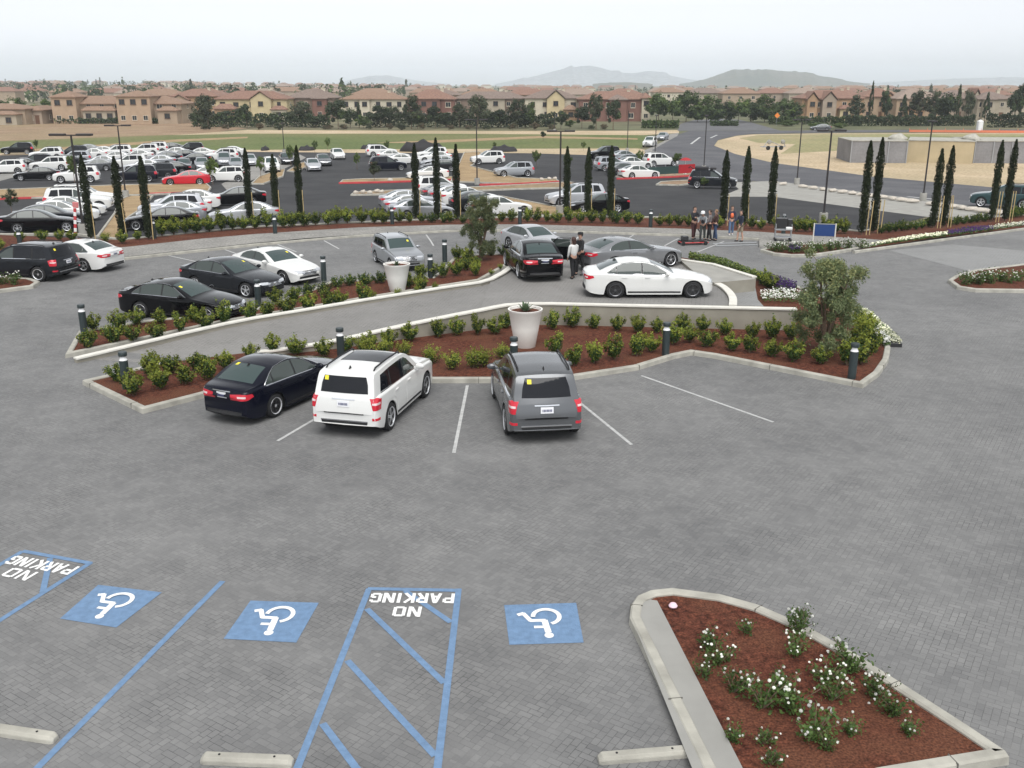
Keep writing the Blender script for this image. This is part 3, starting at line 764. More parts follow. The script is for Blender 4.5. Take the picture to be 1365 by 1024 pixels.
# roads
sheet('road', pxy([(880, 245), (862, 200), (902, 180), (918, 174.5), (985, 174.5), (1100, 173.5), (1400, 172.5), (1400, 175), (1100, 176.5), (1003, 178.5), (982, 180.5), (957, 186.5), (952, 194), (980, 205), (1032, 217), (1120, 229), (1208, 239), (1365, 253), (1700, 283), (1700, 330), (1365, 285), (1031, 243), (990, 240)]), -.034, M['road_asphalt'])
sheet('side_road', pxy([(903, 174.3), (907, 165), (925, 160), (960, 158.5), (985, 159.5), (1005, 164), (1040, 174.0)]), -.030, M['asphalt_old'])
sheet('lot_asphalt', pxy([(-330, 345), (-330, 226), (-60, 208), (150, 204), (300, 202), (480, 203.5), (700, 204), (770, 206), (850, 209), (880, 226), (1000, 240), (1031, 256), (1240, 287), (1160, 310), (1030, 297), (900, 291), (750, 289), (600, 292), (340, 303), (165, 320), (0, 313), (-100, 325)]), -.030, M['asphalt'])
sheet('concrete_apron', pxy([(975, 243), (1031, 241), (1334, 279), (1400, 287), (1400, 302), (1237, 289), (1031, 262), (960, 262), (985, 252)]), -.022, M['concrete'])
sheet('pavement', pxy([(858, 201), (885, 188), (893, 178.5), (905, 177), (903, 181), (869, 200), (890, 214), (876, 214)]), -.026, M['light'])
sheet('light_path', pxy([(-300, 236), (0, 232), (34, 224), (40, 228), (0, 241), (-300, 250)]), -.024, M['light'])
sheet('light_path', pxy([(295, 245), (345, 213), (400, 206), (408, 210), (385, 222), (335, 240), (310, 262)]), -.024, M['light'])
for a, b in [((921, 192), (933, 183)), ((947, 184), (956, 180)), ((1210, 262), (1250, 266))]:
    p, q = P(*a, -.02), P(*b, -.02); d = (q-p).to_2d().normalized(); n = Vector((-d.y, d.x))*.2
    sheet('road_marking', [tuple(p.to_2d()+n), tuple(q.to_2d()+n), tuple(q.to_2d()-n), tuple(p.to_2d()-n)], -.026, M['white_paint'])
# forecourt
sheet('forecourt', [(-60, -25), (60, -25)] + pxy([(1700, 268), (1365, 305), (1140, 334), (1095, 320), (1013, 315), (900, 310.5), (700, 304), (600, 305), (480, 311.5), (340, 323), (165, 342), (60, 352), (-60, 365), (-330, 397)]), 0.0, M['paver'])
sheet('paving_band', pxy([(1186, 334), (1270, 326), (1700, 364), (1700, 390), (1300, 362), (1290, 361)]), .004, M['paver_light'])
sheet('sidewalk', pxy([(-330, 398), (-60, 366), (60, 353), (160, 343), (340, 324), (480, 312.5), (600, 306), (700, 305), (900, 311.5), (1012, 317), (1013, 309), (900, 304.5), (700, 299), (600, 299.5), (480, 303), (340, 312), (170, 329), (60, 338), (-60, 350), (-330, 378)], .12), .12, M['light'])
sheet('sidewalk', pxy([(1012, 327), (1090, 322), (1140, 332), (1365, 302), (1700, 262), (1700, 252), (1365, 295), (1190, 321), (1115, 316), (1040, 311), (1012, 309)], .12), .12, M['light'])
kl = lambda pts, z=0: pxy(pts, z)
kerb_loop('kerb', kl([(-330, 400), (-60, 367.5), (60, 354.5), (160, 344.5), (340, 325.5), (480, 313.5), (600, 307), (700, 306), (900, 312.5), (1012, 318)], .12), .16, .135, M['kerb'], closed=False)
kerb_loop('kerb', kl([(1013, 310.5), (1012, 319), (1012, 328), (1050, 326), (1090, 323), (1140, 333.5)], .12), .16, .128, M['light'], closed=False)
kerb_loop('kerb', kl([(1140, 335), (1250, 320), (1365, 304.5), (1700, 263)], .12), .16, .135, M['kerb'], closed=False)
# planting strip between the sidewalk and the lot
sheet('mulch_bed', pxy([(-330, 385), (-40, 345), (60, 340), (165, 332), (340, 312.5), (480, 303.2), (600, 299.7), (700, 299.2), (900, 304.7), (1013, 309), (1120, 317), (1190, 321), (1365, 295), (1700, 251), (1700, 243), (1365, 287), (1240, 296), (1145, 309), (1030, 297), (900, 291), (750, 289), (600, 292), (340, 303), (165, 320), (0, 313), (-330, 340)], .10), .09, M['mulch'])
kerb_loop('kerb', kl([(-330, 343), (0, 314), (100, 313.5), (165, 321), (340, 304), (600, 292.5), (750, 289.5), (900, 291.5), (1030, 297.5), (1145, 310), (1240, 297), (1365, 288), (1700, 244)][::-1], 0), .15, .14, M['kerb'], closed=False)
for k_ in [o for o in COL.objects if o.name.startswith('kerb')]: tag(k_, kind='structure')
def joints(poly, w, h, step=2.6, closed=True):
    bm = bmesh.new(); V = [Vector(p) for p in poly]; acc = .7; N = len(V)
    for i in range(N if closed else N-1):
        a, b = V[i], V[(i+1) % N]; L_ = (b-a).length; d = (b-a).normalized()
        while acc < L_:
            c = a+d*acc+Vector((-d.y, d.x))*w/2
            add_box(bm, (c.x, c.y, h/2+.0015), (.014, w+.006, h+.003), math.atan2(d.y, d.x)); acc += step
        acc -= L_
    tag(mob('kerb_joint', bm2me('kerb_joint', bm, (M['joint'],))), kind='structure')
M['joint'] = simple('kerb joint', (.13, .125, .11), .95)
def island(outline, mulch='mulch', kmat='kerb', h=.15, w=.16, mz=.10, smooth=0, inset=.1):
    w2 = kl(outline)
    if smooth: w2 = smooth_closed(w2, smooth)
    if area2(w2) < 0: w2 = w2[::-1]
    tag(kerb_loop('kerb', w2, w, h, M[kmat]), kind='structure')
    return sheet('mulch_bed' if mulch == 'mulch' else 'median', offset_poly(w2, inset), mz, M[mulch])
# near island by the ramp
near = [(225, 486), (110, 513), (190, 552), (275, 530), (420, 513), (575, 511), (660, 511), (760, 508), (850, 494), (900, 478.5), (922, 474), (950, 478), (1000, 488), (1080, 504), (1150, 518), (1172, 502), (1184, 484), (1187, 468), (1178, 451), (1150, 425), (1110, 404), (1060, 384)]
nw = kl(near)
joints(nw, .19, .15, closed=False)
tag(kerb_loop('kerb', nw, .19, .15, M['kerb'], closed=False), kind='structure')
sheet('mulch_bed', offset_poly(nw, .1, False)+kl([(1010, 371), (1000, 392), (720, 428), (560, 446), (430, 462)]), .10, M['mulch'])
back = [(105, 446), (87, 478), (300, 432.5), (500, 399), (640, 377), (692, 347), (692, 341), (640, 342), (604, 346), (590, 362), (575, 373), (520, 375), (440, 379), (400, 396), (330, 419), (200, 431)]
bw = kl(back); bw = bw if area2(bw) > 0 else bw[::-1]
tag(kerb_loop('kerb', bw, .19, .15, M['kerb']), kind='structure')
sheet('mulch_bed', offset_poly(bw, .1), .10, M['mulch'])
island([(1013, 336), (1030, 331), (1060, 328.5), (1110, 326), (1150, 328), (1158, 331.5), (1120, 338), (1085, 343), (1055, 343.5), (1030, 341)], w=.2)
island([(1263, 377), (1272, 371), (1300, 363), (1365, 355), (1500, 345), (1700, 372), (1500, 395), (1365, 391), (1300, 390), (1275, 386)], w=.2)
island([(-80, 378), (0, 372), (40, 374), (54, 379), (45, 385), (0, 391), (-80, 400)], w=.2)
# flower bed between the far pavement and its kerb
sheet('mulch_bed', pxy([(1145, 333), (1190, 326), (1365, 303.5), (1700, 262), (1700, 259), (1365, 300.5), (1180, 325)], .12), .135, M['mulch'])
# rose bed at lower right
rose = [(838, 832), (840, 815), (848, 803), (866, 795.5), (895, 792.5), (960, 801), (1010, 815), (1072, 842), (1140, 881), (1210, 926), (1290, 978), (1340, 1012), (1345, 1020), (1180, 1048), (1100, 1080), (960, 1090)]
rw = kl(rose); rw = rw if area2(rw) > 0 else rw[::-1]
joints(rw, .20, .15)
tag(kerb_loop('kerb', rw, .20, .15, M['kerb'], bev=.03), kind='structure')
sheet('mulch_bed', offset_poly(rw, .1), .095, M['mulch'])
sheet('concrete_strip', pxy([(846, 834), (845, 818), (852, 806), (866, 799.5), (876, 801), (990, 1024), (1020, 1082), (960, 1084), (924, 1028)], .13), .135, simple('strip concrete', (.285, .28, .26), .85, noise=.07, nscale=2, bump=.15, bscale=60))
# lot medians
def med(outline, fill='tan', k='kerb', h=.14): return island(outline, fill, k, h, .16, .07)
med([(-300, 281), (-300, 262), (0, 254), (150, 248), (275, 245), (282, 251), (278, 257), (190, 261), (0, 266)])
med([(128, 318), (152, 285), (158, 268), (172, 262), (205, 262), (190, 280), (172, 292), (166, 322)], 'tan')
med([(600, 243), (610, 222), (618, 204), (640, 203), (648, 210), (628, 222), (690, 238), (742, 240), (746, 243), (690, 246)], 'tan')
med([(452, 245), (456, 241), (480, 239.5), (560, 238), (612, 236), (612, 240), (520, 243.5)], 'tan')
med([(467, 261), (472, 257.5), (520, 255), (600, 252), (690, 247.5), (760, 243.5), (778, 247), (770, 251), (690, 253), (600, 257), (500, 260.5)], 'dirt')
med([(664, 262), (675, 264), (745, 277.5), (800, 288), (760, 289), (690, 288)], 'tan')
med([(820, 236), (860, 233), (926, 230), (930, 234), (900, 236.5), (830, 239)], 'dirt')
med([(874, 247), (880, 243.5), (900, 242), (928, 241), (930, 245), (905, 248)], 'dirt')
med([(334, 246), (345, 236), (362, 230), (380, 226), (378, 236), (352, 246)], 'tan')
med([(382, 229), (400, 218), (412, 216), (412, 222), (395, 230)], 'tan')
for a, b in [(-300, 0), (0, 145), (190, 278)]:
    y = lambda x: 266.3-(x-0)*.0335 if x >= 0 else 266.3-x*.049
    tag(kerb_loop('red_kerb', kl([(a, y(a)), ((a+b)/2, y((a+b)/2)), (b, y(b))]), .22, .155, M['red_kerb'], closed=False), kind='structure')
for pts in [[(452, 245.2), (520, 243.7), (612, 240.2)], [(640, 247.5), (690, 246.2), (746, 243.2)], [(822, 239.2), (830, 239.3), (900, 236.7), (928, 234.8)]]:
    tag(kerb_loop('red_kerb', kl(pts), .26, .165, M['red_kerb'], closed=False), kind='structure')
# ================================================================== RAMP AND DISPLAY PLATFORM
near_e = [(225, 486, 0), (330, 471, .14), (430, 457, .30), (540, 433, .53), (640, 413, .76), (700, 404.5, .85)]
far_e = [(95, 478, 0), (300, 431, .22), (400, 414, .38), (500, 397.5, .52), (600, 382, .68), (655, 372, .78)]
NE = [P(*p) for p in near_e]; FE = [P(*p) for p in far_e]
bm = bmesh.new()
A_ = smooth_open(NE, 4); B_ = smooth_open(FE, 4); va = [bm.verts.new(p-Vector((0, 0, .05))) for p in A_]; vb = [bm.verts.new(p-Vector((0, 0, .05))) for p in B_]
va[0].co.z = vb[0].co.z = .006
for i in range(len(va)-1): bm.faces.new((va[i], va[i+1], vb[i+1], vb[i]))
for vv in (va, vb):
    lo = [bm.verts.new((v.co.x, v.co.y, -.03)) for v in vv]
    for i in range(len(vv)-1): bm.faces.new((vv[i], vv[i+1], lo[i+1], lo[i]))
tag(mob('ramp', bm2me('ramp', bm, (M['ramp'],))), kind='structure')
def prism(name, poly, z0, z1, mat, kind='structure', top=None):
    if area2(poly) < 0: poly = poly[::-1]
    bm = bmesh.new(); a = [bm.verts.new((x, y, z0)) for x, y in poly]; b = [bm.verts.new((x, y, z1)) for x, y in poly]
    N = len(poly)
    for i in range(N): bm.faces.new((a[i], a[(i+1) % N], b[(i+1) % N], b[i]))
    for t in geometry.tessellate_polygon([[Vector((x, y, 0)) for x, y in poly]]):
        f = bm.faces.new([b[i] for i in t]); f.material_index = 1 if top else 0
    return tag(mob(name, bm2me(name, bm, (mat, top) if top else (mat,))), kind=kind)
plat = pxy([(640, 413)], .78)+pxy([(700, 405), (975, 407.5), (977, 399), (973, 390), (965, 382), (950, 374.5), (948, 366), (930, 353), (905, 346), (800, 336), (695, 343), (655, 372)], .80)
prism('platform', plat, -.02, .80, M['wall'], top=M['ramp'])
prism('turning_apron', pxy([(975, 408), (979, 399), (975, 389), (966, 381), (952, 376), (1005, 374), (1010, 400), (1018, 409)], .40), -.02, .42, M['wall'], top=M['paver_light'])
prism('upper_ledge', pxy([(905, 345.5), (950, 352), (1006, 369), (1006.5, 372), (952, 377), (940, 372), (925, 362)], .92), -.02, .92, M['wall'], top=M['concrete'])
def wall_run(name, label, pts, w, drop, capw=.04, capt=.05, group=None):
    """a rendered wall with a paler cap; pts = 3d points of the top edge"""
    root = empty(name, (pts[0].x, pts[0].y, 0), 0, label, 'wall', group)
    inv = Matrix.Translation((-pts[0].x, -pts[0].y, 0))
    p2 = [tuple(p.to_2d()) for p in pts]
    for nm, ins, za, zb, mt in (('wall_body', 0, None, -capt, M['wall']), ('wall_cap', -capw, -capt, 0, M['cap'])):
        l, r = offset_poly(p2, w/2-ins, False), offset_poly(p2, -w/2+ins, False)
        bm = bmesh.new(); rows = []
        for i, p in enumerate(pts):
            zt = p.z+zb; zl = drop if za is None else p.z+za
            rows.append([bm.verts.new((*l[i], zl)), bm.verts.new((*l[i], zt)), bm.verts.new((*r[i], zt)), bm.verts.new((*r[i], zl))])
        for i in range(len(rows)-1):
            for k in range(4): bm.faces.new((rows[i][k], rows[i][(k+1) % 4], rows[i+1][(k+1) % 4], rows[i+1][k]))
        bm.faces.new(rows[0]); bm.faces.new(rows[-1])
        bm.transform(inv)
        mob(nm, bm2me(nm, bm, (mt,)), root)
    return root
wall_run('retaining_wall', 'long low beige wall with pale cap along the near side of the ramp and platform', smooth_open([P(330, 470, .20), P(430, 456.5, .34), P(540, 432.5, .58), P(640, 412.5, .80), P(700, 404, .88), P(840, 406.3, .88), P(1062, 411, .88)], 3), .22, -.02)
wall_run('retaining_wall', 'low pale kerb wall along the far side of the ramp beside the planted bed', smooth_open([P(100, 477, .16), P(300, 430.5, .34), P(400, 413, .50), P(500, 396.5, .64), P(600, 381, .80), P(655, 371, .90), P(693, 346.5, .92)], 3), .18, -.02)
wall_run('retaining_wall', 'short white topped wall on the back edge of the upper ledge right of the white sedan', [P(905, 345, .98), P(950, 351.3, .98), P(1006, 368.5, .98)], .14, -.02)
wall_run('retaining_wall', 'curved white kerb round the front of the display platform ahead of the white sedan', smooth_open([P(948, 374, .9), P(962, 380, .9), P(972, 388.5, .9), P(977, 397, .9), P(977, 406, .9)], 4), .26, -.02, .01)
# ================================================================== PAINTED MARKS
def strip(name, a, b, w, mat, z=.006, za=0):
    p, q = P(*a).to_2d(), P(*b).to_2d(); d = (q-p).normalized(); n = Vector((-d.y, d.x))*w/2
    return sheet(name, [tuple(p+n), tuple(q+n), tuple(q-n), tuple(p-n)], z, M[mat])
for a, b in [((370, 588), (440, 547)), ((605, 604), (623, 514)), ((842, 593), (768, 533)), ((1031, 563), (855, 501)), ((432, 321), (452, 332)), ((498, 318), (510, 326)), ((568, 313), (578, 328)), ((765, 322), (776, 311)), ((829, 324), (845, 313)), ((882, 330), (905, 318)), ((300, 333), (325, 342)), ((225, 341), (262, 349)), ((930, 336), (965, 322)), ((370, 326), (395, 336))]:
    strip('parking_line', a, b, .085, 'white_paint')
BL = .105
for a, b in [((297, 775), (46, 1028)), ((492, 785), (394, 1030)), ((611.5, 785), (582.5, 1030)), ((121, 750.5), (-6, 831)), ((30.5, 735), (-60, 788))]:
    strip('blue_line', a, b, BL, 'blue_paint', .006)
for a, b in [((490, 785.3), (613, 787.6)), ((30, 735), (122, 751.5))]: strip('blue_line', a, b, BL, 'blue_paint', .0085)
for a, b in [((540, 788), (601, 830)), ((489, 812), (592, 911)), ((463, 881), (580, 1008)), ((430, 965), (482, 1034)), ((67, 744), (57, 790))]: strip('blue_line', a, b, BL, 'blue_paint', .0075)
def stroke_shapes():
    out = []
    disc = lambda c, r, n=20: [(c[0]+r*math.cos(2*math.pi*i/n), c[1]+r*math.sin(2*math.pi*i/n)) for i in range(n)]
    out.append(disc((.44, .84), .072))
    def poly(pts, w):
        V = [Vector(p) for p in pts]
        for i in range(len(V)-1):
            d = (V[i+1]-V[i]).normalized(); n = Vector((-d.y, d.x))*w/2; e = d*w*.18
            out.append([tuple(V[i]-e+n), tuple(V[i+1]+e+n), tuple(V[i+1]+e-n), tuple(V[i]-e-n)])
    poly([(.445, .75), (.475, .44)], .10)
    poly([(.455, .61), (.64, .61)], .065)
    poly([(.47, .43), (.69, .43), (.79, .22), (.87, .255)], .075)
    arc = [(.44+.205*math.cos(R_(a)), .335+.205*math.sin(R_(a))) for a in range(112, 372, 13)]
    poly(arc, .07)
    return out
for name, q in [('access_square', [(131, 780), (216, 790), (155, 837), (80, 825)]), ('access_square', [(334, 801), (425, 804), (395, 857), (298, 852)]), ('access_square', [(672, 807), (768, 804), (778, 857), (679, 860)])]:
    c = [P(x, y).to_2d() for x, y in q]          # far-left, far-right, near-right, near-left as the camera sees them
    sheet('access_square', [tuple(p) for p in c], .006, M['blue_paint'])
    def uv(u, v): # u: right to left, v: far edge (0) to near edge (1)
        a = c[1].lerp(c[0], u); b = c[2].lerp(c[3], u); return a.lerp(b, v)
    bm = bmesh.new()
    for k, s in enumerate(stroke_shapes()):
        vs = [bm.verts.new((*uv(.06+.88*u, .05+.9*v), .0095+.0006*k)) for u, v in s]; bm.faces.new(vs)
    for f in bm.faces:
        f.normal_update()
        if f.normal.z < 0: f.normal_flip()
    tag(mob('wheelchair_symbol', bm2me('wheelchair_symbol', bm, (M['letter_paint'],), 'keep')), kind='structure')
STENCIL = {   # strokes of block stencil letters with the bridges left open
 'P': [((.12, 0), (.12, .46)), ((.12, .54), (.12, 1)), ((.22, .93), (.78, .93)), ((.88, .90), (.88, .60)), ((.24, .53), (.80, .53))],
 'A': [((.10, 0), (.42, .92)), ((.90, 0), (.58, .92)), ((.40, .95), (.60, .95)), ((.34, .33), (.66, .33))],
 'R': [((.12, 0), (.12, .46)), ((.12, .54), (.12, 1)), ((.22, .93), (.78, .93)), ((.88, .90), (.88, .62)), ((.24, .53), (.80, .53)), ((.50, .44), (.88, 0))],
 'K': [((.12, 0), (.12, 1)), ((.30, .50), (.86, 1)), ((.36, .46), (.90, 0))],
 'I': [((.5, 0), (.5, .46)), ((.5, .53), (.5, 1))],
 'N': [((.10, 0), (.10, 1)), ((.90, 0), (.90, 1)), ((.22, .93), (.78, .07))],
 'G': [((.12, .12), (.12, .88)), ((.20, .93), (.80, .93)), ((.20, .07), (.80, .07)), ((.88, .12), (.88, .42)), ((.56, .44), (.80, .44)), ((.88, .76), (.88, .88))],
 'O': [((.12, .10), (.12, .90)), ((.88, .10), (.88, .90)), ((.22, .93), (.78, .93)), ((.22, .07), (.78, .07))],
}
def ground_text(txt, pr, pl, h, name='stencil_text'):
    """stencilled letters; pr / pl = ground points of the first and last letter's foot, read from the far side"""
    d = (pl-pr); L_ = d.length; d.normalize(); n = Vector((-d.y, d.x)); bm = bmesh.new()
    wd = [.45 if c == 'I' else 1.0 for c in txt]; gap = .24; tot = sum(wd)+gap*(len(txt)-1); u0 = 0; k = 0
    for c, w in zip(txt, wd):
        cw = L_/tot; sw = .058
        for a, b in STENCIL[c]:
            if c == 'I': a, b = (.5, a[1]), (.5, b[1])
            A_ = Vector(((u0+a[0]*w)*cw, a[1]*h)); B_ = Vector(((u0+b[0]*w)*cw, b[1]*h))
            e = (B_-A_).normalized(); m = Vector((-e.y, e.x))*sw/2; q = []
            A_ -= e*.012; B_ += e*.012
            for v in (A_+m, B_+m, B_-m, A_-m):
                p = pr+d*v.x+n*v.y; q.append(bm.verts.new((p.x, p.y, .0105+.0003*(k % 6))))
            bm.faces.new(q); k += 1
        u0 += w+gap
    for f in bm.faces:
        f.normal_update()
        if f.normal.z < 0: f.normal_flip()
    return tag(mob(name, bm2me(name, bm, (M['letter_paint'],), 'keep')), kind='structure')
p0 = lambda x, y: P(x, y).to_2d()
ground_text('PARKING', p0(606, 792.5), p0(496, 791.5), .30)
ground_text('NO', p0(562, 810), p0(526, 809.5), .30)
ground_text('PARKING', p0(106, 756.5), p0(22, 741.5), .30)
ground_text('NO', p0(51, 764), p0(18, 757.5), .30)
# wheel stops
def wheel_stop(a, b, label):
    p, q = P(*a), P(*b); L_ = (q-p).length; an = math.atan2(q.y-p.y, q.x-p.x)
    bm = bmesh.new(); prof = [(-.085, 0), (-.085, .06), (-.055, .105), (.055, .105), (.085, .06), (.085, 0)]
    xs = [(-L_/2, .0), (-L_/2+.05, 1), (L_/2-.05, 1), (L_/2, .0)]; rows = []
    for x, t in xs:
        rows.append([bm.verts.new((x, y*(.72+.28*t), z*(.55+.45*t))) for y, z in prof])
    for i in range(3):
        for k in range(5): bm.faces.new((rows[i][k], rows[i][k+1], rows[i+1][k+1], rows[i+1][k]))
    bm.faces.new(rows[0]); bm.faces.new(rows[-1])
    bmesh.ops.bevel(bm, geom=list(bm.edges), offset=.008, segments=1, affect='EDGES')
    o = mob('wheel_stop', bm2me('wheel_stop', bm, (M['kerb'],)), None, (p+q)/2+Vector((0, 0, .002)), (0, 0, an))
    tag(o, label, 'wheel stop', 'concrete wheel stops at the blue bays')
    for x in (-L_*.3, L_*.3):
        b2 = bmesh.new(); add_lathe(b2, [(.016, .1055), (.016, .113), (.006, .116)], 10)
        mob('anchor_pin', bm2me('anchor_pin', b2, (M['tyre'],)), o, (x, 0, 0))
wheel_stop((-44, 970), (75, 988), 'concrete wheel stop at the left edge, left of the lone slanted blue line')
wheel_stop((269, 1014), (391, 1019), 'concrete wheel stop between the lone blue line and the hatched no parking bay')
wheel_stop((797, 1015), (920, 1005), 'concrete wheel stop touching the kerb of the white rose bed')
# ================================================================== PLANTS
def leaf_mesh(name, clusters, mats, trunk=None):
    """clusters: (centre, normal, size, aspect, material index) -> one small folded leaf each"""
    V, F, MI = [], [], []
    for c, n, s, asp, mi in clusters:
        n = n.normalized(); t = n.orthogonal().normalized()
        t = Matrix.Rotation(rnd.uniform(0, 6.283), 3, n) @ t; b = n.cross(t)
        i = len(V)
        V += [c-t*s*.5, c+b*s*.5*asp+n*s*.08, c+t*s*.5, c-b*s*.5*asp+n*s*.08]
        F.append((i, i+1, i+2, i+3)); MI.append(mi)
    if trunk:
        bm = trunk; bm.verts.index_update(); o = len(V)
        V += [v.co.copy() for v in bm.verts]
        for f in bm.faces: F.append(tuple(o+v.index for v in f.verts)); MI.append(f.material_index)
        bm.free()
    me = bpy.data.meshes.new(name); me.from_pydata([tuple(v) for v in V], [], F)
    for m in mats: me.materials.append(m)
    me.polygons.foreach_set('material_index', MI); me.update(); return me
def rdir(): 
    z = rnd.uniform(-1, 1); a = rnd.uniform(0, 6.2832); r = math.sqrt(1-z*z); return Vector((r*math.cos(a), r*math.sin(a), z))
def shrub_mesh(k, w=.40, h=.80, n=430, leaf=.085, newf=.35, open_=.0):
    n = int(n*2.5); w *= 1.12; leaf *= 1.08
    """upright bushy shrub from several leafy stems, pale new growth at the shoot tips"""
    cl = []; bm = bmesh.new(); ns = 9
    stems = []
    for i in range(ns):
        a = 2*math.pi*i/ns+rnd.uniform(-.4, .4); r = w*rnd.uniform(.3, .95); hh = h*rnd.uniform(.68, 1.02)*(1-.25*(r/w)**2)
        tip = Vector((r*math.cos(a), r*math.sin(a), hh)); stems.append(tip)
        add_tube(bm, [Vector((0, 0, 0)), tip*.5+Vector((0, 0, .02)), tip*.9], [.012, .008, .004], 4, 2)
    stems.append(Vector((0, 0, h)))
    for i in range(n):
        tp = stems[rnd.randrange(len(stems))]; t = rnd.uniform(.18, 1.0)**.8
        c = Vector((tp.x*min(1, t*1.25), tp.y*min(1, t*1.25), tp.z*t))
        c += rdir()*rnd.uniform(.02, .115+open_)*(w/.4)
        c.z = max(.03, c.z)
        nn = (Vector((c.x, c.y, (c.z-h*.35)*.9)).normalized()+rdir()*.9)
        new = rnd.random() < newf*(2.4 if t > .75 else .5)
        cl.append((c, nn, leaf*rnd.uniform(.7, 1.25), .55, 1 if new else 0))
    return leaf_mesh('shrub', cl, (M['shrub_dark'], M['shrub_new'], M['bark']), bm)
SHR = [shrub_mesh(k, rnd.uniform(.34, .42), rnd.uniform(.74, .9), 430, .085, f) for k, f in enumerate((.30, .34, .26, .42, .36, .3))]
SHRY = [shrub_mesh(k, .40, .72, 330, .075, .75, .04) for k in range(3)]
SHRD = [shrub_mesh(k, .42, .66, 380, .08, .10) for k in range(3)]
ORD = 'first second third fourth fifth sixth seventh eighth ninth tenth eleventh twelfth thirteenth fourteenth fifteenth sixteenth seventeenth eighteenth nineteenth twentieth'.split()
def ordi(i, n): return 'leftmost' if i == 0 else ('rightmost' if i == n-1 else ORD[i])
def shrubs(pts, where, group, meshes=None, sc=1.0, adj='leafy green shrub', cat='shrub', name='shrub', z=.09, hz=None):
    pts = sorted(pts); n = len(pts)
    for i, (x, y) in enumerate(pts):
        o = mob(name, rnd.choice(meshes or SHR), None, P(x, y, z), (0, 0, rnd.uniform(0, 6.28)))
        s = sc*rnd.uniform(.82, 1.03)*(1.0 if 'hedge' in adj or 'hedge' in where or 'clipped' in adj else (1.0 if 'far bed' in where else .93)); o.scale = (s, s, s*rnd.uniform(.9, 1.12))
        lb = f'{ordi(i, n)} {adj} {where}' if i in (0, n-1) else f'{adj}, {ORD[i]} from the left {where}'
        tag(o, lb, cat, group)
g1 = 'shrubs in the planted island below the ramp'
shrubs([(158, 509), (178, 528), (203, 506), (214, 520), (227, 499), (247, 513), (264, 496), (279, 507)], 'in the corner bed left of the black sedan', g1)
shrubs([(301, 494), (335, 479), (364, 471), (394, 474), (432, 476)], 'directly behind the roof of the black sedan', g1, sc=.92, meshes=SHR)
shrubs([(462, 470), (494, 466), (519, 462), (546, 455), (584, 450.5), (609, 448), (635, 446.5), (659, 446), (675, 438)], 'along the wall left of the big pot', g1, meshes=SHR, adj='dark green shrub', sc=.86)
shrubs([(484, 472), (512, 474), (540, 475), (574, 485), (603, 493), (631, 491), (645, 489), (670, 478)], 'above the white and grey SUVs', g1, meshes=SHRY, adj='yellow green shrub', sc=.92)
shrubs([(737, 439.5), (764, 437), (792, 438.5), (823, 442), (850, 444), (876, 444), (909, 441.5), (936, 442), (966, 447), (1003, 452), (1029, 452.5), (1055, 453)], 'along the beige wall below the white sedan', g1, adj='dark rounded shrub', sc=.92)
shrubs([(742, 476), (767, 488), (792, 485), (819, 480), (849, 475), (868, 470), (897, 460), (919, 457), (943, 463), (975, 468), (999, 471), (1029, 476), (1058, 482), (1093, 486)], 'between the grey SUV and the olive tree', g1, adj='yellow tipped shrub', sc=1.0)
shrubs([(1129, 488), (1147, 486), (1149, 458), (1162, 470), (1157, 447), (1144, 440), (1138, 466)], 'behind the rightmost bollard', g1, adj='bright green shrub', sc=1.12)
g2 = 'shrubs in the planted bed on the far side of the ramp'
shrubs([(119, 465), (152, 458), (177, 455), (209, 453), (239, 443), (274, 440), (301, 433), (335, 429), (357, 423), (383, 420), (412, 415), (437, 412), (452, 410), (484, 405)], 'along the ramp kerb in the far bed', g2)
shrubs([(125, 441), (159, 440), (184, 434), (214, 433), (259, 430), (290, 425), (368, 405), (392, 403)], 'close to the parked black sedan', g2, sc=.95)
shrubs([(410, 393), (432, 393), (449, 383), (467, 381), (487, 381), (507, 378)], 'between the white coupe and the smaller pot', g2, meshes=SHRD, adj='dark round shrub', sc=.9)
shrubs([(545, 385), (561, 372), (577, 370), (591, 371), (561, 388), (609, 368), (621, 361), (634, 368), (609, 346), (622, 350), (633, 356)], 'between the smaller pot and the olive tree', g2, adj='bushy shrub')
shrubs([(655, 341), (672, 341), (690, 337)], 'right of the far olive tree', g2, meshes=SHRD, adj='dark round shrub', sc=.85)
shrubs([(655, 366), (667, 359), (679, 352)], 'on the kerb by the silver sedan', g2, meshes=SHRY, adj='low yellow shrub', sc=.5)
shrubs([(496, 399), (530, 394), (556, 391), (580, 387)], 'beside the ramp under the smaller pot', g2, meshes=SHRY, adj='low yellow shrub', sc=.55)
# hedge along the pavement
g3 = 'shrubs in the mulch strip beside the lot'
shrubs([(2, 332), (28, 322), (57, 321), (80, 321), (96, 321), (141, 323), (163, 325), (184, 320)], 'behind the dark grey SUV at left', g3, meshes=SHR+SHRY, sc=.95)
shrubs([(216, 315), (232, 313), (248, 311.5), (262, 311), (279, 309), (295, 308), (310, 307), (325, 306), (341, 305), (355, 304)], 'in the hedge below the lone silver sedan', g3, meshes=SHR, sc=1.3, adj='green hedge shrub')
shrubs([(377, 304), (390, 303), (406, 302), (421, 301), (437, 300), (449, 298), (463, 298), (482, 298), (499, 298), (511, 299)], 'in the hedge beside the empty asphalt', g3, adj='green hedge shrub', sc=1.28)
shrubs([(533, 297), (546, 297), (562, 297), (576, 297), (592, 297), (600, 297), (618, 297.5)], 'in the hedge below the silver sedans', g3, meshes=SHRD+SHR, adj='dark hedge shrub', sc=1.0)
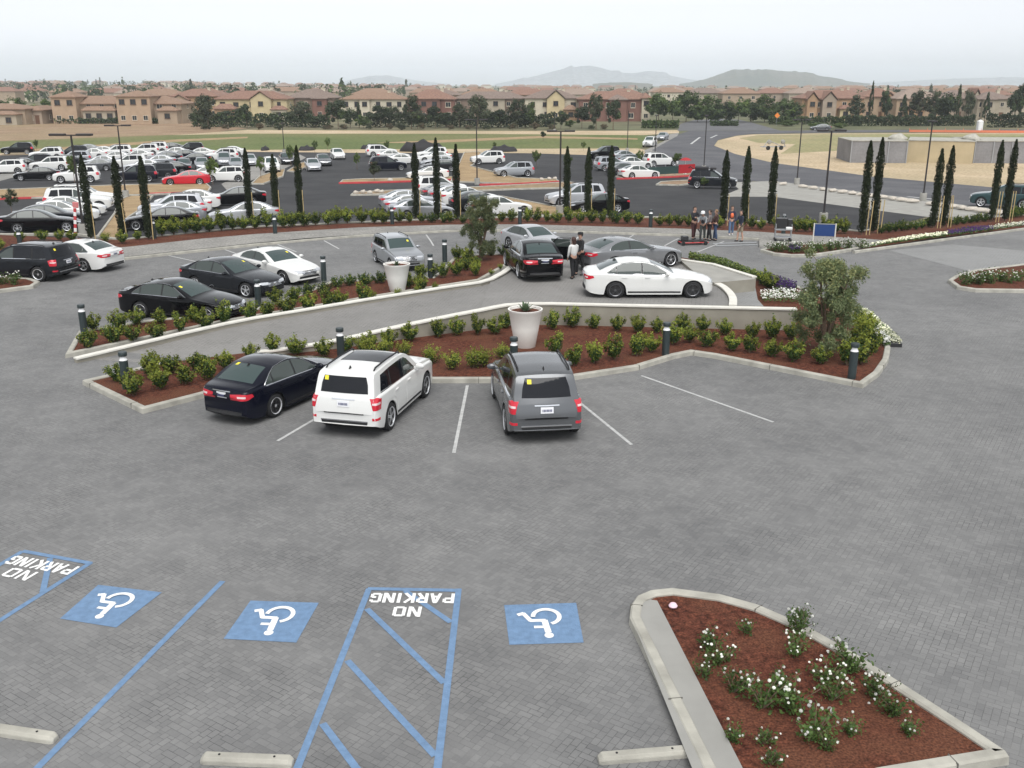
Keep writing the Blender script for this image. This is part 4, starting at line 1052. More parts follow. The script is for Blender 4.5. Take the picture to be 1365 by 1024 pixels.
shrubs([(669, 296), (682, 296), (703, 296), (716, 296), (729, 296), (742, 297), (757, 297), (773, 297), (789, 297), (804, 298), (820, 298), (836, 298), (850, 299)], 'in the hedge below the centre black sedan', g3, meshes=SHR+SHRD, adj='hedge shrub', sc=1.15)
shrubs([(880, 301), (892, 301), (905, 301), (918, 302), (958, 304), (985, 305), (1002, 305), (1014, 306)], 'in the hedge behind the film crew', g3, meshes=SHR, sc=1.0)
shrubs([(1036, 306), (1062, 309), (1074, 309), (1084, 309), (1098, 306), (1113, 311), (1125, 312)], 'in the hedge behind the blue sign', g3, meshes=SHR, adj='dense green shrub', sc=1.15)
shrubs([(1175, 311), (1184, 310), (1193, 309), (1202, 308), (1211, 307), (1220, 306), (1229, 304.5), (1238, 303)], 'right of the tallest cypress pair', g3, meshes=SHRD, adj='clipped shrub', sc=.92)
shrubs([(1266, 301), (1275, 300), (1284, 298.5), (1293, 297.5), (1302, 296.5), (1311, 295.5)], 'between the two rightmost cypress pairs', g3, meshes=SHRD, adj='clipped shrub', sc=.95)
shrubs([(1347, 291), (1354, 290), (1361, 289)], 'at the right edge of the picture', g3, meshes=SHRD, adj='clipped shrub', sc=1.2)
shrubs([(1018, 381), (1026, 386)], 'beside the end of the upper ledge above the purple flowers', g1, adj='yellow green bush', sc=.95, meshes=SHR)
def scatter_poly(poly, n):
    x0, x1 = min(p[0] for p in poly), max(p[0] for p in poly); y0, y1 = min(p[1] for p in poly), max(p[1] for p in poly); out = []
    while len(out) < n:
        x, y = rnd.uniform(x0, x1), rnd.uniform(y0, y1); c = False
        for i in range(len(poly)):
            a, b = poly[i], poly[i-1]
            if (a[1] > y) != (b[1] > y) and x < (b[0]-a[0])*(y-a[1])/(b[1]-a[1])+a[0]: c = not c
        if c: out.append((x, y))
    return out
def flower_mass(name, poly, h, n, petal, label_kind='stuff', leaf='rose_leaf', s=.07, z=.1, pf=.6):
    cl = []
    for x, y in scatter_poly(poly, n):
        zz = hgt(y)+z+h*rnd.uniform(.25, 1)
        pet = rnd.random() < pf and zz > hgt(y)+z+h*.5
        cl.append((Vector((x, y, zz+(.03 if pet else 0))), Vector((0, -.2, 1))+rdir()*(.5 if pet else 1), s*rnd.uniform(.7, 1.3), .8, 1 if pet else 0))
    return tag(mob(name, leaf_mesh(name, cl, (M[leaf], M[petal]))), kind='stuff')
flower_mass('purple_flowers', pxy([(1010, 373), (1040, 379), (1062, 388), (1058, 396), (1030, 391), (1012, 384)]), .28, 2600, 'petal_purple', pf=.75)
flower_mass('white_flowers', pxy([(1012, 399), (1035, 394), (1062, 397), (1075, 404), (1060, 409), (1015, 408)]), .28, 1200, 'petal', pf=.6)
flower_mass('white_flowers', pxy([(1148, 432), (1162, 446), (1181, 459), (1186, 466), (1178, 468), (1165, 455), (1148, 440)]), .26, 1100, 'petal', pf=.7)
flower_mass('white_flowers', pxy([(1145, 336), (1190, 328), (1235, 322), (1262, 318.5), (1262, 315.5), (1190, 325)]), .22, 1500, 'petal_cream', pf=.75, s=.1)
flower_mass('purple_flowers', pxy([(1262, 318.5), (1325, 311), (1322, 307), (1290, 309), (1262, 314.5)]), .24, 1300, 'petal_purple', pf=.8, s=.1)
flower_mass('white_flowers', pxy([(1318, 311), (1365, 304.5), (1420, 298), (1420, 294), (1365, 301), (1318, 307)]), .22, 1100, 'petal_cream', pf=.75, s=.1)
flower_mass('purple_flowers', pxy([(1050, 340.5), (1066, 341), (1066, 335), (1052, 335)]), .3, 500, 'petal_purple', pf=.6, s=.09)
flower_mass('grass', pxy([(918, 352.5), (952, 360), (1007, 379.5), (1014, 377.5), (960, 356), (918, 348)]), .42, 2600, 'shrub_new', leaf='grassy', pf=.12, s=.10, z=.1)
sheet('grass_bed', pxy([(895, 356), (952, 361), (1007, 380), (1014, 377.5), (960, 355), (895, 343)]), .09, M['mulch'])
# trays of white flowers standing on the pavers by the kerb
tr = [P(x, y).to_2d() for x, y in [(1150, 421), (1160, 429), (1168, 437), (1176, 444), (1183, 451), (1190, 459)]]
for i, p in enumerate(tr):
    q = tr[min(i+1, len(tr)-1)]-tr[max(i-1, 0)]; an = math.atan2(q.y, q.x)
    root = empty('flower_tray', (p.x, p.y, 0), an, f'black nursery tray of white flowers on the pavers, {ORD[i]} from the top of the row' if i else 'black nursery tray of white flowers at the top of the row by the olive tree', 'flower tray', 'flower trays waiting to be planted')
    bm = bmesh.new(); L_ = .80
    add_box(bm, (0, 0, .07), (L_, .42, .14), bev=.012); mob('tray', bm2me('tray', bm, (M['black'],)), root)
    cl = []
    for k in range(240):
        v = Vector((rnd.uniform(-L_/2, L_/2), rnd.uniform(-.21, .21), .14+rnd.uniform(0, .12)))
        cl.append((v, Vector((0, 0, 1))+rdir()*.6, .075*rnd.uniform(.7, 1.3), .85, 1 if rnd.random() < .72 else 0))
    mob('blossoms', leaf_mesh('tray_flowers', cl, (M['rose_leaf'], M['petal_cream'])), root)
# white roses
def rose_mesh(w, h, nl, nf):
    bm = bmesh.new(); cl = []; fl = []; canes = []
    for i in range(9):
        a = rnd.uniform(0, 6.28); r = w*rnd.uniform(.25, 1.0); tip = Vector((r*math.cos(a), r*math.sin(a), h*rnd.uniform(.55, 1.1)))
        canes.append(tip); add_tube(bm, [Vector((0, 0, 0)), tip*.5+Vector((0, 0, .04)), tip], [.009, .007, .004], 5, 1)
    for i in range(nl):
        tp = canes[rnd.randrange(9)]; t = rnd.uniform(.2, 1)
        c = tp*t+rdir()*rnd.uniform(.02, .13); c.z = max(.02, c.z)
        cl.append((c, Vector((c.x, c.y, .3))+rdir()*.8, .062*rnd.uniform(.6, 1.3), .62, 0))
    lm = leaf_mesh('rose_foliage', cl, (M['rose_leaf'], M['bark']), bm)
    cl = []
    for i in range(nf):
        tp = canes[rnd.randrange(9)]
        c0 = tp*rnd.uniform(.8, 1.0)+rdir()*rnd.uniform(.02, .15); c0.z = max(.12, c0.z+.03)
        s = rnd.uniform(.020, .033)
        for k in range(13):
            d = rdir(); d.z = abs(d.z)*1.1-.15
            cl.append((c0+d*s*.55, d, s*1.25, .9, 0))
    fm = leaf_mesh('rose_blossom', cl, (M['petal'],))
    return lm, fm
RS = [rose_mesh(.31, .34, 300, n) for n in (9, 12, 14)]; RL = [rose_mesh(.22, .26, 190, n) for n in (4, 6)]
roses = [(947, 866, 1), (960, 885, 1), (996, 845, 0), (978, 924, 1), (1066, 843, 1), (1060, 872, 1), (1040, 922, 1), (1056, 948, 2), (1016, 945, 2), (975, 988, 0), (1019, 992, 0), (1105, 908, 1), (1110, 934, 1), (1134, 893, 2), (1085, 984, 2), (1132, 978, 0), (1168, 928, 1), (1190, 951, 1), (1209, 978, 0), (1028, 1020, 0), (1100, 1000, 0), (940, 903, 0), (1066, 826, 0)]
rl = ['with a double head of blooms, highest at left', 'left of centre in the upper half of the bed', 'sparse, alone near the rounded top of the bed', 'beside the concrete strip halfway down', 'with long stalks leaning over the right kerb at the top', 'right of centre just below the tall stalks', 'upper plant of the thick clump in the middle', 'largest of the thick clump in the middle', 'left plant of the thick clump in the middle', 'small, against the concrete strip near the bottom', 'small, near the bottom between strip and centre', 'with blooms in a line right of the middle clump', 'lower of the pair right of the middle clump', 'closest to the right kerb halfway', 'broad, in the lower middle of the bed', 'narrow, with a single bloom low on the right', 'upper of the two by the right kerb', 'lower of the two by the right kerb with a big bloom', 'rightmost in the bed, covered in round blooms', 'tiny, at the very bottom edge of the picture', 'tiny, below the broad plant near the bottom', 'tiny, beside the concrete strip in the upper half', 'smallest, below the kerb at the top right']
for (x, y, k), d in zip(roses, rl):
    root = empty('rose_bush', P(x, y, .09), rnd.uniform(0, 6.28), 'white rose bush '+d, 'rose bush', 'white rose bushes in the corner bed')
    lm, fm = rnd.choice(RS if k else RL); s = (.78, .92, 1.15)[k]; root.scale = (s, s, s)
    mob('foliage', lm, root); mob('blossom', fm, root)
bm = bmesh.new(); add_lathe(bm, [(.02, 0), (.06, .02), (.075, .05), (.05, .09), (.01, .10)], 12)
tag(mob('rose_bloom', bm2me('rose_bloom', bm, (simple('pink bloom', (.75, .55, .62), .8),), 50), None, P(897, 811, .1)), 'single fallen pale pink bloom on the mulch at the top of the rose bed', 'flower')
for pts, where, g in [([(1030, 335), (1040, 336), (1050, 334), (1063, 335), (1074, 337), (1086, 335), (1096, 336), (1107, 334), (1118, 333), (1130, 332), (1146, 331)], 'under the blue sign', 'roses under the blue sign'), ([(1285, 380), (1294, 377), (1303, 379), (1312, 376), (1322, 378), (1333, 375), (1344, 377), (1356, 375)], 'in the right hand island', 'roses in the right hand island'), ([(4, 379), (18, 380)], 'in the small island below the dark SUV', 'roses in the small island')]:
    for i, (x, y) in enumerate(pts):
        lb = f'white rose bush {where}, ' + (ordi(i, len(pts)) if i in (0, len(pts)-1) else ORD[i]+' from the left')
        root = empty('rose_bush', P(x, y, .09), rnd.uniform(0, 6.28), lb, 'rose bush', g); root.scale = (1.35, 1.35, 1.35)
        lm, fm = rnd.choice(RS); mob('foliage', lm, root); mob('blossom', fm, root)
# ------------------------------------------------------------------ trees
def olive(name, loc, h, w, label, n=5200, leaf=.085, seed=3):
    rr = random.Random(seed); root = empty(name, loc, 0, label, 'tree', 'olive trees in the planted islands')
    bm = bmesh.new(); ends = []
    for i in range(7):
        a = 2*math.pi*i/7+rr.uniform(-.3, .3); r = w*rr.uniform(.22, .42)
        p = [Vector((.05*math.cos(a), .05*math.sin(a), 0)), Vector((.12*r*math.cos(a)+.04, .12*r*math.sin(a), h*.22)), Vector((.5*r*math.cos(a), .5*r*math.sin(a), h*.48)), Vector((r*math.cos(a), r*math.sin(a), h*rr.uniform(.66, .9)))]
        add_tube(bm, p, [.055, .042, .03, .012], 6)
        for k in range(5):
            b = p[2].lerp(p[3], rr.uniform(-.3, 1)); d = Vector((rr.uniform(-1, 1), rr.uniform(-1, 1), rr.uniform(-.1, 1.0))).normalized()
            e = b+d*w*rr.uniform(.15, .30)
            add_tube(bm, [b, b.lerp(e, .5)+Vector((0, 0, .03)), e], [.015, .01, .005], 4); ends.append(e)
        ends.append(p[3])
    mob('trunk', bm2me('trunk', bm, (M['bark'],), 60), root)
    cl = []; cen = []
    for e in ends: cen.append((e, rr.uniform(.14, .27)*w*.55))
    for i in range(85):
        a = rr.uniform(0, 6.28); z = rr.uniform(.10, .96); r = w*.5*(math.sin(math.pi*min(1, (z+.02))**.72))**.6*rr.uniform(.5, 1.0)
        cen.append((Vector((r*math.cos(a), r*math.sin(a), z*h)), rr.uniform(.12, .24)*w*.6))
    for i in range(n):
        c, s = cen[rr.randrange(len(cen))]
        d = rdir(); p = c+Vector((d.x, d.y, d.z*1.15))*s*rr.uniform(.2, 1.0)
        if p.z < .25: continue
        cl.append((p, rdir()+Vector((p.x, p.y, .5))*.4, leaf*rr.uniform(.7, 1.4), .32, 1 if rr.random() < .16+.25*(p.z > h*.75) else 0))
    mob('crown', leaf_mesh('crown', cl, (M['olive'], M['olive_new'])), root)
    return root
olive('olive_tree', P(1096, 474, .1), 3.15, 2.1, 'bushy grey green olive tree at the right end of the near island', 26000, .095, 5)
olive('olive_tree', P(641, 347, .1), 3.15, 1.75, 'grey green olive tree on the far side of the ramp behind the silver sedan', 19000, .095, 11)
def cypress_mesh(h, r, n):
    cl = []
    for i in range(n):
        t = rnd.random()**.85; z = .12+t*(h-.12)
        rad = r*(min(1, (z/.35))**.5)*(1-max(0, (t-.72)/.28)**1.7*.9)*rnd.uniform(.68, 1.16)
        a = rnd.uniform(0, 6.283)
        rad *= 1+.14*math.sin(z*6+a*2)
        c = Vector((rad*math.cos(a), rad*math.sin(a), z))
        cl.append((c, Vector((math.cos(a), math.sin(a), -.2))+rdir()*.7, .135*rnd.uniform(.6, 1.3), .42, 0))
    bm = bmesh.new(); add_lathe(bm, [(.10, .25), (r*.6, .8), (r*.62, h*.5), (r*.3, h*.8), (.03, h*.97)], 9)
    return leaf_mesh('cypress_crown', cl, (M['cypress'],), bm)
CYM = [cypress_mesh(4.9, .21, 2800) for _ in range(3)]
bm = bmesh.new(); add_tube(bm, [(0, 0, 0), (0, 0, 2.4), (.02, 0, 4.5)], [.05, .04, .012], 6); CYT = bm2me('cypress_trunk', bm, (M['bark'],))
bm = bmesh.new(); add_lathe(bm, [(.026, -.05), (.026, 1.95), (.01, 1.97)], 8); STK = bm2me('stake', bm, (M['stake'],))
cyp = [(122, 319, 109.6, 207), (164, 317, 146, 209), (199, 319, 183, 209), (334, 297, 323, 198), (369, 293, 357, 206), (401, 293, 386, 195), (555, 292, 553, 192), (583, 294, 583, 185), (609, 294, 606, 193), (755, 289, 752, 196), (783, 290, 786, 197), (813, 290, 815, 195), (963, 301, 968, 201), (991, 301, 1003, 196), (1026, 301, 1031, 196), (1148, 313, 1159, 189), (1163, 311, 1170, 185), (1243, 304, 1247, 199), (1257, 303, 1267, 195), (1321, 296, 1327, 188), (1339, 295, 1343, 187)]
cyl = ['leftmost of the three dark cypresses by the striped post', 'middle one of the three cypresses beside the left lamp post', 'right one of the three cypresses at left, by a bollard', 'cypress in front of the silver and black sedans', 'cypress at the tail of the silver sedan', 'cypress standing alone before the empty asphalt', 'leftmost of three cypresses before the silver sedans', 'tallest middle cypress before the silver sedans', 'right one of three cypresses before the silver sedans', 'cypress beside the lamp post by the silver SUV', 'cypress in front of the black sedan in the centre lot', 'cypress at the tail of the black sedan in the centre lot', 'cypress directly behind the film crew', 'cypress between the crew and the equipment cart', 'cypress left of the lamp post behind the equipment cart', 'left one of the tall cypress pair right of the blue sign', 'right one of the tall cypress pair right of the blue sign', 'short left one of the cypress pair before the tan wall', 'right one of the cypress pair before the tan wall', 'left one of the cypress pair near the right edge', 'rightmost cypress, near the right edge']
for (bx, by, tx, ty), lb in zip(cyp, cyl):
    b = P(bx, by, .09); root = empty('cypress', b, rnd.uniform(0, 6.28), ('slender ' if 'cypress' in lb[:8] else '')+lb, 'cypress', 'cypress trees along the lot')
    s = (by-ty)/ppm(b.y)/4.9*.98; root.scale = (1.0, 1.0, s)
    mob('trunk', CYT, root); mob('crown', rnd.choice(CYM), root)
    for a in ((.27,) if bx < 350 or bx > 950 and bx < 1100 else (.24, .42) if bx > 1100 else (.26,)):
        k = mob('stake', STK, root); k.rotation_euler = (0, R_(rnd.uniform(-3, 3)), 0)
        # stakes stand to the right of the stem as the camera sees it
        v = Matrix.Rotation(-root.rotation_euler.z, 3, 'Z') @ Vector((a, -.12, 0)); k.location = v; k.scale = (1, 1, 1/s)
# small young trees in the lot
def crown_mesh(n, mats, leaf=.12, clumps=26, flat=1.0, conical=False, droop=0., light=.2, core=.25):
    """crown of radius 1 and height 2 round the origin, built of leaf clumps with gaps between"""
    n = int(n*1.7); leaf *= 1.1; cl = []; cen = []
    for i in range(clumps):
        d = rdir(); r = rnd.uniform(.45, .86)
        c = Vector((d.x*r, d.y*r, d.z*r*flat))
        if conical:
            z = rnd.uniform(-.95, .95); rr = (1-(z+1)/2)**.8*.8*rnd.uniform(.6, 1); a = rnd.uniform(0, 6.28); c = Vector((rr*math.cos(a), rr*math.sin(a), z))
        cen.append((c, rnd.uniform(.16, .36) if not conical else rnd.uniform(.10, .22), 1 if rnd.random() < light else 0))
    if not conical: cen += [(Vector((0, 0, -.2+.4*k)), .42, 0) for k in range(3)]
    for i in range(n):
        c, s, mi = cen[rnd.randrange(len(cen))]
        d = rdir(); p = c+d*s*rnd.uniform(.35, 1)
        cl.append((p, d+rdir()*.6+Vector((0, 0, .3)), leaf*rnd.uniform(.6, 1.4), .7, mi))
    return leaf_mesh('tree_crown', cl, mats)
CR = {
 'round': [crown_mesh(1500, (M['tree_mid'], M['tree_light']), .13) for _ in range(3)],
 'dark': [crown_mesh(1500, (M['tree_dark'], M['tree_mid']), .13, light=.12) for _ in range(3)],
 'grey': [crown_mesh(1300, (M['tree_grey'], M['tree_dark']), .13, 30, light=.3) for _ in range(3)],
 'conifer': [crown_mesh(1300, (M['tree_dark'], M['tree_mid']), .12, 46, conical=True, light=.1) for _ in range(2)],
 'light': [crown_mesh(1300, (M['tree_light'], M['tree_mid']), .13) for _ in range(2)],
 'dry': [crown_mesh(800, (M['tree_dry'], M['tree_grey']), .15, 20, light=.3) for _ in range(2)],
}
bm = bmesh.new(); add_tube(bm, [(0, 0, -.02), (.01, 0, .4), (0, .01, 1)], [.05, .035, .02], 7)
for k in range(5):
    a = k*1.3; add_tube(bm, [(0, 0, .45+.08*k), (.12*math.cos(a), .12*math.sin(a), .62+.08*k), (.26*math.cos(a), .26*math.sin(a), .85+.07*k)], [.02, .014, .005], 5)
TRUNK = bm2me('tree_trunk', bm, (M['bark'],))
def tree(kind, loc, h, w, label, group, trunk_h=.3, name='tree', cat='tree'):
    root = empty(name, loc, rnd.uniform(0, 6.28), label, cat, group)
    t = mob('trunk', TRUNK, root); t.scale = (h*.28, h*.28, h*.72)
    c = mob('crown', rnd.choice(CR[kind]), root, (0, 0, h*(trunk_h+(1-trunk_h)/2))); c.scale = (w/2, w/2, h*(1-trunk_h)/2)
    return root
for x, y, ty, w, k, lb in [(16, 285, 252, 1.2, 'grey', 'thin young tree by the black sedan at the left edge'), (49, 201, 186, .9, 'light', 'young tree right of the far black SUV at left'), (100, 247, 205, 1.3, 'light', 'young tree half behind the left lamp post'), (284, 246, 210, 1.5, 'light', 'young tree beside the red sedan'), (348, 239, 207, 1.1, 'light', 'young tree left of the white car facing us'), (388, 222, 193, 1.2, 'light', 'young tree behind the lone cypress'), (420, 206, 187, 1.0, 'light', 'left one of two young trees by the lone white car'), (437, 201, 183, 1.0, 'light', 'right one of two young trees by the lone white car'), (476, 226, 203, 1.0, 'light', 'young tree standing in the empty asphalt'), (499, 242, 215, 1.8, 'grey', 'young tree on the red kerbed island by the navy SUV'), (516, 205, 187, 1.0, 'light', 'young tree behind the white cars in the centre'), (715, 224, 200, 1.3, 'light', 'young tree right of the silver SUV'), (724, 188, 175, 1.4, 'dark', 'small dark tree out in the field'), (778, 201, 189, 1.0, 'light', 'young tree at the far edge of the lot by the black SUV'), (852, 222, 200, 1.1, 'light', 'young tree among the white cars in the right group'), (901, 224, 203, 1.7, 'light', 'bushy young tree behind the red banner'), (659, 200, 189, .9, 'light', 'young tree behind the white SUV'), (757, 232, 205, 1.2, 'light', 'young tree behind the cypress at the lamp post'), (938, 252, 236, 1.0, 'light', 'young tree behind the grey pickup')]:
    b = P(x, y, -.03); h = (y-ty)/ppm(b.y, -1.5)
    tree(k, b, h, w, lb, 'young trees in the lot', .35, 'young_tree')
# ================================================================== HOUSES
HW = {}
for nm, c in dict(tan=(.352, .273, .198), peach=(.387, .282, .194), orange=(.378, .242, .145), yellow=(.510, .422, .255), cream=(.528, .475, .370), brick=(.198, .101, .079), brown=(.211, .154, .119), beige=(.370, .321, .246), pink=(.343, .273, .211)).items():
    HW[nm] = simple('stucco '+nm, c, .95, noise=.10, nscale=.5)
HR = {'red': tile_mat('red roof tiles', (.175, .095, .07), (.27, .16, .115)), 'rust': tile_mat('rust roof tiles', (.20, .125, .085), (.29, .19, .13)), 'grey': tile_mat('grey brown roof tiles', (.15, .11, .09), (.235, .18, .15)), 'pink': tile_mat('pale roof tiles', (.23, .17, .135), (.31, .24, .195))}
M['pane'] = simple('window pane', (.03, .035, .04), .08, spec=.6)
M['trim'] = simple('window trim', (.62, .55, .44), .8)
M['trim_dark'] = simple('dark shutter trim', (.10, .065, .05), .8)
M['doorwood'] = simple('door wood', (.14, .07, .04), .6)
bm = bmesh.new()
for s in ((0, .47, 1, .06), (0, -.47, 1, .06), (-.47, 0, .06, .88), (.47, 0, .06, .88)): add_box(bm, (s[0], -.05, s[1]), (s[2], .12, s[3]))
add_box(bm, (0, -.035, 0), (.035, .06, .88)); add_box(bm, (0, 0, -.53), (1.14, .26, .06))
WFR = bm2me('window_frame', bm, (M['trim'],))
bm = bmesh.new(); add_box(bm, (0, -.004, 0), (.90, .03, .90)); WPN = bm2me('window_pane', bm, (M['pane'],))
def h_window(root, loc, w, h, rz=0, dark=False):
    f = mob('window', WFR, root, loc, (0, 0, rz), M['trim_dark'] if dark else None); f.scale = (w, 1, h)
    mob('pane', WPN, f); return f
def h_block(root, x0, x1, y0, y1, eave, rise, wall, roof, kind='hip', over=.5, z0=0.0, axis='x'):
    bm = bmesh.new(); add_box(bm, ((x0+x1)/2, (y0+y1)/2, (z0+eave)/2), (x1-x0, y1-y0, eave-z0))
    X0, X1, Y0, Y1 = x0-over, x1+over, y0-over, y1+over
    if kind == 'gable':      # ridge runs along y, gable faces the camera; the wall fills the gable
        a = [bm.verts.new(p) for p in ((x0, y0, eave), (x1, y0, eave), ((x0+x1)/2, y0, eave+rise*(x1-x0)/(X1-X0)))]; bm.faces.new(a)
        a = [bm.verts.new(p) for p in ((x0, y1, eave), (x1, y1, eave), ((x0+x1)/2, y1, eave+rise*(x1-x0)/(X1-X0)))]; bm.faces.new(a)
    mob('wall', bm2me('house_wall', bm, (HW[wall],)), root)
    bm = bmesh.new(); t = .22
    if kind == 'gable':
        xm = (X0+X1)/2
        for sx, ex in ((X0, xm), (X1, xm)):
            lo = [(sx, Y0, eave-.05), (sx, Y1, eave-.05), (ex, Y1, eave+rise), (ex, Y0, eave+rise)]
            a = [bm.verts.new(p) for p in lo]; b = [bm.verts.new((p[0], p[1], p[2]+t)) for p in lo]
            bm.faces.new(a); bm.faces.new(b)
            for i in range(4): bm.faces.new((a[i], a[(i+1) % 4], b[(i+1) % 4], b[i]))
    else:
        d = min(X1-X0, Y1-Y0)/2
        if X1-X0 >= Y1-Y0: r0, r1 = (X0+d, (Y0+Y1)/2), (X1-d, (Y0+Y1)/2)
        else: r0, r1 = ((X0+X1)/2, Y0+d), ((X0+X1)/2, Y1-d)
        z = eave
        b0 = [bm.verts.new(p) for p in ((X0, Y0, z), (X1, Y0, z), (X1, Y1, z), (X0, Y1, z))]
        b1 = [bm.verts.new((v.co.x, v.co.y, z+t)) for v in b0]
        R0, R1 = bm.verts.new((*r0, z+t+rise)), bm.verts.new((*r1, z+t+rise))
        bm.faces.new(b0[::-1])
        for i in range(4): bm.faces.new((b0[i], b0[(i+1) % 4], b1[(i+1) % 4], b1[i]))
        if X1-X0 >= Y1-Y0: fs = [(b1[0], b1[1], R1, R0), (b1[1], b1[2], R1), (b1[2], b1[3], R0, R1), (b1[3], b1[0], R0)]
        else: fs = [(b1[0], b1[1], R0), (b1[1], b1[2], R1, R0), (b1[2], b1[3], R1), (b1[3], b1[0], R0, R1)]
        for f in fs: bm.faces.new(f)
    return mob('roof', bm2me('house_roof', bm, (HR[roof],)), root)
def house(px0, px1, Y, label, wall, roof, blocks=None, eave=5.9, rise=2.3, depth=11., nwin=4, storeys=2, kind='hip', group='stucco houses beyond the field', door=True, win2=None, chim=True, zg=-2.06, far=False):
    a, b = PY(px0, 150, Y).x, PY(px1, 150, Y).x; w = b-a
    root = empty('house', ((a+b)/2, Y, zg), 0, label, 'house', group)
    rf = h_block(root, -w/2, w/2, 0, depth, eave, rise, wall, roof, kind)
    if chim:
        bm = bmesh.new(); add_box(bm, (w*.22, depth*.5, eave+rise*.75), (.9, .9, 2.0)); add_box(bm, (w*.22, depth*.5, eave+rise*.75+1.05), (1.1, 1.1, .16))
        mob('chimney', bm2me('chimney', bm, (HW['cream'],)), rf)
    for s in range(storeys):
        z = 1.65 + s*2.9
        n = nwin
        for k in range(n):
            x = -w/2+w*(k+.5)/n + rnd.uniform(-.3, .3)
            if s == 0 and door and k == n//2:
                bm = bmesh.new(); add_box(bm, (0, -.04, 1.1), (1.1, .12, 2.2), bev=.02); add_box(bm, (0, -.02, 2.27), (1.4, .2, .12)); d = mob('door', bm2me('door', bm, (M['doorwood'],)), root, (x, 0, 0)); continue
            h_window(root, (x, -.02, z), rnd.choice((1.3, 1.6, 1.1)), rnd.choice((1.3, 1.5)), 0, dark=(wall in ('cream', 'yellow', 'peach')))
        for sx in (-1, 1):
            if not far: h_window(root, (sx*(w/2+.02), depth*.45, z), 1.2, 1.3, -sx*-math.pi/2 if sx < 0 else math.pi/2)
    for bl in (blocks or []):
        bx0, bx1, by0, by1, be, br, bw_, brf, bk = bl[:9]
        h_block(root, -w/2+w*bx0, -w/2+w*bx1, by0, by1, be, br, bw_, brf, bk, .4)
        for q in range(bl[9] if len(bl) > 9 else 1):
            nn = bl[9] if len(bl) > 9 else 1
            xx = -w/2+w*(bx0+(bx1-bx0)*(q+.5)/nn)
            h_window(root, (xx, by0-.02, be-1.3), 1.5, 1.4, 0, dark=True)
            if be > 4.5: h_window(root, (xx, by0-.02, 1.6), 1.3, 1.3, 0)
    return root
YH = 300
house(-70, 33, 268, 'low tan house with rust roof at the far left edge', 'tan', 'rust', [(.55, .95, -3, 0, 2.6, .8, 'beige', 'rust', 'hip', 2)], 3.9, 1.3, nwin=6, storeys=1)
house(34, 55, 272, 'small tan house right of the low house at the left edge', 'pink', 'rust', None, 3.5, 1.1, nwin=2, chim=False, storeys=1)
house(72, 242, 276, 'long tan villa with two square towers and a rust roof', 'tan', 'rust', [(.02, .21, -2.5, 6, 6.9, 1.5, 'peach', 'rust', 'hip', 2), (.53, .79, -3, 6, 7.1, 1.5, 'peach', 'rust', 'hip', 3), (.25, .50, -2, 0, 3.4, 1.0, 'beige', 'rust', 'hip', 3), (.84, .99, -3, 0, 3.4, 1.0, 'tan', 'rust', 'hip', 1)], 5.1, 2.0, nwin=9, depth=12)
house(229, 292, 318, 'orange house with red hip roof behind the tall roadside trees', 'orange', 'red', [(.05, .4, -2, 0, 5.6, 1.6, 'peach', 'red', 'gable', 1)], 6.6, 2.2)
house(288, 383, 302, 'yellow house with an arched gable and a red brown roof', 'yellow', 'red', [(.52, .80, -2.2, 4, 6.1, 2.2, 'yellow', 'red', 'gable', 1), (.02, .30, -3, 0, 3.2, 1.4, 'orange', 'red', 'hip', 1), (.80, 1.0, -2, 0, 3.0, 1.0, 'cream', 'red', 'hip', 1)], 6.0, 2.3, nwin=5)
house(383, 447, 312, 'brick house with a wide brown roof', 'brown', 'grey', [(.55, .85, -1.6, 4, 6.0, 1.2, 'brick', 'grey', 'hip', 1)], 6.2, 2.6, nwin=4)
house(455, 541, 306, 'long cream house with six upper windows and a rust roof', 'cream', 'rust', [(.30, .45, -1.2, 3, 5.9, .9, 'cream', 'rust', 'hip', 1)], 5.9, 1.9, nwin=6)
house(543, 606, 300, 'red brick house with red hip roof in the middle of the row', 'brick', 'red', [(.25, .7, -1.8, 4, 6.1, 2.0, 'brick', 'red', 'hip', 2)], 6.0, 2.7, nwin=4)
house(605, 702, 310, 'house with a long grey roof behind the middle lamp post', 'brown', 'grey', [(.45, .7, -1.5, 3, 6.0, 1.0, 'beige', 'grey', 'hip', 1)], 6.0, 2.0, nwin=6)
house(700, 772, 302, 'pale yellow house with a front gable and double window', 'cream', 'grey', [(.40, .72, -2.0, 4, 6.2, 2.5, 'yellow', 'grey', 'gable', 1), (.72, .95, -2.5, 0, 3.0, 1.2, 'orange', 'rust', 'hip', 1)], 6.2, 2.3, nwin=4)
house(772, 866, 292, 'dark red brick house at the street corner', 'brick', 'red', [(.42, .66, -2, 3, 6.0, 1.4, 'brick', 'grey', 'hip', 1), (.88, 1.0, -1, 6, 6.4, 1.4, 'cream', 'red', 'hip', 1)], 6.1, 2.1, nwin=6)
house(1068, 1150, 302, 'orange house with two round topped gables at the right of the trees', 'orange', 'red', [(.06, .22, -2, 4, 6.0, 2.2, 'orange', 'red', 'gable', 1), (.30, .52, -2.4, 4, 5.9, 2.4, 'pink', 'red', 'gable', 1), (.6, .78, -1.8, 0, 3.2, 1.0, 'yellow', 'red', 'hip', 1)], 6.2, 2.3, nwin=5)
house(1150, 1198, 308, 'orange house with a tall side wall behind the slim conifers', 'peach', 'red', [(.5, .8, -1.5, 4, 6.4, 1.6, 'orange', 'red', 'gable', 1)], 6.6, 2.6, nwin=3)
house(1194, 1252, 300, 'tan house with a pale roof behind grey green trees', 'peach', 'pink', [(.2, .6, -2, 3, 3.2, 1.4, 'orange', 'red', 'hip', 2)], 6.1, 2.9, nwin=4)
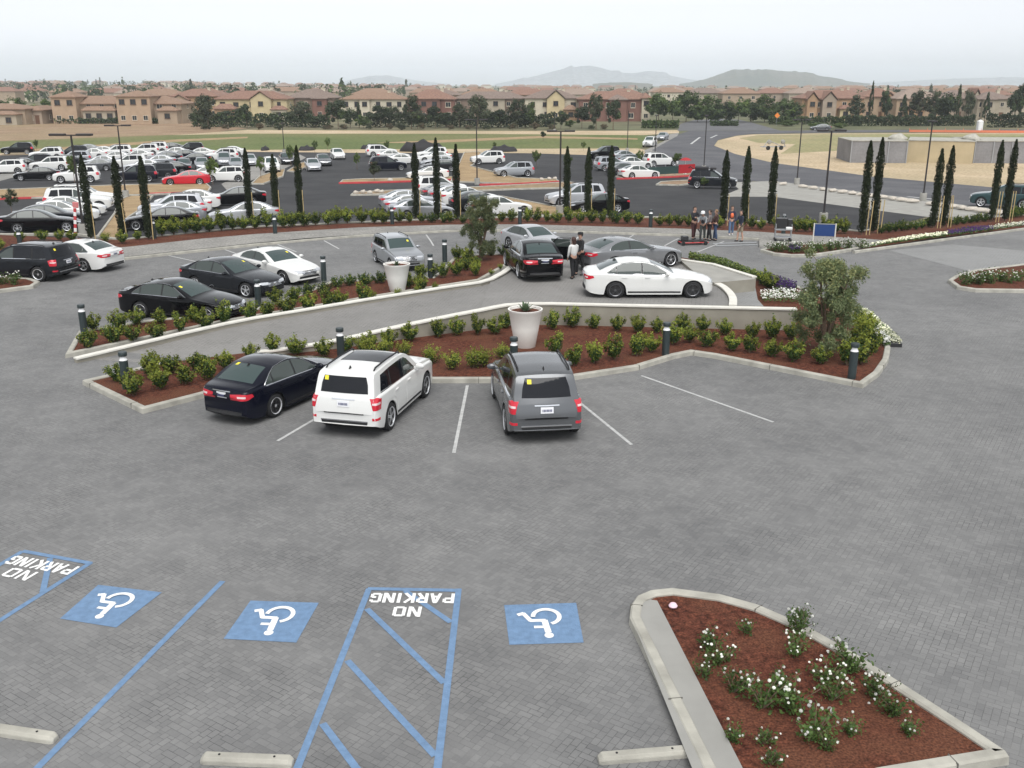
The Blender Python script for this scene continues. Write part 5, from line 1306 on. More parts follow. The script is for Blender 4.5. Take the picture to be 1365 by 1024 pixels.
house(1252, 1304, 308, 'house with a narrow pointed gable right of the dense trees', 'pink', 'grey', [(.72, .95, -2, 4, 6.0, 3.0, 'beige', 'red', 'gable', 1)], 6.0, 2.5, nwin=3)
house(1302, 1352, 300, 'beige house with a flat grey brown roof near the right edge', 'beige', 'grey', [(.1, .4, -1.6, 3, 5.9, 1.0, 'beige', 'grey', 'hip', 1)], 6.0, 2.1, nwin=4)
house(1354, 1440, 306, 'beige house cut off by the right edge', 'beige', 'grey', None, 6.0, 2.2, nwin=4)
# roofs behind the first row
far = []
Yb = 395; k = 0
DESC = ['behind the long tan villa', 'behind the orange house', 'behind the yellow house', 'behind the brown roof', 'behind the cream house', 'behind the red brick house', 'behind the long grey roof', 'behind the pale yellow house', 'behind the street corner house']
spans = [(180, 245, 380), (252, 300, 400), (330, 372, 420), (395, 440, 410), (470, 525, 430), (560, 612, 390), (615, 672, 405), (676, 735, 395), (742, 800, 410), (806, 858, 400), (870, 912, 520), (915, 965, 470), (962, 1010, 455), (1008, 1052, 470), (1050, 1096, 460), (1100, 1146, 400), (1150, 1196, 420), (1200, 1246, 390), (1250, 1296, 405), (1300, 1350, 395)]
nm = ['villa', 'orange house', 'yellow house', 'wide brown roof', 'cream house', 'middle brick house', 'left part of the grey roof', 'right part of the grey roof', 'pale yellow house', 'corner brick house', 'street trees, left one', 'street trees, second from the left', 'street trees, third from the left', 'street trees, fourth from the left', 'orange gabled house at its left', 'orange gabled house', 'slim conifers at right', 'tan house with the pale roof', 'house with the pointed gable', 'beige house near the right edge']
for i, ((x0, x1, Y), d) in enumerate(zip(spans, nm)):
    house(x0, x1, Y, f'distant house showing its roof behind the {d}', rnd.choice(('tan', 'cream', 'pink', 'beige')), ('rust', 'red', 'pink', 'red', 'rust', 'grey')[i % 6], None, 6.2, 2.3, 11, nwin=3, group='distant houses behind the first row', door=False, far=True)
def hfar(): 
    """far suburb: roofs among trees, too many and too small to count"""
    bm = bmesh.new()
    for i in range(260):
        Y = rnd.uniform(560, 2300); X = rnd.uniform(-.62, .62)*Y; w, d, h = rnd.uniform(12, 24), rnd.uniform(9, 12), rnd.uniform(5, 6.5)
        z = -2+farh(X, Y)
        mi = rnd.randrange(3)
        add_box(bm, (X, Y, z+h/2), (w, d, h), 0, 0, mi)
        a = [bm.verts.new(p) for p in ((X-w/2-.4, Y-d/2-.4, z+h), (X+w/2+.4, Y-d/2-.4, z+h), (X+w/2+.4, Y+d/2+.4, z+h), (X-w/2-.4, Y+d/2+.4, z+h), (X-w/2+d*.4, Y, z+h+2.4), (X+w/2-d*.4, Y, z+h+2.4))]
        mr = 3+rnd.randrange(3)
        for f in ((0, 1, 5, 4), (1, 2, 5), (2, 3, 4, 5), (3, 0, 4)):
            ff = bm.faces.new([a[q] for q in f]); ff.material_index = mr
    tag(mob('far_houses', bm2me('far_houses', bm, (HW['cream'], HW['tan'], HW['pink'], HR['rust'], HR['red'], HR['pink']))), kind='stuff')
def farh(X, Y):               # far ground: a rise on the left
    t = max(0, min(1, (Y-600)/1400)); s = max(0, min(1, (-X/Y+.15)/.5))
    return t*s*s*9
# far rise carries the woods
bm = bmesh.new(); nx, ny = 60, 14; V = []
for j in range(ny):
    Y = 560*(2600/560)**(j/(ny-1)); V.append([])
    for i in range(nx):
        u = -.75+1.5*i/(nx-1); X = u*Y; V[-1].append(bm.verts.new((X, Y, -2.05+farh(X, Y)-(1.0 if j in (0, ny-1) else 0))))
for j in range(ny-1):
    for i in range(nx-1): bm.faces.new((V[j][i], V[j][i+1], V[j+1][i+1], V[j+1][i]))
tag(mob('terrain', bm2me('terrain', bm, (M['land'],), 80)), kind='structure')
hfar()
# hills
def hill(prof, Y, depth, mat, seed):
    rr = random.Random(seed); bm = bmesh.new(); n = 140
    f = pchip(prof); x0, x1 = prof[0][0], prof[-1][0]; rows = []
    off = [rr.uniform(0, 6.28) for _ in range(12)]
    for j, t in enumerate((0, .12, .28, .45, .62, .8, 1, 1.3, 1.8, 2.4)):
        row = []
        for i in range(n+1):
            px = x0+(x1-x0)*i/n
            top = PY(px, f(px), Y).z; X = PY(px, 112, Y).x
            k = math.sin(min(t, 1)*math.pi/2)**1.4 if t <= 1 else max(0, 1-(t-1)/1.4)**1.5
            gl = sum(math.sin(px*.11*(q+1)*.9+off[q]+t*3)*.08/(q+1)**.6 for q in range(6))*(1-abs(2*min(t, 1)-1)*.2)
            z = -2+max(0, top+2)*max(0, k*(1+gl*(1 if t not in (1,) else .12)))
            row.append(bm.verts.new((X*(1+(t-1)*depth/Y), Y+(t-1)*depth, z)))
        rows.append(row)
    for j in range(len(rows)-1):
        for i in range(n): bm.faces.new((rows[j][i], rows[j][i+1], rows[j+1][i+1], rows[j+1][i]))
    return tag(mob('hill', bm2me('hill', bm, (mat,), 180)), kind='structure')
M['hill'] = ground_mat('scrub hill', (.055, .065, .045), (.095, .095, .065), (.13, .115, .085), scale=.006, fine=.05, big=.002, bump=0)
hill([(905, 112), (925, 109), (945, 104), (962, 97.5), (978, 92.8), (1000, 93.2), (1024, 92.5), (1038, 94.5), (1062, 96), (1078, 97), (1092, 101), (1112, 104), (1135, 109), (1160, 111.5)], 4200, 600, M['hill'], 1)
M['far_hill'] = ground_mat('far hill with haze tint', (.20, .215, .225), (.25, .26, .27), scale=.004, fine=.03, big=.002, bump=0)  # distance haze put into the hill colour as a pale blue-grey
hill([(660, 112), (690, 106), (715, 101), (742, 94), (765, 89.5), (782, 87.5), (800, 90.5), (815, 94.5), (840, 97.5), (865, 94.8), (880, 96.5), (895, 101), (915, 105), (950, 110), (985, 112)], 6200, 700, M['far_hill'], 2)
hill([(790, 112), (805, 110.8), (822, 109.8), (835, 109.6), (850, 110.6), (870, 112)], 3300, 400, M['hill'], 3)
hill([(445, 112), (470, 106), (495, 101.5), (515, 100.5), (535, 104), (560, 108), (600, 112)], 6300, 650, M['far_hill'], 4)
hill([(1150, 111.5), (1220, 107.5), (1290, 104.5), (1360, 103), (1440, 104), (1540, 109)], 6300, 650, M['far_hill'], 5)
# ================================================================== TREES BEYOND THE FIELD
T = [
 # px, base y, top y, width px, kind, description
 (-20, 160, 128, 40, 'dark', 'dark tree at the left edge above the low house'), (15, 158, 127, 34, 'round', 'green tree above the left low house'), (47, 156, 134, 26, 'light', 'yellow green tree between the low house and the villa'), (62, 158, 130, 28, 'round', 'round green tree left of the villa tower'),
 (245, 160, 134, 22, 'dark', 'slim dark tree at the right end of the villa'), (276, 172, 129, 34, 'grey', 'big grey green tree before the orange house'), (262, 168, 148, 22, 'dark', 'low dark tree under the orange house'), (300, 168, 148, 30, 'dark', 'dark bushy tree left below the yellow house'), (328, 171, 139, 20, 'dark', 'narrow dark tree before the yellow house'), (318, 166, 150, 22, 'dark', 'squat dark tree below the yellow windows'), (362, 168, 150, 24, 'round', 'green bush tree right below the yellow gable'),
 (402, 169, 136, 34, 'grey', 'broad grey tree before the brown roofed house'), (392, 168, 148, 24, 'dark', 'dark tree left below the brown roof'), (418, 170, 155, 22, 'dark', 'low dark tree before the brick bay'), (450, 172, 134, 32, 'dark', 'tall dark tree between brick and cream houses'), (466, 170, 144, 26, 'dark', 'dark tree at the left end of the cream house'), (478, 170, 140, 14, 'conifer', 'dark pointed conifer before the cream house'), (484, 171, 154, 22, 'round', 'green bush tree under the cream house'), (507, 170, 141, 26, 'dark', 'dark tree before the middle of the cream house'), (525, 168, 142, 22, 'grey', 'greyish tree before the right of the cream house'), (548, 172, 129, 32, 'grey', 'tall grey tree left of the red brick house'), (556, 172, 148, 26, 'dark', 'dark tree at the foot of the tall grey tree'), (580, 171, 142, 24, 'dark', 'dark tree before the middle brick house'), (594, 170, 150, 20, 'dark', 'low dark tree right of the middle brick house'), (612, 170, 139, 24, 'grey', 'grey tree left of the middle lamp post'), (637, 171, 128, 34, 'grey', 'big airy grey tree behind the middle lamp post'), (655, 170, 150, 24, 'dark', 'dark tree right of the middle lamp post'), (668, 170, 146, 22, 'dark', 'dark tree under the long grey roof'), (690, 171, 134, 30, 'grey', 'grey green tree at the right of the long roof'), (706, 170, 137, 18, 'round', 'narrow green tree before the cream wall'), (700, 171, 153, 24, 'dark', 'low dark tree before the pale yellow house'),
 (748, 172, 148, 20, 'dark', 'dark tree under the pale yellow gable'), (776, 171, 142, 22, 'dark', 'dark tree left of the corner brick house'), (795, 172, 128, 24, 'grey', 'tall thin grey tree before the corner brick house'), (818, 173, 134, 20, 'dark', 'dark slender tree before the brick bay at the corner'), (760, 172, 160, 18, 'round', 'small green bush tree right of the light pole'), (732, 172, 158, 20, 'dark', 'low dark bush tree before the pale yellow porch'),
 (878, 164, 127, 30, 'round', 'first big green street tree at the corner'), (897, 164, 132, 26, 'round', 'second green street tree from the corner'), (915, 160, 122, 34, 'round', 'tall bright street tree at the road mouth'), (930, 158, 130, 24, 'round', 'smaller street tree right of the tall one'), (948, 159, 126, 34, 'round', 'broad street tree above the road median'), (968, 160, 134, 26, 'dark', 'dark street tree above the median tip'), (985, 160, 130, 30, 'round', 'broad street tree right of the median'), (1002, 161, 136, 26, 'dark', 'dark street tree left of the warning sign'), (1020, 162, 128, 36, 'round', 'biggest green street tree behind the warning sign'), (1044, 160, 132, 30, 'round', 'green street tree left of the orange house'), (1060, 161, 136, 22, 'dark', 'dark tree touching the orange house'), (958, 158, 138, 24, 'dark', 'low dark tree among the street trees'),
 (1142, 165, 132, 24, 'grey', 'grey green tree before the orange house'), (1160, 165, 118, 11, 'conifer', 'tallest slim conifer before the orange side wall'), (1180, 162, 122, 18, 'dark', 'dark leaning tree behind the slim conifer'), (1204, 163, 132, 18, 'conifer', 'broad dark conifer left of the tan house'), (1224, 163, 124, 32, 'grey', 'grey green tree covering the tan house'), (1244, 166, 128, 26, 'grey', 'grey tree right of the tan house'), (1262, 167, 124, 36, 'dark', 'dense dark tree left of the pointed gable'), (1276, 165, 122, 14, 'conifer', 'dark conifer beside the dense tree'), (1289, 165, 126, 20, 'grey', 'brownish tree under the pointed gable'), (1314, 166, 132, 16, 'conifer', 'pointed conifer before the beige house'), (1350, 163, 126, 16, 'dark', 'slim dark tree at the right of the beige house'), (1361, 163, 114, 22, 'dark', 'tall dark tree at the right edge'),
 (1090, 172, 163, 26, 'round', 'low round green bush behind the grey car'), (1120, 172, 164, 22, 'light', 'low bright bush right of the grey car'), (1050, 168, 160, 24, 'round', 'low green bush right of the warning sign'),
]
for x, by, ty, wp, k, d in T:
    Y = P(x, by, 0).y if by > 166 else 285; Y = min(Y, 288)
    b = PY(x, 150, Y); s = ppm(Y, -2); wp *= 1.3 if 870 < x < 1065 else 1.08
    tree(k, (b.x, Y, -2.05), (by-ty)/s*1.04+(0 if by > 166 else .4), wp/s, d, 'trees before the houses', (.05 if 870 < x < 1065 else .16) if k != 'conifer' else .05)
# dry bushes at the foot of the trees
for i, (x, w) in enumerate([(275, 16), (300, 18), (345, 18), (372, 14), (437, 20), (458, 14), (535, 18), (562, 12), (600, 14), (648, 14), (683, 16), (712, 18), (788, 12), (806, 14), (520, 12), (492, 10), (625, 12), (735, 14)]):
    b = P(x, 173.2); s = ppm(b.y, -2)
    tree('dry' if i % 3 else 'grey', (b.x, b.y, -2.05), (7+i % 4)/s, w/s, f'low brownish bush at the edge of the field, number {ORD[i]} from the left' if False else f'low brownish bush at the field edge {["below the villa tree","left of the dark narrow tree","under the yellow gable","right of the yellow house","before the brick bay","right of the brick bay","before the end of the cream house","under the tall grey tree","right of the middle brick house","behind the middle lamp post","under the long grey roof","left of the pale yellow house","before the corner brick house","beside the thin grey tree","under the cream windows","beside the pointed conifer","left of the middle lamp post","under the pale yellow gable"][i]}', 'dry bushes at the field edge', .05, 'dry_bush', 'bush')
def hedge(x0, x1, y, h, label, depth=1.6, mats=('tree_dark', 'tree_mid'), n=2600):
    a, b = P(x0, y), P(x1, y); cl = []
    for i in range(n):
        t = rnd.random(); p = a.lerp(b, t); z = rnd.random()**.7*h*(1+.10*math.sin(t*40)+.08*math.sin(t*97))
        cl.append((Vector((p.x-a.x, rnd.uniform(0, depth), z)), rdir()+Vector((0, -.6, .4)), .55*rnd.uniform(.6, 1.3), .7, 0 if rnd.random() < .85 else 1))
    tag(mob('hedge', leaf_mesh('hedge', cl, tuple(M[q] for q in mats)), None, (a.x, a.y, -2.05)), label, 'hedge')
hedge(1128, 1300, 168, 2.5, 'long dark clipped hedge before the orange houses at right', n=4200, mats=('tree_dark', 'tree_dark'))
hedge(1318, 1440, 170, 3.2, 'tall dark hedge below the beige house at the right edge', n=3000, mats=('tree_dark', 'tree_dark'))
hedge(72, 228, 165, 1.4, 'low dark hedge at the foot of the tan villa', n=2400)
hedge(856, 905, 171, 1.8, 'clipped green hedge at the street corner', mats=('tree_mid', 'tree_dark'), n=1400)
hedge(255, 440, 169.5, 3.0, 'dark ragged hedge below the yellow house', n=4600, mats=('tree_dark', 'tree_mid'))
hedge(488, 740, 169.5, 3.2, 'long dark ragged hedge below the cream and brick houses', n=6000, mats=('tree_dark', 'tree_grey'))
hedge(1025, 1150, 166, 2.0, 'green bushy hedge behind the warning sign', n=2600, mats=('tree_mid', 'tree_dark'))
hedge(950, 985, 168, 1.2, 'low dark planting on the road median', n=900, depth=4)
# a far wood that reads as one mass
def wood():
    cl = []
    for i in range(900):
        Y = 480*(2500/480)**rnd.random(); X = rnd.uniform(-.66, .66)*Y; z = -2+farh(X, Y); h = rnd.uniform(4, 8.5)+(2.5 if X < -.1*Y else 0)
        w = h*rnd.uniform(.35, .6); con = rnd.random() < .04
        if con: h *= 1.35; w *= .45
        for q in range(58 if Y < 900 else 34):
            d = rdir(); s = rnd.uniform(.5, 1)
            t = (d.z*s+1)/2; k = (1-t)*1.2 if con else 1
            cl.append((Vector((X+d.x*w*s*k, Y+d.y*w*s*k, z+h*.55+d.z*h*.46*s)), d+rdir()*.5, h*.2*rnd.uniform(.6, 1.3), .8, i % 3))
    tag(mob('far_woods', leaf_mesh('far_woods', cl, (M['tree_dark'], M['tree_mid'], M['tree_grey']))), kind='stuff')
wood()
# ================================================================== VEHICLES IN PLACE
def place(kind, which, px, ang, colour, label, z=0., **kw):
    """park a car so that the outer foot of the named wheel (fl fr rl rr) stands at px"""
    C = CAR[kind]; s = kw.get('scale', 1.0); a = R_(ang); d = Vector((math.cos(a), math.sin(a), 0)); l = Vector((-d.y, d.x, 0))
    p = P(px[0], px[1], z)
    ax = C['S']['fa'] if which[0] == 'f' else C['S']['ra']; sy = (C['track']+.10)*(1 if which[1] == 'l' else -1)
    loc = p-d*ax*s-l*sy*s
    return car(kind, colour, loc, ang, label, group='cars parked round the forecourt', hero=1, **kw)
c1 = place('sedan', 'rr', (369, 556), 64, 'navy', 'black sedan with chrome window trim, left of the white SUV in the front row', scale=.95)
sticker(c1, 'sedan', -1.22, .40, 'top')
c2 = place('boxy', 'rr', (522, 573), 76, 'white', 'boxy white SUV with dark sunroof and yellow sticker in the front row', sunroof=True, cat='car')
sticker(c2, 'boxy', .48, 1.50, 'rear')
c3 = place('suv', 'rl', (673, 578), 97, 'grey', 'dark grey SUV seen from behind, right of the boxy white one')
sticker(c3, 'suv', .40, 1.54, 'rear')
c4 = place('sedan', 'rr', (820, 398), 0.5, 'white', 'white sedan with dark five spoke wheels shown side on upon the platform', z=.80, dark_rims=True, zs=.93)
c5 = place('coupe', 'fr', (894, 356), 26, 'midgrey', 'grey sedan partly hidden behind the white sedan on the platform', z=.80, zs=.95)
c6 = place('sedan', 'rr', (746, 369), 101, 'black', 'black sedan seen from behind on the ramp with its door open', z=.80, skip=())
c7 = place('sedan', 'rr', (678, 331), -56, 'lightsilver', 'silver sedan facing us behind the black sedan with the open door', scale=.93, zs=.94)
c8 = place('boxy', 'fr', (520, 361), -66, 'silver', 'silver grey SUV facing us behind the smaller pot', scale=.88, zs=.93)
sticker(c8, 'boxy', .42, .46, 'top')
c9 = place('coupe', 'fr', (377, 380), -40, 'white', 'white coupe nosing up to the far planted bed', zs=.94)
sticker(c9, 'coupe', .28, .44, 'top')
c10 = place('sedan', 'fr', (328, 397), -29, 'darkgrey', 'dark grey sedan between the white coupe and the black sedan', zs=.93)
sticker(c10, 'sedan', .30, .45, 'top')
c11 = place('sedan', 'rr', (188, 424), -17, 'black', 'black sedan parked side on behind the far planted bed', zs=.93)
sticker(c11, 'sedan', .30, -.45, 'top')
c12 = place('suv', 'rl', (52, 376), 167, 'darkgrey', 'dark grey SUV cut off by the left edge of the picture', zs=.90)
sticker(c12, 'suv', .45, 1.54, 'rear')
c13 = place('sedan', 'rl', (112, 363), 163, 'white', 'white two door car parked just right of the dark grey SUV at left', zs=.93)
# the open door of the black sedan on the platform
bm = bmesh.new(); outl = [(0, -.36), (0, .25), (-.42, .58), (-1.02, .60), (-1.05, .22), (-1.05, -.36)]
for yy in (0, .07): pass
a = [bm.verts.new((x, 0, z)) for x, z in [(0, -.36), (0, .20), (-1.05, .20), (-1.05, -.36)]]
f = bm.faces.new(a); r = bmesh.ops.extrude_face_region(bm, geom=[f]); bmesh.ops.translate(bm, vec=(0, .07, 0), verts=[v for v in r['geom'] if isinstance(v, bmesh.types.BMVert)])
add_tube(bm, [(-.02, .035, .20), (-.42, .06, .56), (-1.0, .06, .58), (-1.03, .035, .20)], .022, 6)
od = mob('door', bm2me('open_door', bm, (M['white'],), 40), c6, (.93, -.90, .74), (0, 0, R_(62))); od.material_slots[0].link = 'OBJECT'; od.material_slots[0].material = PAINT['black']
tag(od, 'black front door standing open')
bm = bmesh.new(); add_box(bm, (-.55, .03, .36), (.84, .012, .32)); mob('pane', bm2me('door_pane', bm, (M['glass'],)), od)
# ---- the lots
UA = 17.3; U_ = Vector((math.cos(R_(UA)), math.sin(R_(UA)), 0)); V_ = Vector((-U_.y, U_.x, 0))
CN = dict(white='white', black='black', navy='navy blue', silver='silver', grey='grey', darkgrey='dark grey', red='red', lightsilver='pale silver', teal='dark teal')
KN = dict(sedan='sedan', coupe='coupe', suv='SUV', boxy='boxy SUV')
LOT = {
 'in the column by the left edge': [(53, 311, 'sedan', 'black', 'R'), (68, 303, 'sedan', 'darkgrey', 'R'), (84, 296, 'sedan', 'white', 'R'), (95, 289, 'sedan', 'white', 'R'), (104, 283, 'suv', 'white', 'R'), (112, 277, 'suv', 'white', 'R')],
 'by the tan median at left': [(216, 307, 'sedan', 'black', 'L'), (224, 299, 'sedan', 'silver', 'L'), (230, 292, 'suv', 'lightsilver', 'L'), (240, 286, 'coupe', 'white', 'L'), (251, 280, 'sedan', 'white', 'L'), (312, 276, 'sedan', 'black', 'L'), (318, 303, 'sedan', 'lightsilver', 'L')],
 'in the far left lot, nearest row': [(49, 241, 'sedan', 'black', 'L'), (102, 244, 'suv', 'white', 'L'), (180, 243, 'suv', 'navy', 'L'), (207, 239, 'suv', 'darkgrey', 'L'), (249, 247, 'sedan', 'red', 'L'), (272, 240, 'sedan', 'white', 'L'), (301, 243, 'boxy', 'white', 'L')],
 'in the far left lot, middle rows': [(8, 232, 'boxy', 'white', 'L'), (24, 227, 'sedan', 'black', 'L'), (44, 225, 'suv', 'black', 'L'), (66, 228, 'suv', 'white', 'L'), (84, 222, 'sedan', 'darkgrey', 'L'), (98, 219, 'suv', 'silver', 'L'), (127, 228, 'sedan', 'grey', 'L'), (132, 223, 'sedan', 'silver', 'L'), (140, 219, 'sedan', 'white', 'L'), (164, 227, 'suv', 'white', 'L'), (165, 222, 'sedan', 'black', 'L'), (190, 229, 'sedan', 'lightsilver', 'L'), (200, 225, 'sedan', 'silver', 'L'), (208, 221, 'sedan', 'darkgrey', 'L'), (228, 233, 'sedan', 'black', 'L'), (216, 217, 'sedan', 'navy', 'L'), (246, 229, 'sedan', 'grey', 'T'), (268, 228, 'sedan', 'silver', 'T'), (292, 226, 'suv', 'silver', 'T'), (316, 227, 'sedan', 'silver', 'T'), (330, 224, 'sedan', 'lightsilver', 'T'), (258, 219, 'sedan', 'darkgrey', 'L')],
 'in the far left lot, back rows': [(23, 206, 'suv', 'black', 'L'), (62, 213, 'suv', 'white', 'L'), (86, 213, 'suv', 'darkgrey', 'L'), (120, 212, 'sedan', 'white', 'L'), (133, 208, 'coupe', 'white', 'L'), (150, 211, 'suv', 'white', 'L'), (152, 206, 'sedan', 'black', 'L'), (186, 209, 'suv', 'white', 'L'), (204, 205, 'suv', 'white', 'L'), (222, 204, 'sedan', 'black', 'L'), (231, 210, 'sedan', 'white', 'L'), (252, 206, 'suv', 'black', 'L'), (242, 214, 'sedan', 'navy', 'L'), (296, 215, 'suv', 'white', 'L'), (305, 209, 'sedan', 'white', 'L'), (178, 215, 'sedan', 'white', 'L'), (110, 206, 'sedan', 'grey', 'L'), (265, 211, 'sedan', 'white', 'L')],
 'on the pale strip in the middle': [(364, 231, 'suv', 'white', 'T'), (384, 220, 'sedan', 'darkgrey', 'T'), (420, 229, 'sedan', 'lightsilver', 'T'), (434, 222, 'sedan', 'grey', 'T'), (453, 213, 'sedan', 'white', 'T')],
 'in the far centre rows': [(519, 228, 'suv', 'navy', 'R'), (510, 209, 'suv', 'white', 'R'), (526, 214, 'sedan', 'white', 'R'), (540, 219, 'coupe', 'white', 'R'), (577, 213, 'suv', 'white', 'L'), (581, 218, 'sedan', 'white', 'L'), (586, 223, 'sedan', 'silver', 'L'), (588, 229, 'sedan', 'darkgrey', 'L'), (572, 239, 'coupe', 'white', 'L')],
 'in the rows before the centre cypresses': [(566, 293, 'sedan', 'silver', 'R'), (557, 286, 'sedan', 'lightsilver', 'R'), (551, 280, 'sedan', 'silver', 'R'), (590, 262, 'suv', 'white', 'R'), (603, 268, 'sedan', 'grey', 'R'), (614, 273, 'sedan', 'silver', 'R'), (630, 277, 'sedan', 'white', 'R'), (646, 282, 'sedan', 'darkgrey', 'R'), (672, 288, 'sedan', 'white', 'R')],
 'left of the right hand lot': [(652, 219, 'suv', 'white', 'L'), (688, 236, 'suv', 'silver', 'L'), (804, 284, 'sedan', 'black', 'L'), (772, 276, 'suv', 'lightsilver', 'L')],
 'by the dark banner': [(808, 212, 'suv', 'black', 'L'), (820, 228, 'suv', 'silver', 'R'), (838, 215, 'sedan', 'silver', 'R'), (850, 221, 'sedan', 'darkgrey', 'R'), (838, 234, 'sedan', 'grey', 'R'), (856, 238, 'sedan', 'white', 'R'), (874, 228, 'sedan', 'white', 'R'), (884, 222, 'suv', 'white', 'R')],
}
placed = []
def clash(c, dr, others):
    hu, hv = (2.46, .97) if dr in 'RL' else (.97, 2.46)
    for q, dq in others:
        gu, gv = (2.46, .97) if dq in 'RL' else (.97, 2.46)
        e = c-q
        if abs(e.dot(U_)) < hu+gu+.15 and abs(e.dot(V_)) < hv+gv+.22: return True
    return False
for sec, lst in LOT.items():
    lst = sorted(lst, key=lambda t: -t[1]); cnt = {}; done = []
    for x, y, k, c, dr in lst:
        p = P(x, y, -.03); ctr = p+V_*(.9 if dr in 'RL' else 2.3); c0 = ctr.copy()
        for i in range(90):
            if not clash(ctr, dr, placed): break
            ctr = c0+V_*.25*(i+1)+U_*(.06*(i+1)*(1 if x < 682 else -1))
        placed.append((ctr, dr)); done.append((ctr, k, c, dr))
    done.sort(key=lambda t: t[0].x/t[0].y)
    for ctr, k, c, dr in done: cnt.setdefault((c, k), []).append(ctr)
    for ctr, k, c, dr in done:
        l = cnt[(c, k)]; i = l.index(ctr); n = len(l)
        lb = f'{CN[c]} {KN[k]} {sec}'
        if n > 1: lb += f', {ordi(i, n)} such car' if i in (0, n-1) else f', {ORD[i]} such car from the left'
        if c == 'red': lb = 'bright red sedan parked behind the red painted kerb in the left lot'
        ang = {'R': UA, 'L': UA+180, 'T': UA-90, 'A': UA+90}[dr]+rnd.uniform(-1.2, 1.2)
        zz = hgt(ctr.y)-.028
        o = car(k, c, (ctr.x, ctr.y, zz), ang, lb, hero=0, tilt=0, scale=.94 if ctr.y < 72 else 1.0)
        if ctr.y < 116:          # sit on the slope
            a = R_(ang); o.rotation_euler = (math.atan(2/62*1)*-math.cos(a)*0+0, 0, a)
            M_ = Matrix.Rotation(-math.atan(2.0/62), 4, 'X') @ Matrix.Rotation(a, 4, 'Z'); o.rotation_euler = M_.to_euler()
for k, c, x, y, an, lb in [('boxy', 'white', 867, 196, 250, 'white car on the road beyond the lot, nearer of two'), ('sedan', 'silver', 884, 187, 250, 'silver car on the road beyond the lot, farther of two'), ('sedan', 'grey', 1095, 174.0, 180, 'grey car on the far street before the orange house'), ('suv', 'teal', 1344, 278, 150, 'dark teal vehicle on the road at the right edge')]:
    p = P(x, y, -.03); car(k, c, p+Vector((0, .9, 0)), an, lb, 'cars on the road')
c = P(952, 252, -.03)+Vector((0, 1, 0))
pk = car('suv', 'darkgrey', c, -14, 'dark grey SUV with black gear strapped on its roof, right of the banner', hero=1)
bm = bmesh.new(); add_box(bm, (-1.1, 0, 1.90), (1.3, 1.1, .24), bev=.06); add_box(bm, (.0, .1, 1.86), (.6, .9, .16), bev=.05); add_tube(bm, [(-1.8, -.5, 1.8), (-2.2, -.5, 2.05), (-2.35, -.4, 1.9)], .05, 6)
tag(mob('roof_luggage', bm2me('roof_luggage', bm, (M['tarp'],), 40), None, c, (0, 0, R_(-14))), 'black bags strapped on the roof of the dark grey SUV', 'luggage')
# ================================================================== STREET FURNITURE
def lamp(bx, by, tx, ty, rz, label, head=True, hw=1.0):
    b = P(bx, by, -.03); h = (by-ty)/ppm(b.y, -1)*1.005
    root = empty('street_lamp', b, rz, label, 'street lamp', 'parking lot lamps')
    bm = bmesh.new(); add_lathe(bm, [(.28, -.1), (.28, .62), (.26, .66)], 18); mob('concrete_base', bm2me('lamp_base', bm, (M['concrete'],), 40), root)
    bm = bmesh.new(); add_lathe(bm, [(.13, .66), (.13, .70), (.068, .72), (.062, h*.6), (.055, h)], 10); mob('pole', bm2me('lamp_pole', bm, (M['pole'],), 40), root)
    if head:
        bm = bmesh.new(); add_box(bm, (0, 0, h-.03), (hw*.9, .09, .07)); mob('arm', bm2me('lamp_arm', bm, (M['pole'],)), root)
        for s in (-1, 1):
            bm = bmesh.new(); add_box(bm, (s*hw*.62, 0, h+.0), (hw*.72, .34, .13), bev=.03); mob('luminaire', bm2me('luminaire', bm, (M['pole'],)), root)
lamp(112, 313, 97, 185, 0, 'nearest lamp post at left with a wide twin head, beside the striped post', hw=1.25)
lamp(168, 264, 158, 171, .1, 'lamp post with a flat twin head among the cars at far left', hw=1.1)
lamp(636, 246, 634, 163, .15, 'lamp post with a twin head left of the white SUV in the centre', hw=1.2)
lamp(746, 286, 747, 179, .05, 'lamp post beside the cypress by the silver SUV in the centre', hw=1.0)
lamp(873, 208, 876, 156, 1.57, 'thin lamp post at the road behind the white cars', hw=.8)
lamp(938, 228, 942, 157, 1.57, 'tall lamp post on the road side right of the banner', hw=.6)
lamp(836, 203, 837, 150, 1.57, 'thin brown post at the edge of the field by the corner house', False)
lamp(1062, 246, 1068, 163, .0, 'lamp post with flat twin head by the pale concrete strip', hw=1.0)
lamp(1097, 297, 1107, 179, .05, 'tall lamp post with twin head just behind the blue sign', hw=.95)
lamp(1230, 268, 1240, 166, 1.57, 'lamp post seen end on before the tan wall at right', hw=.6)
lamp(379, 205, 379, 166, 1.57, 'thin distant post at the edge of the field in the centre left', hw=.6)
lamp(739, 176, 739, 150, 1.57, 'pale thin pole below the yellow gable', False)
bm = bmesh.new(); add_lathe(bm, [(.12, 0), (.12, .83), (.10, .84)], 18); BOL = bm2me('bollard_post', bm, (M['bollard'],), 40)
bm = bmesh.new(); add_lathe(bm, [(.085, .84), (.115, .845), (.075, .93), (.07, .97)], 18); BLN = bm2me('bollard_lens', bm, (M['lens'],), 40)
bm = bmesh.new(); add_lathe(bm, [(.118, .97), (.122, .98), (.122, 1.07), (.112, 1.09)], 18); BCP = bm2me('bollard_cap', bm, (M['bollard'],), 40)
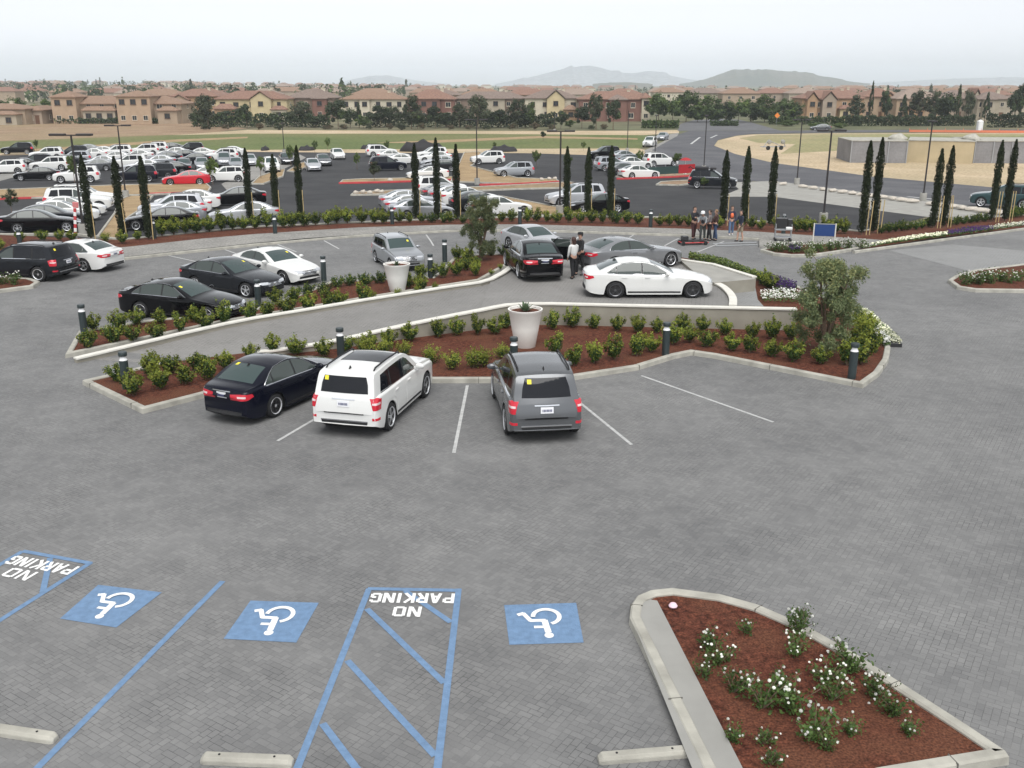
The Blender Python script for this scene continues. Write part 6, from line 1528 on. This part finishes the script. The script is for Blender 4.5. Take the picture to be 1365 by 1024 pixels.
for x, y, z, lb in [(169, 518, .09, 'in the left corner shrubs of the near island'), (455, 482, .09, 'between the black sedan and the boxy white SUV'), (685, 496, .09, 'behind the dark grey SUV, under the big pot'), (887, 474, .09, 'in the middle of the front shrub row'), (1135, 505, .09, 'at the right end of the near island'), (113, 447, .09, 'at the left tip of the far planted bed'), (432, 374, .09, 'right of the white coupe'), (345, 410, .09, 'at the bonnet of the black sedan in the far bed'), (574, 371, .09, 'beside the silver grey SUV, right of the smaller pot'), (593, 349, .09, 'left of the far olive tree'), (206, 318, .09, 'at the foot of the right one of the three left cypresses'), (367, 312, .09, 'at the tail of the silver sedan in the hedge'), (523, 299, .09, 'in the hedge left of the silver sedans'), (693, 299, .09, 'in the hedge behind the silver sedan'), (867, 303, .09, 'in the hedge left of the film crew'), (28, 334, .09, 'behind the dark grey SUV at left'), (1044, 312, .09, 'behind the equipment cart')]:
    root = empty('bollard_light', P(x, y, z), 0, 'dark bollard light '+lb, 'bollard', 'bollard lights in the planting')
    mob('post', BOL, root); mob('lens', BLN, root); mob('cap', BCP, root)
def pot(x, y, h, r1, r0, label, big):
    root = empty('planter_pot', P(x, y, .09), 0, label, 'planter', 'tall cream pots')
    bm = bmesh.new(); add_lathe(bm, [(r0*.96, 0), (r0, .015), (r0+(r1-r0)*.5, h*.5), (r1*.97, h-.09), (r1, h-.07), (r1+.012, h), (r1-.035, h), (r1-.05, h-.10)], 40, cap=False)
    mob('pot', bm2me('pot', bm, (M['pot'],), 40), root)
    bm = bmesh.new(); add_lathe(bm, [(.01, h-.085), (r1-.045, h-.09)], 24, cap=False); mob('soil', bm2me('pot_soil', bm, (M['mulch'],)), root)
    # blades of a spiky plant
    bm = bmesh.new(); n = 17 if big else 12
    for i in range(n):
        a = 2.4*i; el = R_(78-58*i/n+rnd.uniform(-6, 6)); L_ = (.42 if big else .26)*rnd.uniform(.8, 1.15)
        d = Vector((math.cos(a)*math.cos(el), math.sin(a)*math.cos(el), math.sin(el))); s = Vector((-math.sin(a), math.cos(a), 0)); p0_ = Vector((0, 0, h-.09))
        prev = None
        for t, w in ((0, .045), (.35, .055), (.7, .035), (1, .004)):
            c = p0_+d*L_*t+Vector((0, 0, -.16*t*t*L_)); row = [bm.verts.new(c-s*w), bm.verts.new(c+Vector((0, 0, -.012))), bm.verts.new(c+s*w)]
            if prev:
                for q in (0, 1): bm.faces.new((prev[q], prev[q+1], row[q+1], row[q]))
            prev = row
    pl = mob('spiky_plant', bm2me('spiky_plant', bm, (M['agave'],), 60), None, P(x, y, .09))
    tag(pl, 'spiky green agave growing in the '+('big pot by the ramp wall' if big else 'smaller pot on the far bed'), 'plant')
pot(700, 462, 1.28, .56, .34, 'big tapered cream pot standing before the ramp wall behind the grey SUV', True)
pot(530, 388, 1.16, .55, .32, 'smaller looking cream pot in the far bed before the silver grey SUV', False)
# blue sign
b = P(1097, 331, .09); root = empty('sign', b, R_(-12), 'blue rectangular sign on two white posts in the rose island', 'sign')
bm = bmesh.new(); add_box(bm, (0, 0, .95), (1.02, .06, .62), bev=.01); mob('panel', bm2me('sign_panel', bm, (M['sign_blue'],)), root)
bm = bmesh.new(); add_box(bm, (0, 0, 1.275), (1.06, .07, .03)); mob('top_rail', bm2me('sign_rail', bm, (M['grey'],)), root)
for s in (-.545, .545):
    bm = bmesh.new(); add_box(bm, (s, 0, .65), (.06, .06, 1.32), bev=.008); mob('post', bm2me('sign_post', bm, (M['cap'],)), root)
# walls and containers in the sandy field
def block_wall(name, cat, label, x0, x1, yb, h, dep, mat, skew=0., ribs=True):
    a, b = P(x0, yb, -.04), P(x1, yb+skew, -.04); d = (b-a); L_ = d.length; root = empty(name, a, math.atan2(d.y, d.x), label, cat)
    bm = bmesh.new(); add_box(bm, (L_/2, dep/2, h/2), (L_, dep, h))
    mob('wall_body', bm2me('wall_body', bm, (M[mat],)), root)
    bm = bmesh.new(); add_box(bm, (L_/2, dep/2, h+.05), (L_+.15, dep+.15, .10)); mob('coping', bm2me('coping', bm, (M['kerb'],)), root)
    if ribs:
        n = int(L_/2.4)
        for i in range(n+1):
            bm = bmesh.new(); add_box(bm, (L_*i/n, -.06, h*.5), (.12, .10, h-.02)); mob('post', bm2me('wall_post', bm, (M['grey'],)), root)
    return root
block_wall('screen_fence', 'fence', 'grey screened enclosure left of the tan wall in the sandy field', 1133, 1207, 217, 2.9, 9, 'greysheet', .6)
block_wall('block_wall', 'wall', 'long tan wall in the sandy field between the grey enclosures', 1208, 1296, 216, 2.9, 9, 'tanwall', 2.5, False)
block_wall('screen_fence', 'fence', 'grey screened enclosure right of the tan wall at the right edge', 1297, 1420, 217.5, 2.9, 10, 'greysheet', 1)
for x, y, w, h, lb in [(1195, 189, 1.6, .8, 'white covered pile on top of the left grey enclosure'), (1293, 188.5, 1.5, .75, 'white covered pile at the right end of the tan wall')]:
    bm = bmesh.new(); bmesh.ops.create_icosphere(bm, subdivisions=3, radius=1)
    for v in bm.verts: v.co = Vector((v.co.x*w*.8*(1+.12*math.sin(v.co.z*7)), v.co.y*1.2, max(-.02, v.co.z)*h*(1+.1*math.sin(v.co.x*6))))
    q = P(x, 217, -.04); q.y += 3; q.z = -2.04+2.98
    q.x = PY(x, 200, q.y).x; q.z = -2.04+3.0
    tag(mob('covered_pile', bm2me('covered_pile', bm, (M['kerb'],), 60), None, q), lb, 'pile')
a, b = P(1212, 176.5), P(1480, 178.5)
bm = bmesh.new(); d = b-a; add_box(bm, (d.length/2, 0, .35), (d.length, .06, .5))
for i in range(12): add_box(bm, (d.length*i/11, -.06, .6), (.08, .06, .8))
tag(mob('safety_net', bm2me('safety_net', bm, (M['net'],)), None, (a.x, a.y, -2.05), (0, 0, math.atan2(d.y, d.x))), 'orange safety netting on stakes along the far field edge at right', 'netting')
bm = bmesh.new(); add_box(bm, (0, 0, 1.1), (1.1, 1.1, 2.2), bev=.08); bmesh.ops.create_cone(bm, segments=4, radius1=.85, radius2=.1, depth=.4, cap_ends=True, matrix=Matrix.Translation((0, 0, 2.42)) @ Matrix.Rotation(math.pi/4, 4, 'Z'))
add_box(bm, (0, -.57, 1.0), (.75, .04, 1.8), bev=.01)
q = P(1305, 175); tag(mob('portable_toilet', bm2me('portable_toilet', bm, (M['white'],)), None, (q.x, q.y, -2.05)), 'white portable toilet cabin at the far edge of the field', 'toilet cabin')
# dark soil heaps and tarps at the edge of the lot
def heap(x0, x1, y, h, label, mat='tarp'):
    a, b = P(x0, y, -.04), P(x1, y, -.04); L_ = (b-a).length; bm = bmesh.new(); bmesh.ops.create_icosphere(bm, subdivisions=3, radius=1)
    for v in bm.verts: v.co = Vector((v.co.x*L_/2, v.co.y*1.6, max(-.03, v.co.z)*h*(1+.22*math.sin(v.co.x*9+1)+.1*math.sin(v.co.y*11))))
    tag(mob('tarp_heap', bm2me('tarp_heap', bm, (M[mat],), 60), None, (a+b)/2+Vector((0, 2.2, 0))), label, 'heap', 'dark heaps along the field edge')
heap(530, 592, 203, 1.6, 'long black covered heap behind the white cars in the centre')
heap(394, 416, 201.5, .7, 'low dark heap left of the lone white car')
heap(478, 500, 199.5, .7, 'low dark heap left of the centre rows')
heap(344, 354, 201.5, .6, 'smallest dark heap left of the lone cypress')
heap(652, 690, 203, .9, 'dark heap behind the white SUV in the centre')
# banner, umbrella, striped post
a, b = P(860, 236, .10), P(926, 233.5, .10); d = b-a; L_ = d.length
root = empty('banner', a, math.atan2(d.y, d.x), 'long low dark green and red banner in front of the white cars', 'banner')
bm = bmesh.new(); add_box(bm, (L_*.33, 0, .62), (L_*.66, .05, .85)); mob('dark_panel', bm2me('dark_panel', bm, (simple('dark banner cloth', (.02, .05, .045), .7),)), root)
bm = bmesh.new(); add_box(bm, (L_*.83, .0, .68), (L_*.335, .05, 1.0)); mob('red_panel', bm2me('red_panel', bm, (simple('red cloth', (.36, .008, .015), .6),)), root)
for i in range(6):
    bm = bmesh.new(); add_box(bm, (L_*i/5, .06, .6), (.05, .05, 1.25)); mob('post', bm2me('banner_post', bm, (M['grey'],)), root)
root = empty('parasol', P(913, 232, .05), 0, 'small red parasol standing behind the red end of the banner', 'parasol')
bm = bmesh.new(); add_lathe(bm, [(.75, 1.62), (.62, 1.72), (.36, 1.86), (.02, 1.94)], 10); mob('canopy', bm2me('canopy', bm, (simple('red canopy', (.35, .015, .02), .7),), 30), root)
bm = bmesh.new(); add_lathe(bm, [(.2, 0), (.2, .05), (.025, .07), (.025, 1.92)], 10); mob('pole', bm2me('parasol_pole', bm, (M['white'],)), root)
root = empty('striped_post', P(101, 320, .09), 0, 'leaning red and white striped post beside the left lamp post', 'striped post')
root.rotation_euler = (0, R_(6), 0)
for k in range(8):
    bm = bmesh.new(); add_box(bm, (0, 0, .12+.22*k), (.15, .08, .22), bev=.01); mob('red_band' if k % 2 else 'white_band', bm2me('band', bm, (M['red_kerb'] if k % 2 else M['white'],)), root)
bm = bmesh.new(); add_box(bm, (.04, 0, 1.95), (.34, .06, .32), bev=.03); mob('top_board', bm2me('top_board', bm, (simple('faded red board', (.55, .18, .18), .7),)), root)
# boulders along the road verge and the islands
def rock_mesh(k):
    bm = bmesh.new(); bmesh.ops.create_icosphere(bm, subdivisions=2, radius=1)
    for v in bm.verts: v.co *= 1+.22*math.sin(v.co.x*3+k)*math.cos(v.co.y*4+k*2)+rnd.uniform(-.06, .06)
    for v in bm.verts: v.co.z = max(v.co.z, -.35)
    return bm2me('boulder', bm, (M['rock'],), 50)
RK = [rock_mesh(k) for k in range(4)]
rp = [(1031+i*13.2, 243.3+i*1.78) for i in range(24)]
for i, (x, y) in enumerate(rp):
    if abs(x-1062) < 7 or abs(x-1230) < 7: continue
    o = mob('boulder', RK[i % 4], None, P(x, y, .12), (0, 0, rnd.uniform(0, 6))); o.scale = (.52, .36, .20)
    tag(o, 'pale boulder in the line between the road and the concrete strip', 'boulder', 'boulders edging the road')
for i, (x, y) in enumerate([(474, 257), (484, 256), (493, 257), (503, 255), (509, 256), (520, 240), (722, 239), (732, 238.5), (740, 238)]):
    o = mob('boulder', RK[i % 4], None, P(x, y, .2), (0, 0, rnd.uniform(0, 6))); o.scale = (.28, .24, .20)
    tag(o, 'small pale boulder on a kerbed island in the lot', 'boulder', 'boulders on the lot islands')
root = empty('warning_sign', P(1035, 168, 0), 0, 'orange diamond warning sign beside the road mouth', 'road sign')
bm = bmesh.new(); add_box(bm, (0, 0, 2.6), (1.0, .05, 1.0), M=Matrix.Translation((0, 0, 2.6)) @ Matrix.Rotation(math.pi/4, 4, 'Y') @ Matrix.Translation((0, 0, -2.6)), bev=.01); mob('board', bm2me('board', bm, (M['orange'],)), root)
bm = bmesh.new(); add_tube(bm, [(0, .06, 0), (0, .06, 3.0)], .05, 6); mob('post', bm2me('post', bm, (M['grey'],)), root)
# steel frame with lights in the dry grass
root = empty('steel_trailer', P(1032, 200, -.04), R_(15), 'pale steel frame with two floodlights in the dry grass', 'trailer')
bm = bmesh.new()
for p in (((-2, 0, .5), (2, 0, .5)), ((-2, 0, .5), (-1.2, 0, 1.6)), ((-1.2, 0, 1.6), (1.2, 0, .6)), ((2, 0, .5), (1.5, 0, 1.5)), ((-2, 1, .5), (2, 1, .5)), ((-2, 0, .5), (-2, 1, .5)), ((2, 0, .5), (2, 1, .5))): add_tube(bm, p, .06, 6)
mob('frame', bm2me('frame', bm, (M['grey'],)), root)
for x in (-1.0, 1.5):
    bm = bmesh.new(); add_lathe(bm, [(.05, -.25), (.32, -.2), (.38, .05), (.1, .1)], 14, (x, 0, 1.3), 'Y'); mob('floodlight', bm2me('floodlight', bm, (M['concrete'],), 40), root)
for x in (-1.2, 1.2):
    bm = bmesh.new(); add_lathe(bm, [(.1, -.1), (.34, -.1), (.34, .1), (.1, .1)], 14, (x, -.1, .34), 'Y'); mob('wheel', bm2me('trailer_wheel', bm, (M['tyre'],), 40), root)
# film gear
root = empty('camera_dolly', P(923, 326, .004), R_(10), 'low red and black camera dolly on wheels at the feet of the crew', 'camera dolly'); root.scale = (.85, .85, .85)
bm = bmesh.new(); add_box(bm, (0, 0, .24), (1.5, .62, .05), bev=.01); mob('platform', bm2me('dolly_platform', bm, (M['tyre'],)), root)
redm = simple('red steel', (.42, .03, .03), .5)
bm = bmesh.new()
for y in (-.34, .34): add_tube(bm, [(-.85, y, .16), (.95, y, .16)], .035, 8)
for x in (-.8, 0, .8): add_tube(bm, [(x, -.34, .16), (x, .34, .16)], .03, 6)
mob('rail', bm2me('dolly_rail', bm, (redm,), 50), root)
for x in (-.75, .75):
    for y in (-.38, .38):
        bm = bmesh.new(); add_lathe(bm, [(.03, -.05), (.125, -.05), (.13, 0), (.125, .05), (.03, .05)], 14, (x, y, .125), 'Y'); mob('wheel', bm2me('dolly_wheel', bm, (M['tyre'],), 40), root)
bm = bmesh.new(); add_tube(bm, [(.5, 0, .26), (.5, 0, .75), (.3, 0, 1.0)], .045, 8); mob('column', bm2me('dolly_column', bm, (M['black'],), 40), root)
bm = bmesh.new(); add_box(bm, (-.55, 0, .42), (.4, .42, .3), bev=.03); mob('seat_box', bm2me('dolly_box', bm, (M['black'],), 40), root)
root = empty('equipment_cart', P(1043, 321, .122), R_(-10), 'equipment cart with black monitors and a white box', 'cart')
bm = bmesh.new()
for x in (-.42, .42):
    for y in (-.25, .25): add_tube(bm, [(x, y, .14), (x, y, .95)], .022, 6)
for z in (.22, .62): add_box(bm, (0, 0, z), (.92, .58, .035), bev=.005)
mob('frame', bm2me('cart_frame', bm, (M['grey'],), 40), root)
bm = bmesh.new(); add_box(bm, (-.12, 0, .98), (.62, .28, .55), bev=.03); add_box(bm, (.33, .02, .95), (.24, .34, .48), bev=.02); mob('monitor', bm2me('monitor', bm, (M['black'],)), root)
bm = bmesh.new(); add_box(bm, (.28, -.22, .72), (.34, .2, .14), bev=.02); mob('white_box', bm2me('white_box', bm, (M['white'],)), root)
bm = bmesh.new(); add_tube(bm, [(.0, .1, .9), (.0, .1, 1.35)], .02, 6); add_lathe(bm, [(.02, 1.35), (.08, 1.36), (.08, 1.45), (.02, 1.46)], 10, (0, .1, 0)); mob('mast', bm2me('mast', bm, (M['grey'],), 40), root)
for x in (-.4, .4):
    for y in (-.26, .26):
        bm = bmesh.new(); add_lathe(bm, [(.02, -.03), (.075, -.03), (.075, .03), (.02, .03)], 10, (x, y, .076), 'Y'); mob('wheel', bm2me('cart_wheel', bm, (M['tyre'],), 40), root)
for k, (p, q) in enumerate([((950, 325), (1008, 323.5)), ((954, 328), (1010, 326.5))]):
    a, b = P(*p, .03), P(*q, .03); bm = bmesh.new(); add_tube(bm, [(0, 0, 0), b-a], .03, 8); n = 5
    tag(mob('dolly_track', bm2me('dolly_track', bm, (M['grey'],)), None, a), ('upper' if k == 0 else 'lower')+' grey dolly rail lying on the pavers right of the crew', 'dolly rail', 'dolly rails')
# ================================================================== PEOPLE
def skin(name, chains, mat, parent, sub=1):
    """chains: lists of (x, y, z, r); equal points are shared so that the body is one surface"""
    idx, V, E, RD = {}, [], [], []
    for ch in chains:
        prev = None
        for p in ch:
            k = tuple(round(c, 4) for c in p[:3])
            if k not in idx: idx[k] = len(V); V.append(p[:3]); RD.append(p[3])
            i = idx[k]
            if prev is not None and prev != i: E.append((prev, i))
            prev = i
    me = bpy.data.meshes.new(name); me.from_pydata(V, E, [])
    o = bpy.data.objects.new(name, me); COL.objects.link(o)
    sm = o.modifiers.new('s', 'SKIN'); sm.use_smooth_shade = True
    if not me.skin_vertices: 
        bpy.context.view_layer.update()
    for i, r in enumerate(RD):
        r = r if isinstance(r, tuple) else (r, r)
        me.skin_vertices[0].data[i].radius = r
    me.skin_vertices[0].data[0].use_root = True
    ss = o.modifiers.new('u', 'SUBSURF'); ss.levels = sub; ss.render_levels = sub
    dg = bpy.context.evaluated_depsgraph_get(); m2 = bpy.data.meshes.new_from_object(o.evaluated_get(dg)); bpy.data.objects.remove(o)
    m2.materials.clear(); m2.materials.append(mat)
    for p in m2.polygons: p.use_smooth = True
    return mob(name, m2, parent)
def person(loc, rz, label, h=1.75, top=(.1, .1, .1), legs=(.05, .05, .07), hairc=(.03, .02, .015), shoes=(.03, .03, .03), arm=(20, 20), fore=(10, 10), hat=None, vest=None, shorts=False, step=.10, bend=0., skinc=(.50, .30, .22), longhair=False, apron=None):
    root = empty('person', loc, rz, label, 'person', 'people on the forecourt'); s = h/1.75; root.scale = (s, s, s)
    sk = simple('skin', skinc, .6); tm = simple('shirt cloth', top, .85, noise=.08); lm = simple('trouser cloth', legs, .85, noise=.08); hm = simple('hair', hairc, .6); sm = simple('shoe leather', shoes, .5)
    B = math.sin(R_(bend)); Cb = math.cos(R_(bend))
    def up(x, y, z):           # lean of the upper body about the hips
        zz = z-.95; return (x*Cb+zz*B, y, .95-x*B+zz*Cb)
    pel = (0, 0, .95)
    limbs, A, SL, TR, SH = [], [], [], [], []
    neck = up(0, 0, 1.46); chest = up(.01, 0, 1.30); waist = up(0, 0, 1.08)
    body = [[(*pel, (.115, .15)), (*waist, (.10, .135)), (*chest, (.115, .17)), (*neck, .058), (*up(.015, 0, 1.53), .056), (*up(.03, 0, 1.60), .082), (*up(.025, 0, 1.68), .090), (*up(.015, 0, 1.735), .062)],
            [(*up(.03, 0, 1.60), .082), (*up(.108, 0, 1.615), .016)]]
    shirt = [[(*up(0, 0, .93), (.128, .165)), (*waist, (.118, .155)), (*chest, (.132, .182)), (*up(0, 0, 1.43), (.085, .12)), (*up(0, 0, 1.47), .068)]]
    for i, sd in enumerate((1, -1)):
        st = step*(1 if i else -1)
        hip = (0, sd*.085, .90); kn = (st*.6+.02, sd*.095, .49); an = (st, sd*.10, .085)
        body.append([(*pel, (.115, .15)), (*hip, .088), (*kn, .058), (*(an[0], an[1], .28), .056), (*an, .042), (an[0]+.10, an[1], .035, .036), (an[0]+.17, an[1], .028, .028)])
        TR.append([(0, 0, .97, (.13, .165)), (hip[0], hip[1], .88, .108), (kn[0], kn[1], .50, .078)]+([] if shorts else [(an[0], an[1], .28, .072), (an[0], an[1], .10, .066)]))
        SH.append([(an[0]-.05, an[1], .055, .05), (an[0]+.06, an[1], .048, .048), (an[0]+.19, an[1], .038, .036)])
        sh = up(0, sd*.185, 1.40); a1, f1 = R_(arm[i]), R_(arm[i]+fore[i])
        el = (sh[0]+.28*math.sin(a1), sh[1]+sd*.035, sh[2]-.28*math.cos(a1)); wr = (el[0]+.25*math.sin(f1), el[1]-sd*.015, el[2]-.25*math.cos(f1))
        dv = Vector((math.sin(f1), 0, -math.cos(f1))); pm = Vector(wr)+dv*.055
        body.append([(*chest, (.115, .17)), (*up(0, sd*.13, 1.41), .062), (*sh, .055), (*el, .042), (*wr, .028), (*pm, (.018, .036))])
        side = Vector((math.cos(f1), 0, math.sin(f1)))
        for q, (off, ln) in enumerate(((-.027, .062), (-.009, .074), (.009, .070), (.027, .055))):
            b0 = pm+side*off+dv*.030; b1 = b0+dv*ln*.55+Vector((0, -sd*.006, 0)); b2 = b1+dv*ln*.45+Vector((0, -sd*.018, 0))
            body.append([(*pm, (.018, .036)), (*b0, .0095), (*b1, .0085), (*b2, .007)])
        b0 = pm-dv*.015+side*.034; b1 = b0+side*.02+dv*.03+Vector((0, -sd*.012, 0)); body.append([(*pm, (.018, .036)), (*b0, .011), (*b1, .009)])
        shirt.append([(*chest, (.132, .182)), (*up(0, sd*.13, 1.41), .078), (*sh, .070), (*el, .056), (*Vector(wr), .042)])
    skin('body', body, sk, root)
    skin('shirt', shirt, tm, root)
    skin('shorts' if shorts else 'trousers', TR, lm, root)
    for q in SH: skin('shoe', [q], sm, root)
    if vest: skin('vest', [[(*up(0, 0, 1.0), (.135, .17)), (*up(.005, 0, 1.2), (.140, .178)), (*up(0, 0, 1.38), (.118, .155))]], simple('vest cloth', vest, .7), root)
    # hair / hat / face
    hc = Vector(up(.012, 0, 1.675)); bm = bmesh.new(); bmesh.ops.create_uvsphere(bm, u_segments=18, v_segments=12, radius=.108)
    for v in list(bm.verts):
        if v.co.z < (-.01 if v.co.x > .02 else (-.12 if longhair else -.075)): 
            pass
    dele = [v for v in bm.verts if (v.co.x > .035 and v.co.z < .045) or v.co.z < (-.10 if longhair else -.06)]
    bmesh.ops.delete(bm, geom=dele, context='VERTS')
    bmesh.ops.solidify(bm, geom=bm.faces[:], thickness=.012)
    for v in bm.verts: v.co.x *= 1.04
    if longhair:
        add_lathe(bm, [(.06, -.24), (.085, -.12), (.09, .0)], 12, (-.045, 0, 0))
    o = mob('hair', bm2me('hair', bm, (hm,), 60), root, hc, (0, R_(bend), 0))
    if hat:
        bm = bmesh.new(); add_lathe(bm, [(.116, .025), (.118, .06), (.105, .10), (.03, .118)], 18); add_lathe(bm, [(.02, .022), (.118, .022), (.13, .028)], 16, (.03, 0, 0)); mob('cap', bm2me('cap', bm, (simple('cap cloth', hat, .8),), 50), root, hc, (0, R_(bend), 0))
    bm = bmesh.new()
    for sd in (1, -1):
        bmesh.ops.create_uvsphere(bm, u_segments=8, v_segments=6, radius=.011, matrix=Matrix.Translation((.094, sd*.033, -.008)))
        add_box(bm, (.092, sd*.033, .016), (.012, .034, .007))
    add_box(bm, (.094, 0, -.062), (.012, .045, .009))
    mob('eyes_and_mouth', bm2me('face', bm, (simple('dark features', (.05, .02, .02), .5),)), root, hc, (0, R_(bend), 0))
    return root
DN = Vector((0, 0, -.0))
person(P(764, 371.5, .80), R_(120), 'woman with long brown hair, white shirt and black trousers by the open car door', 1.68, (.62, .62, .60), (.012, .012, .014), (.045, .018, .012), arm=(8, 18), fore=(12, 35), longhair=True)
person(P(773, 367, .80), R_(215), 'man in a black suit and black cap standing close behind the white shirted woman', 1.76, (.012, .012, .014), (.012, .012, .013), hat=(.012, .012, .013), arm=(25, 10), fore=(35, 15))
person(P(924, 319, .004), R_(-70), 'man in a black jacket and dark trousers, leftmost of the film crew', 1.82, (.015, .015, .02), (.06, .02, .02), arm=(45, 40), fore=(60, 60))
person(P(936, 320.5, .004), R_(-110), 'person in grey top with white cap and black bag, second of the film crew', 1.68, (.22, .23, .24), (.05, .06, .055), vest=(.02, .02, .025), hat=(.7, .7, .7), bend=22, arm=(35, 40), fore=(40, 40))
person(P(945, 321, .004), R_(160), 'man in a grey shirt and black trousers, third of the film crew', 1.72, (.16, .14, .14), (.015, .015, .018), arm=(15, 30), fore=(30, 40))
person(P(953, 321, .004), R_(150), 'man in a dark brown shirt and blue jeans, fourth of the film crew', 1.72, (.05, .022, .018), (.035, .06, .12), (.20, .12, .06), arm=(20, 40), fore=(40, 50))
person(P(974, 313.5, .13), R_(-95), 'person in an orange vest and pale blue jeans facing us', 1.66, (.03, .03, .05), (.10, .16, .27), vest=(.75, .16, .06), longhair=True, shoes=(.6, .6, .6))
person(P(986, 322, .004), R_(200), 'man in a dark top and khaki shorts, rightmost of the film crew', 1.72, (.02, .025, .045), (.30, .24, .17), shorts=True, arm=(10, 35), fore=(20, 50))
# ================================================================== LIGHT, SKY, AIR, CAMERA
w = bpy.data.worlds.new('World'); SC.world = w; w.use_nodes = True
N, L = w.node_tree.nodes, w.node_tree.links
sk = N.new('ShaderNodeTexSky'); sk.sky_type = 'NISHITA'; sk.sun_disc = False
SUN_EL, SUN_AZ = R_(60), R_(172)
sk.sun_elevation = SUN_EL; sk.sun_rotation = SUN_AZ; sk.altitude = 0; sk.air_density = 1.0; sk.dust_density = 1.0; sk.ozone_density = 1.0
hs = N.new('ShaderNodeHueSaturation'); hs.inputs['Saturation'].default_value = .0
bg = N['Background']; bg.inputs['Strength'].default_value = .092
L.new(sk.outputs[0], hs.inputs['Color']); tn = N.new('ShaderNodeMix'); tn.data_type = 'RGBA'; tn.blend_type = 'MULTIPLY'; tn.inputs['Factor'].default_value = 1; tn.inputs['B'].default_value = (.945, .98, 1.03, 1); L.new(hs.outputs[0], tn.inputs['A']); L.new(tn.outputs['Result'], bg.inputs['Color'])
sl = bpy.data.lights.new('sun', 'SUN'); sl.energy = 1.5; sl.angle = R_(50); sl.color = (1, .975, .94)
so = bpy.data.objects.new('sun', sl); COL.objects.link(so)
# sky texture rotation 0 = +Y, clockwise
sd_ = Vector((math.sin(SUN_AZ)*math.cos(SUN_EL), math.cos(SUN_AZ)*math.cos(SUN_EL), math.sin(SUN_EL)))
so.rotation_euler = sd_.to_track_quat('Z', 'Y').to_euler()
HAZE = 1
if HAZE:
    hm = bpy.data.materials.new('haze'); hm.use_nodes = True; n_ = hm.node_tree.nodes; n_.clear()
    out = n_.new('ShaderNodeOutputMaterial'); vp = n_.new('ShaderNodeVolumePrincipled')
    vp.inputs['Color'].default_value = (.87, .935, 1.0, 1); vp.inputs['Density'].default_value = .00015; vp.inputs['Anisotropy'].default_value = -.4
    hm.node_tree.links.new(vp.outputs[0], out.inputs['Volume'])
    bm = bmesh.new(); z0, z1 = -4.0, 125.0
    add_box(bm, (0, 3700, (z0+z1)/2), (12000, 8000, z1-z0))
    tag(mob('haze', bm2me('haze', bm, (hm,))), kind='stuff')
cam = bpy.data.cameras.new('camera'); co = bpy.data.objects.new('camera', cam); COL.objects.link(co); SC.camera = co
co.location = (0, 0, EYE); co.rotation_euler = (math.pi/2-PITCH, 0, 0)
cam.sensor_width = 36; cam.lens = 36*FPX/1365; cam.clip_end = 30000; cam.clip_start = .1
SC.view_settings.view_transform = 'Standard'; SC.view_settings.look = 'None'; SC.view_settings.gamma = 1
SC.view_settings.exposure = 1.0
SC.cycles.max_bounces = 8; SC.cycles.diffuse_bounces = 3; SC.cycles.transparent_max_bounces = 8; SC.cycles.volume_bounces = 3
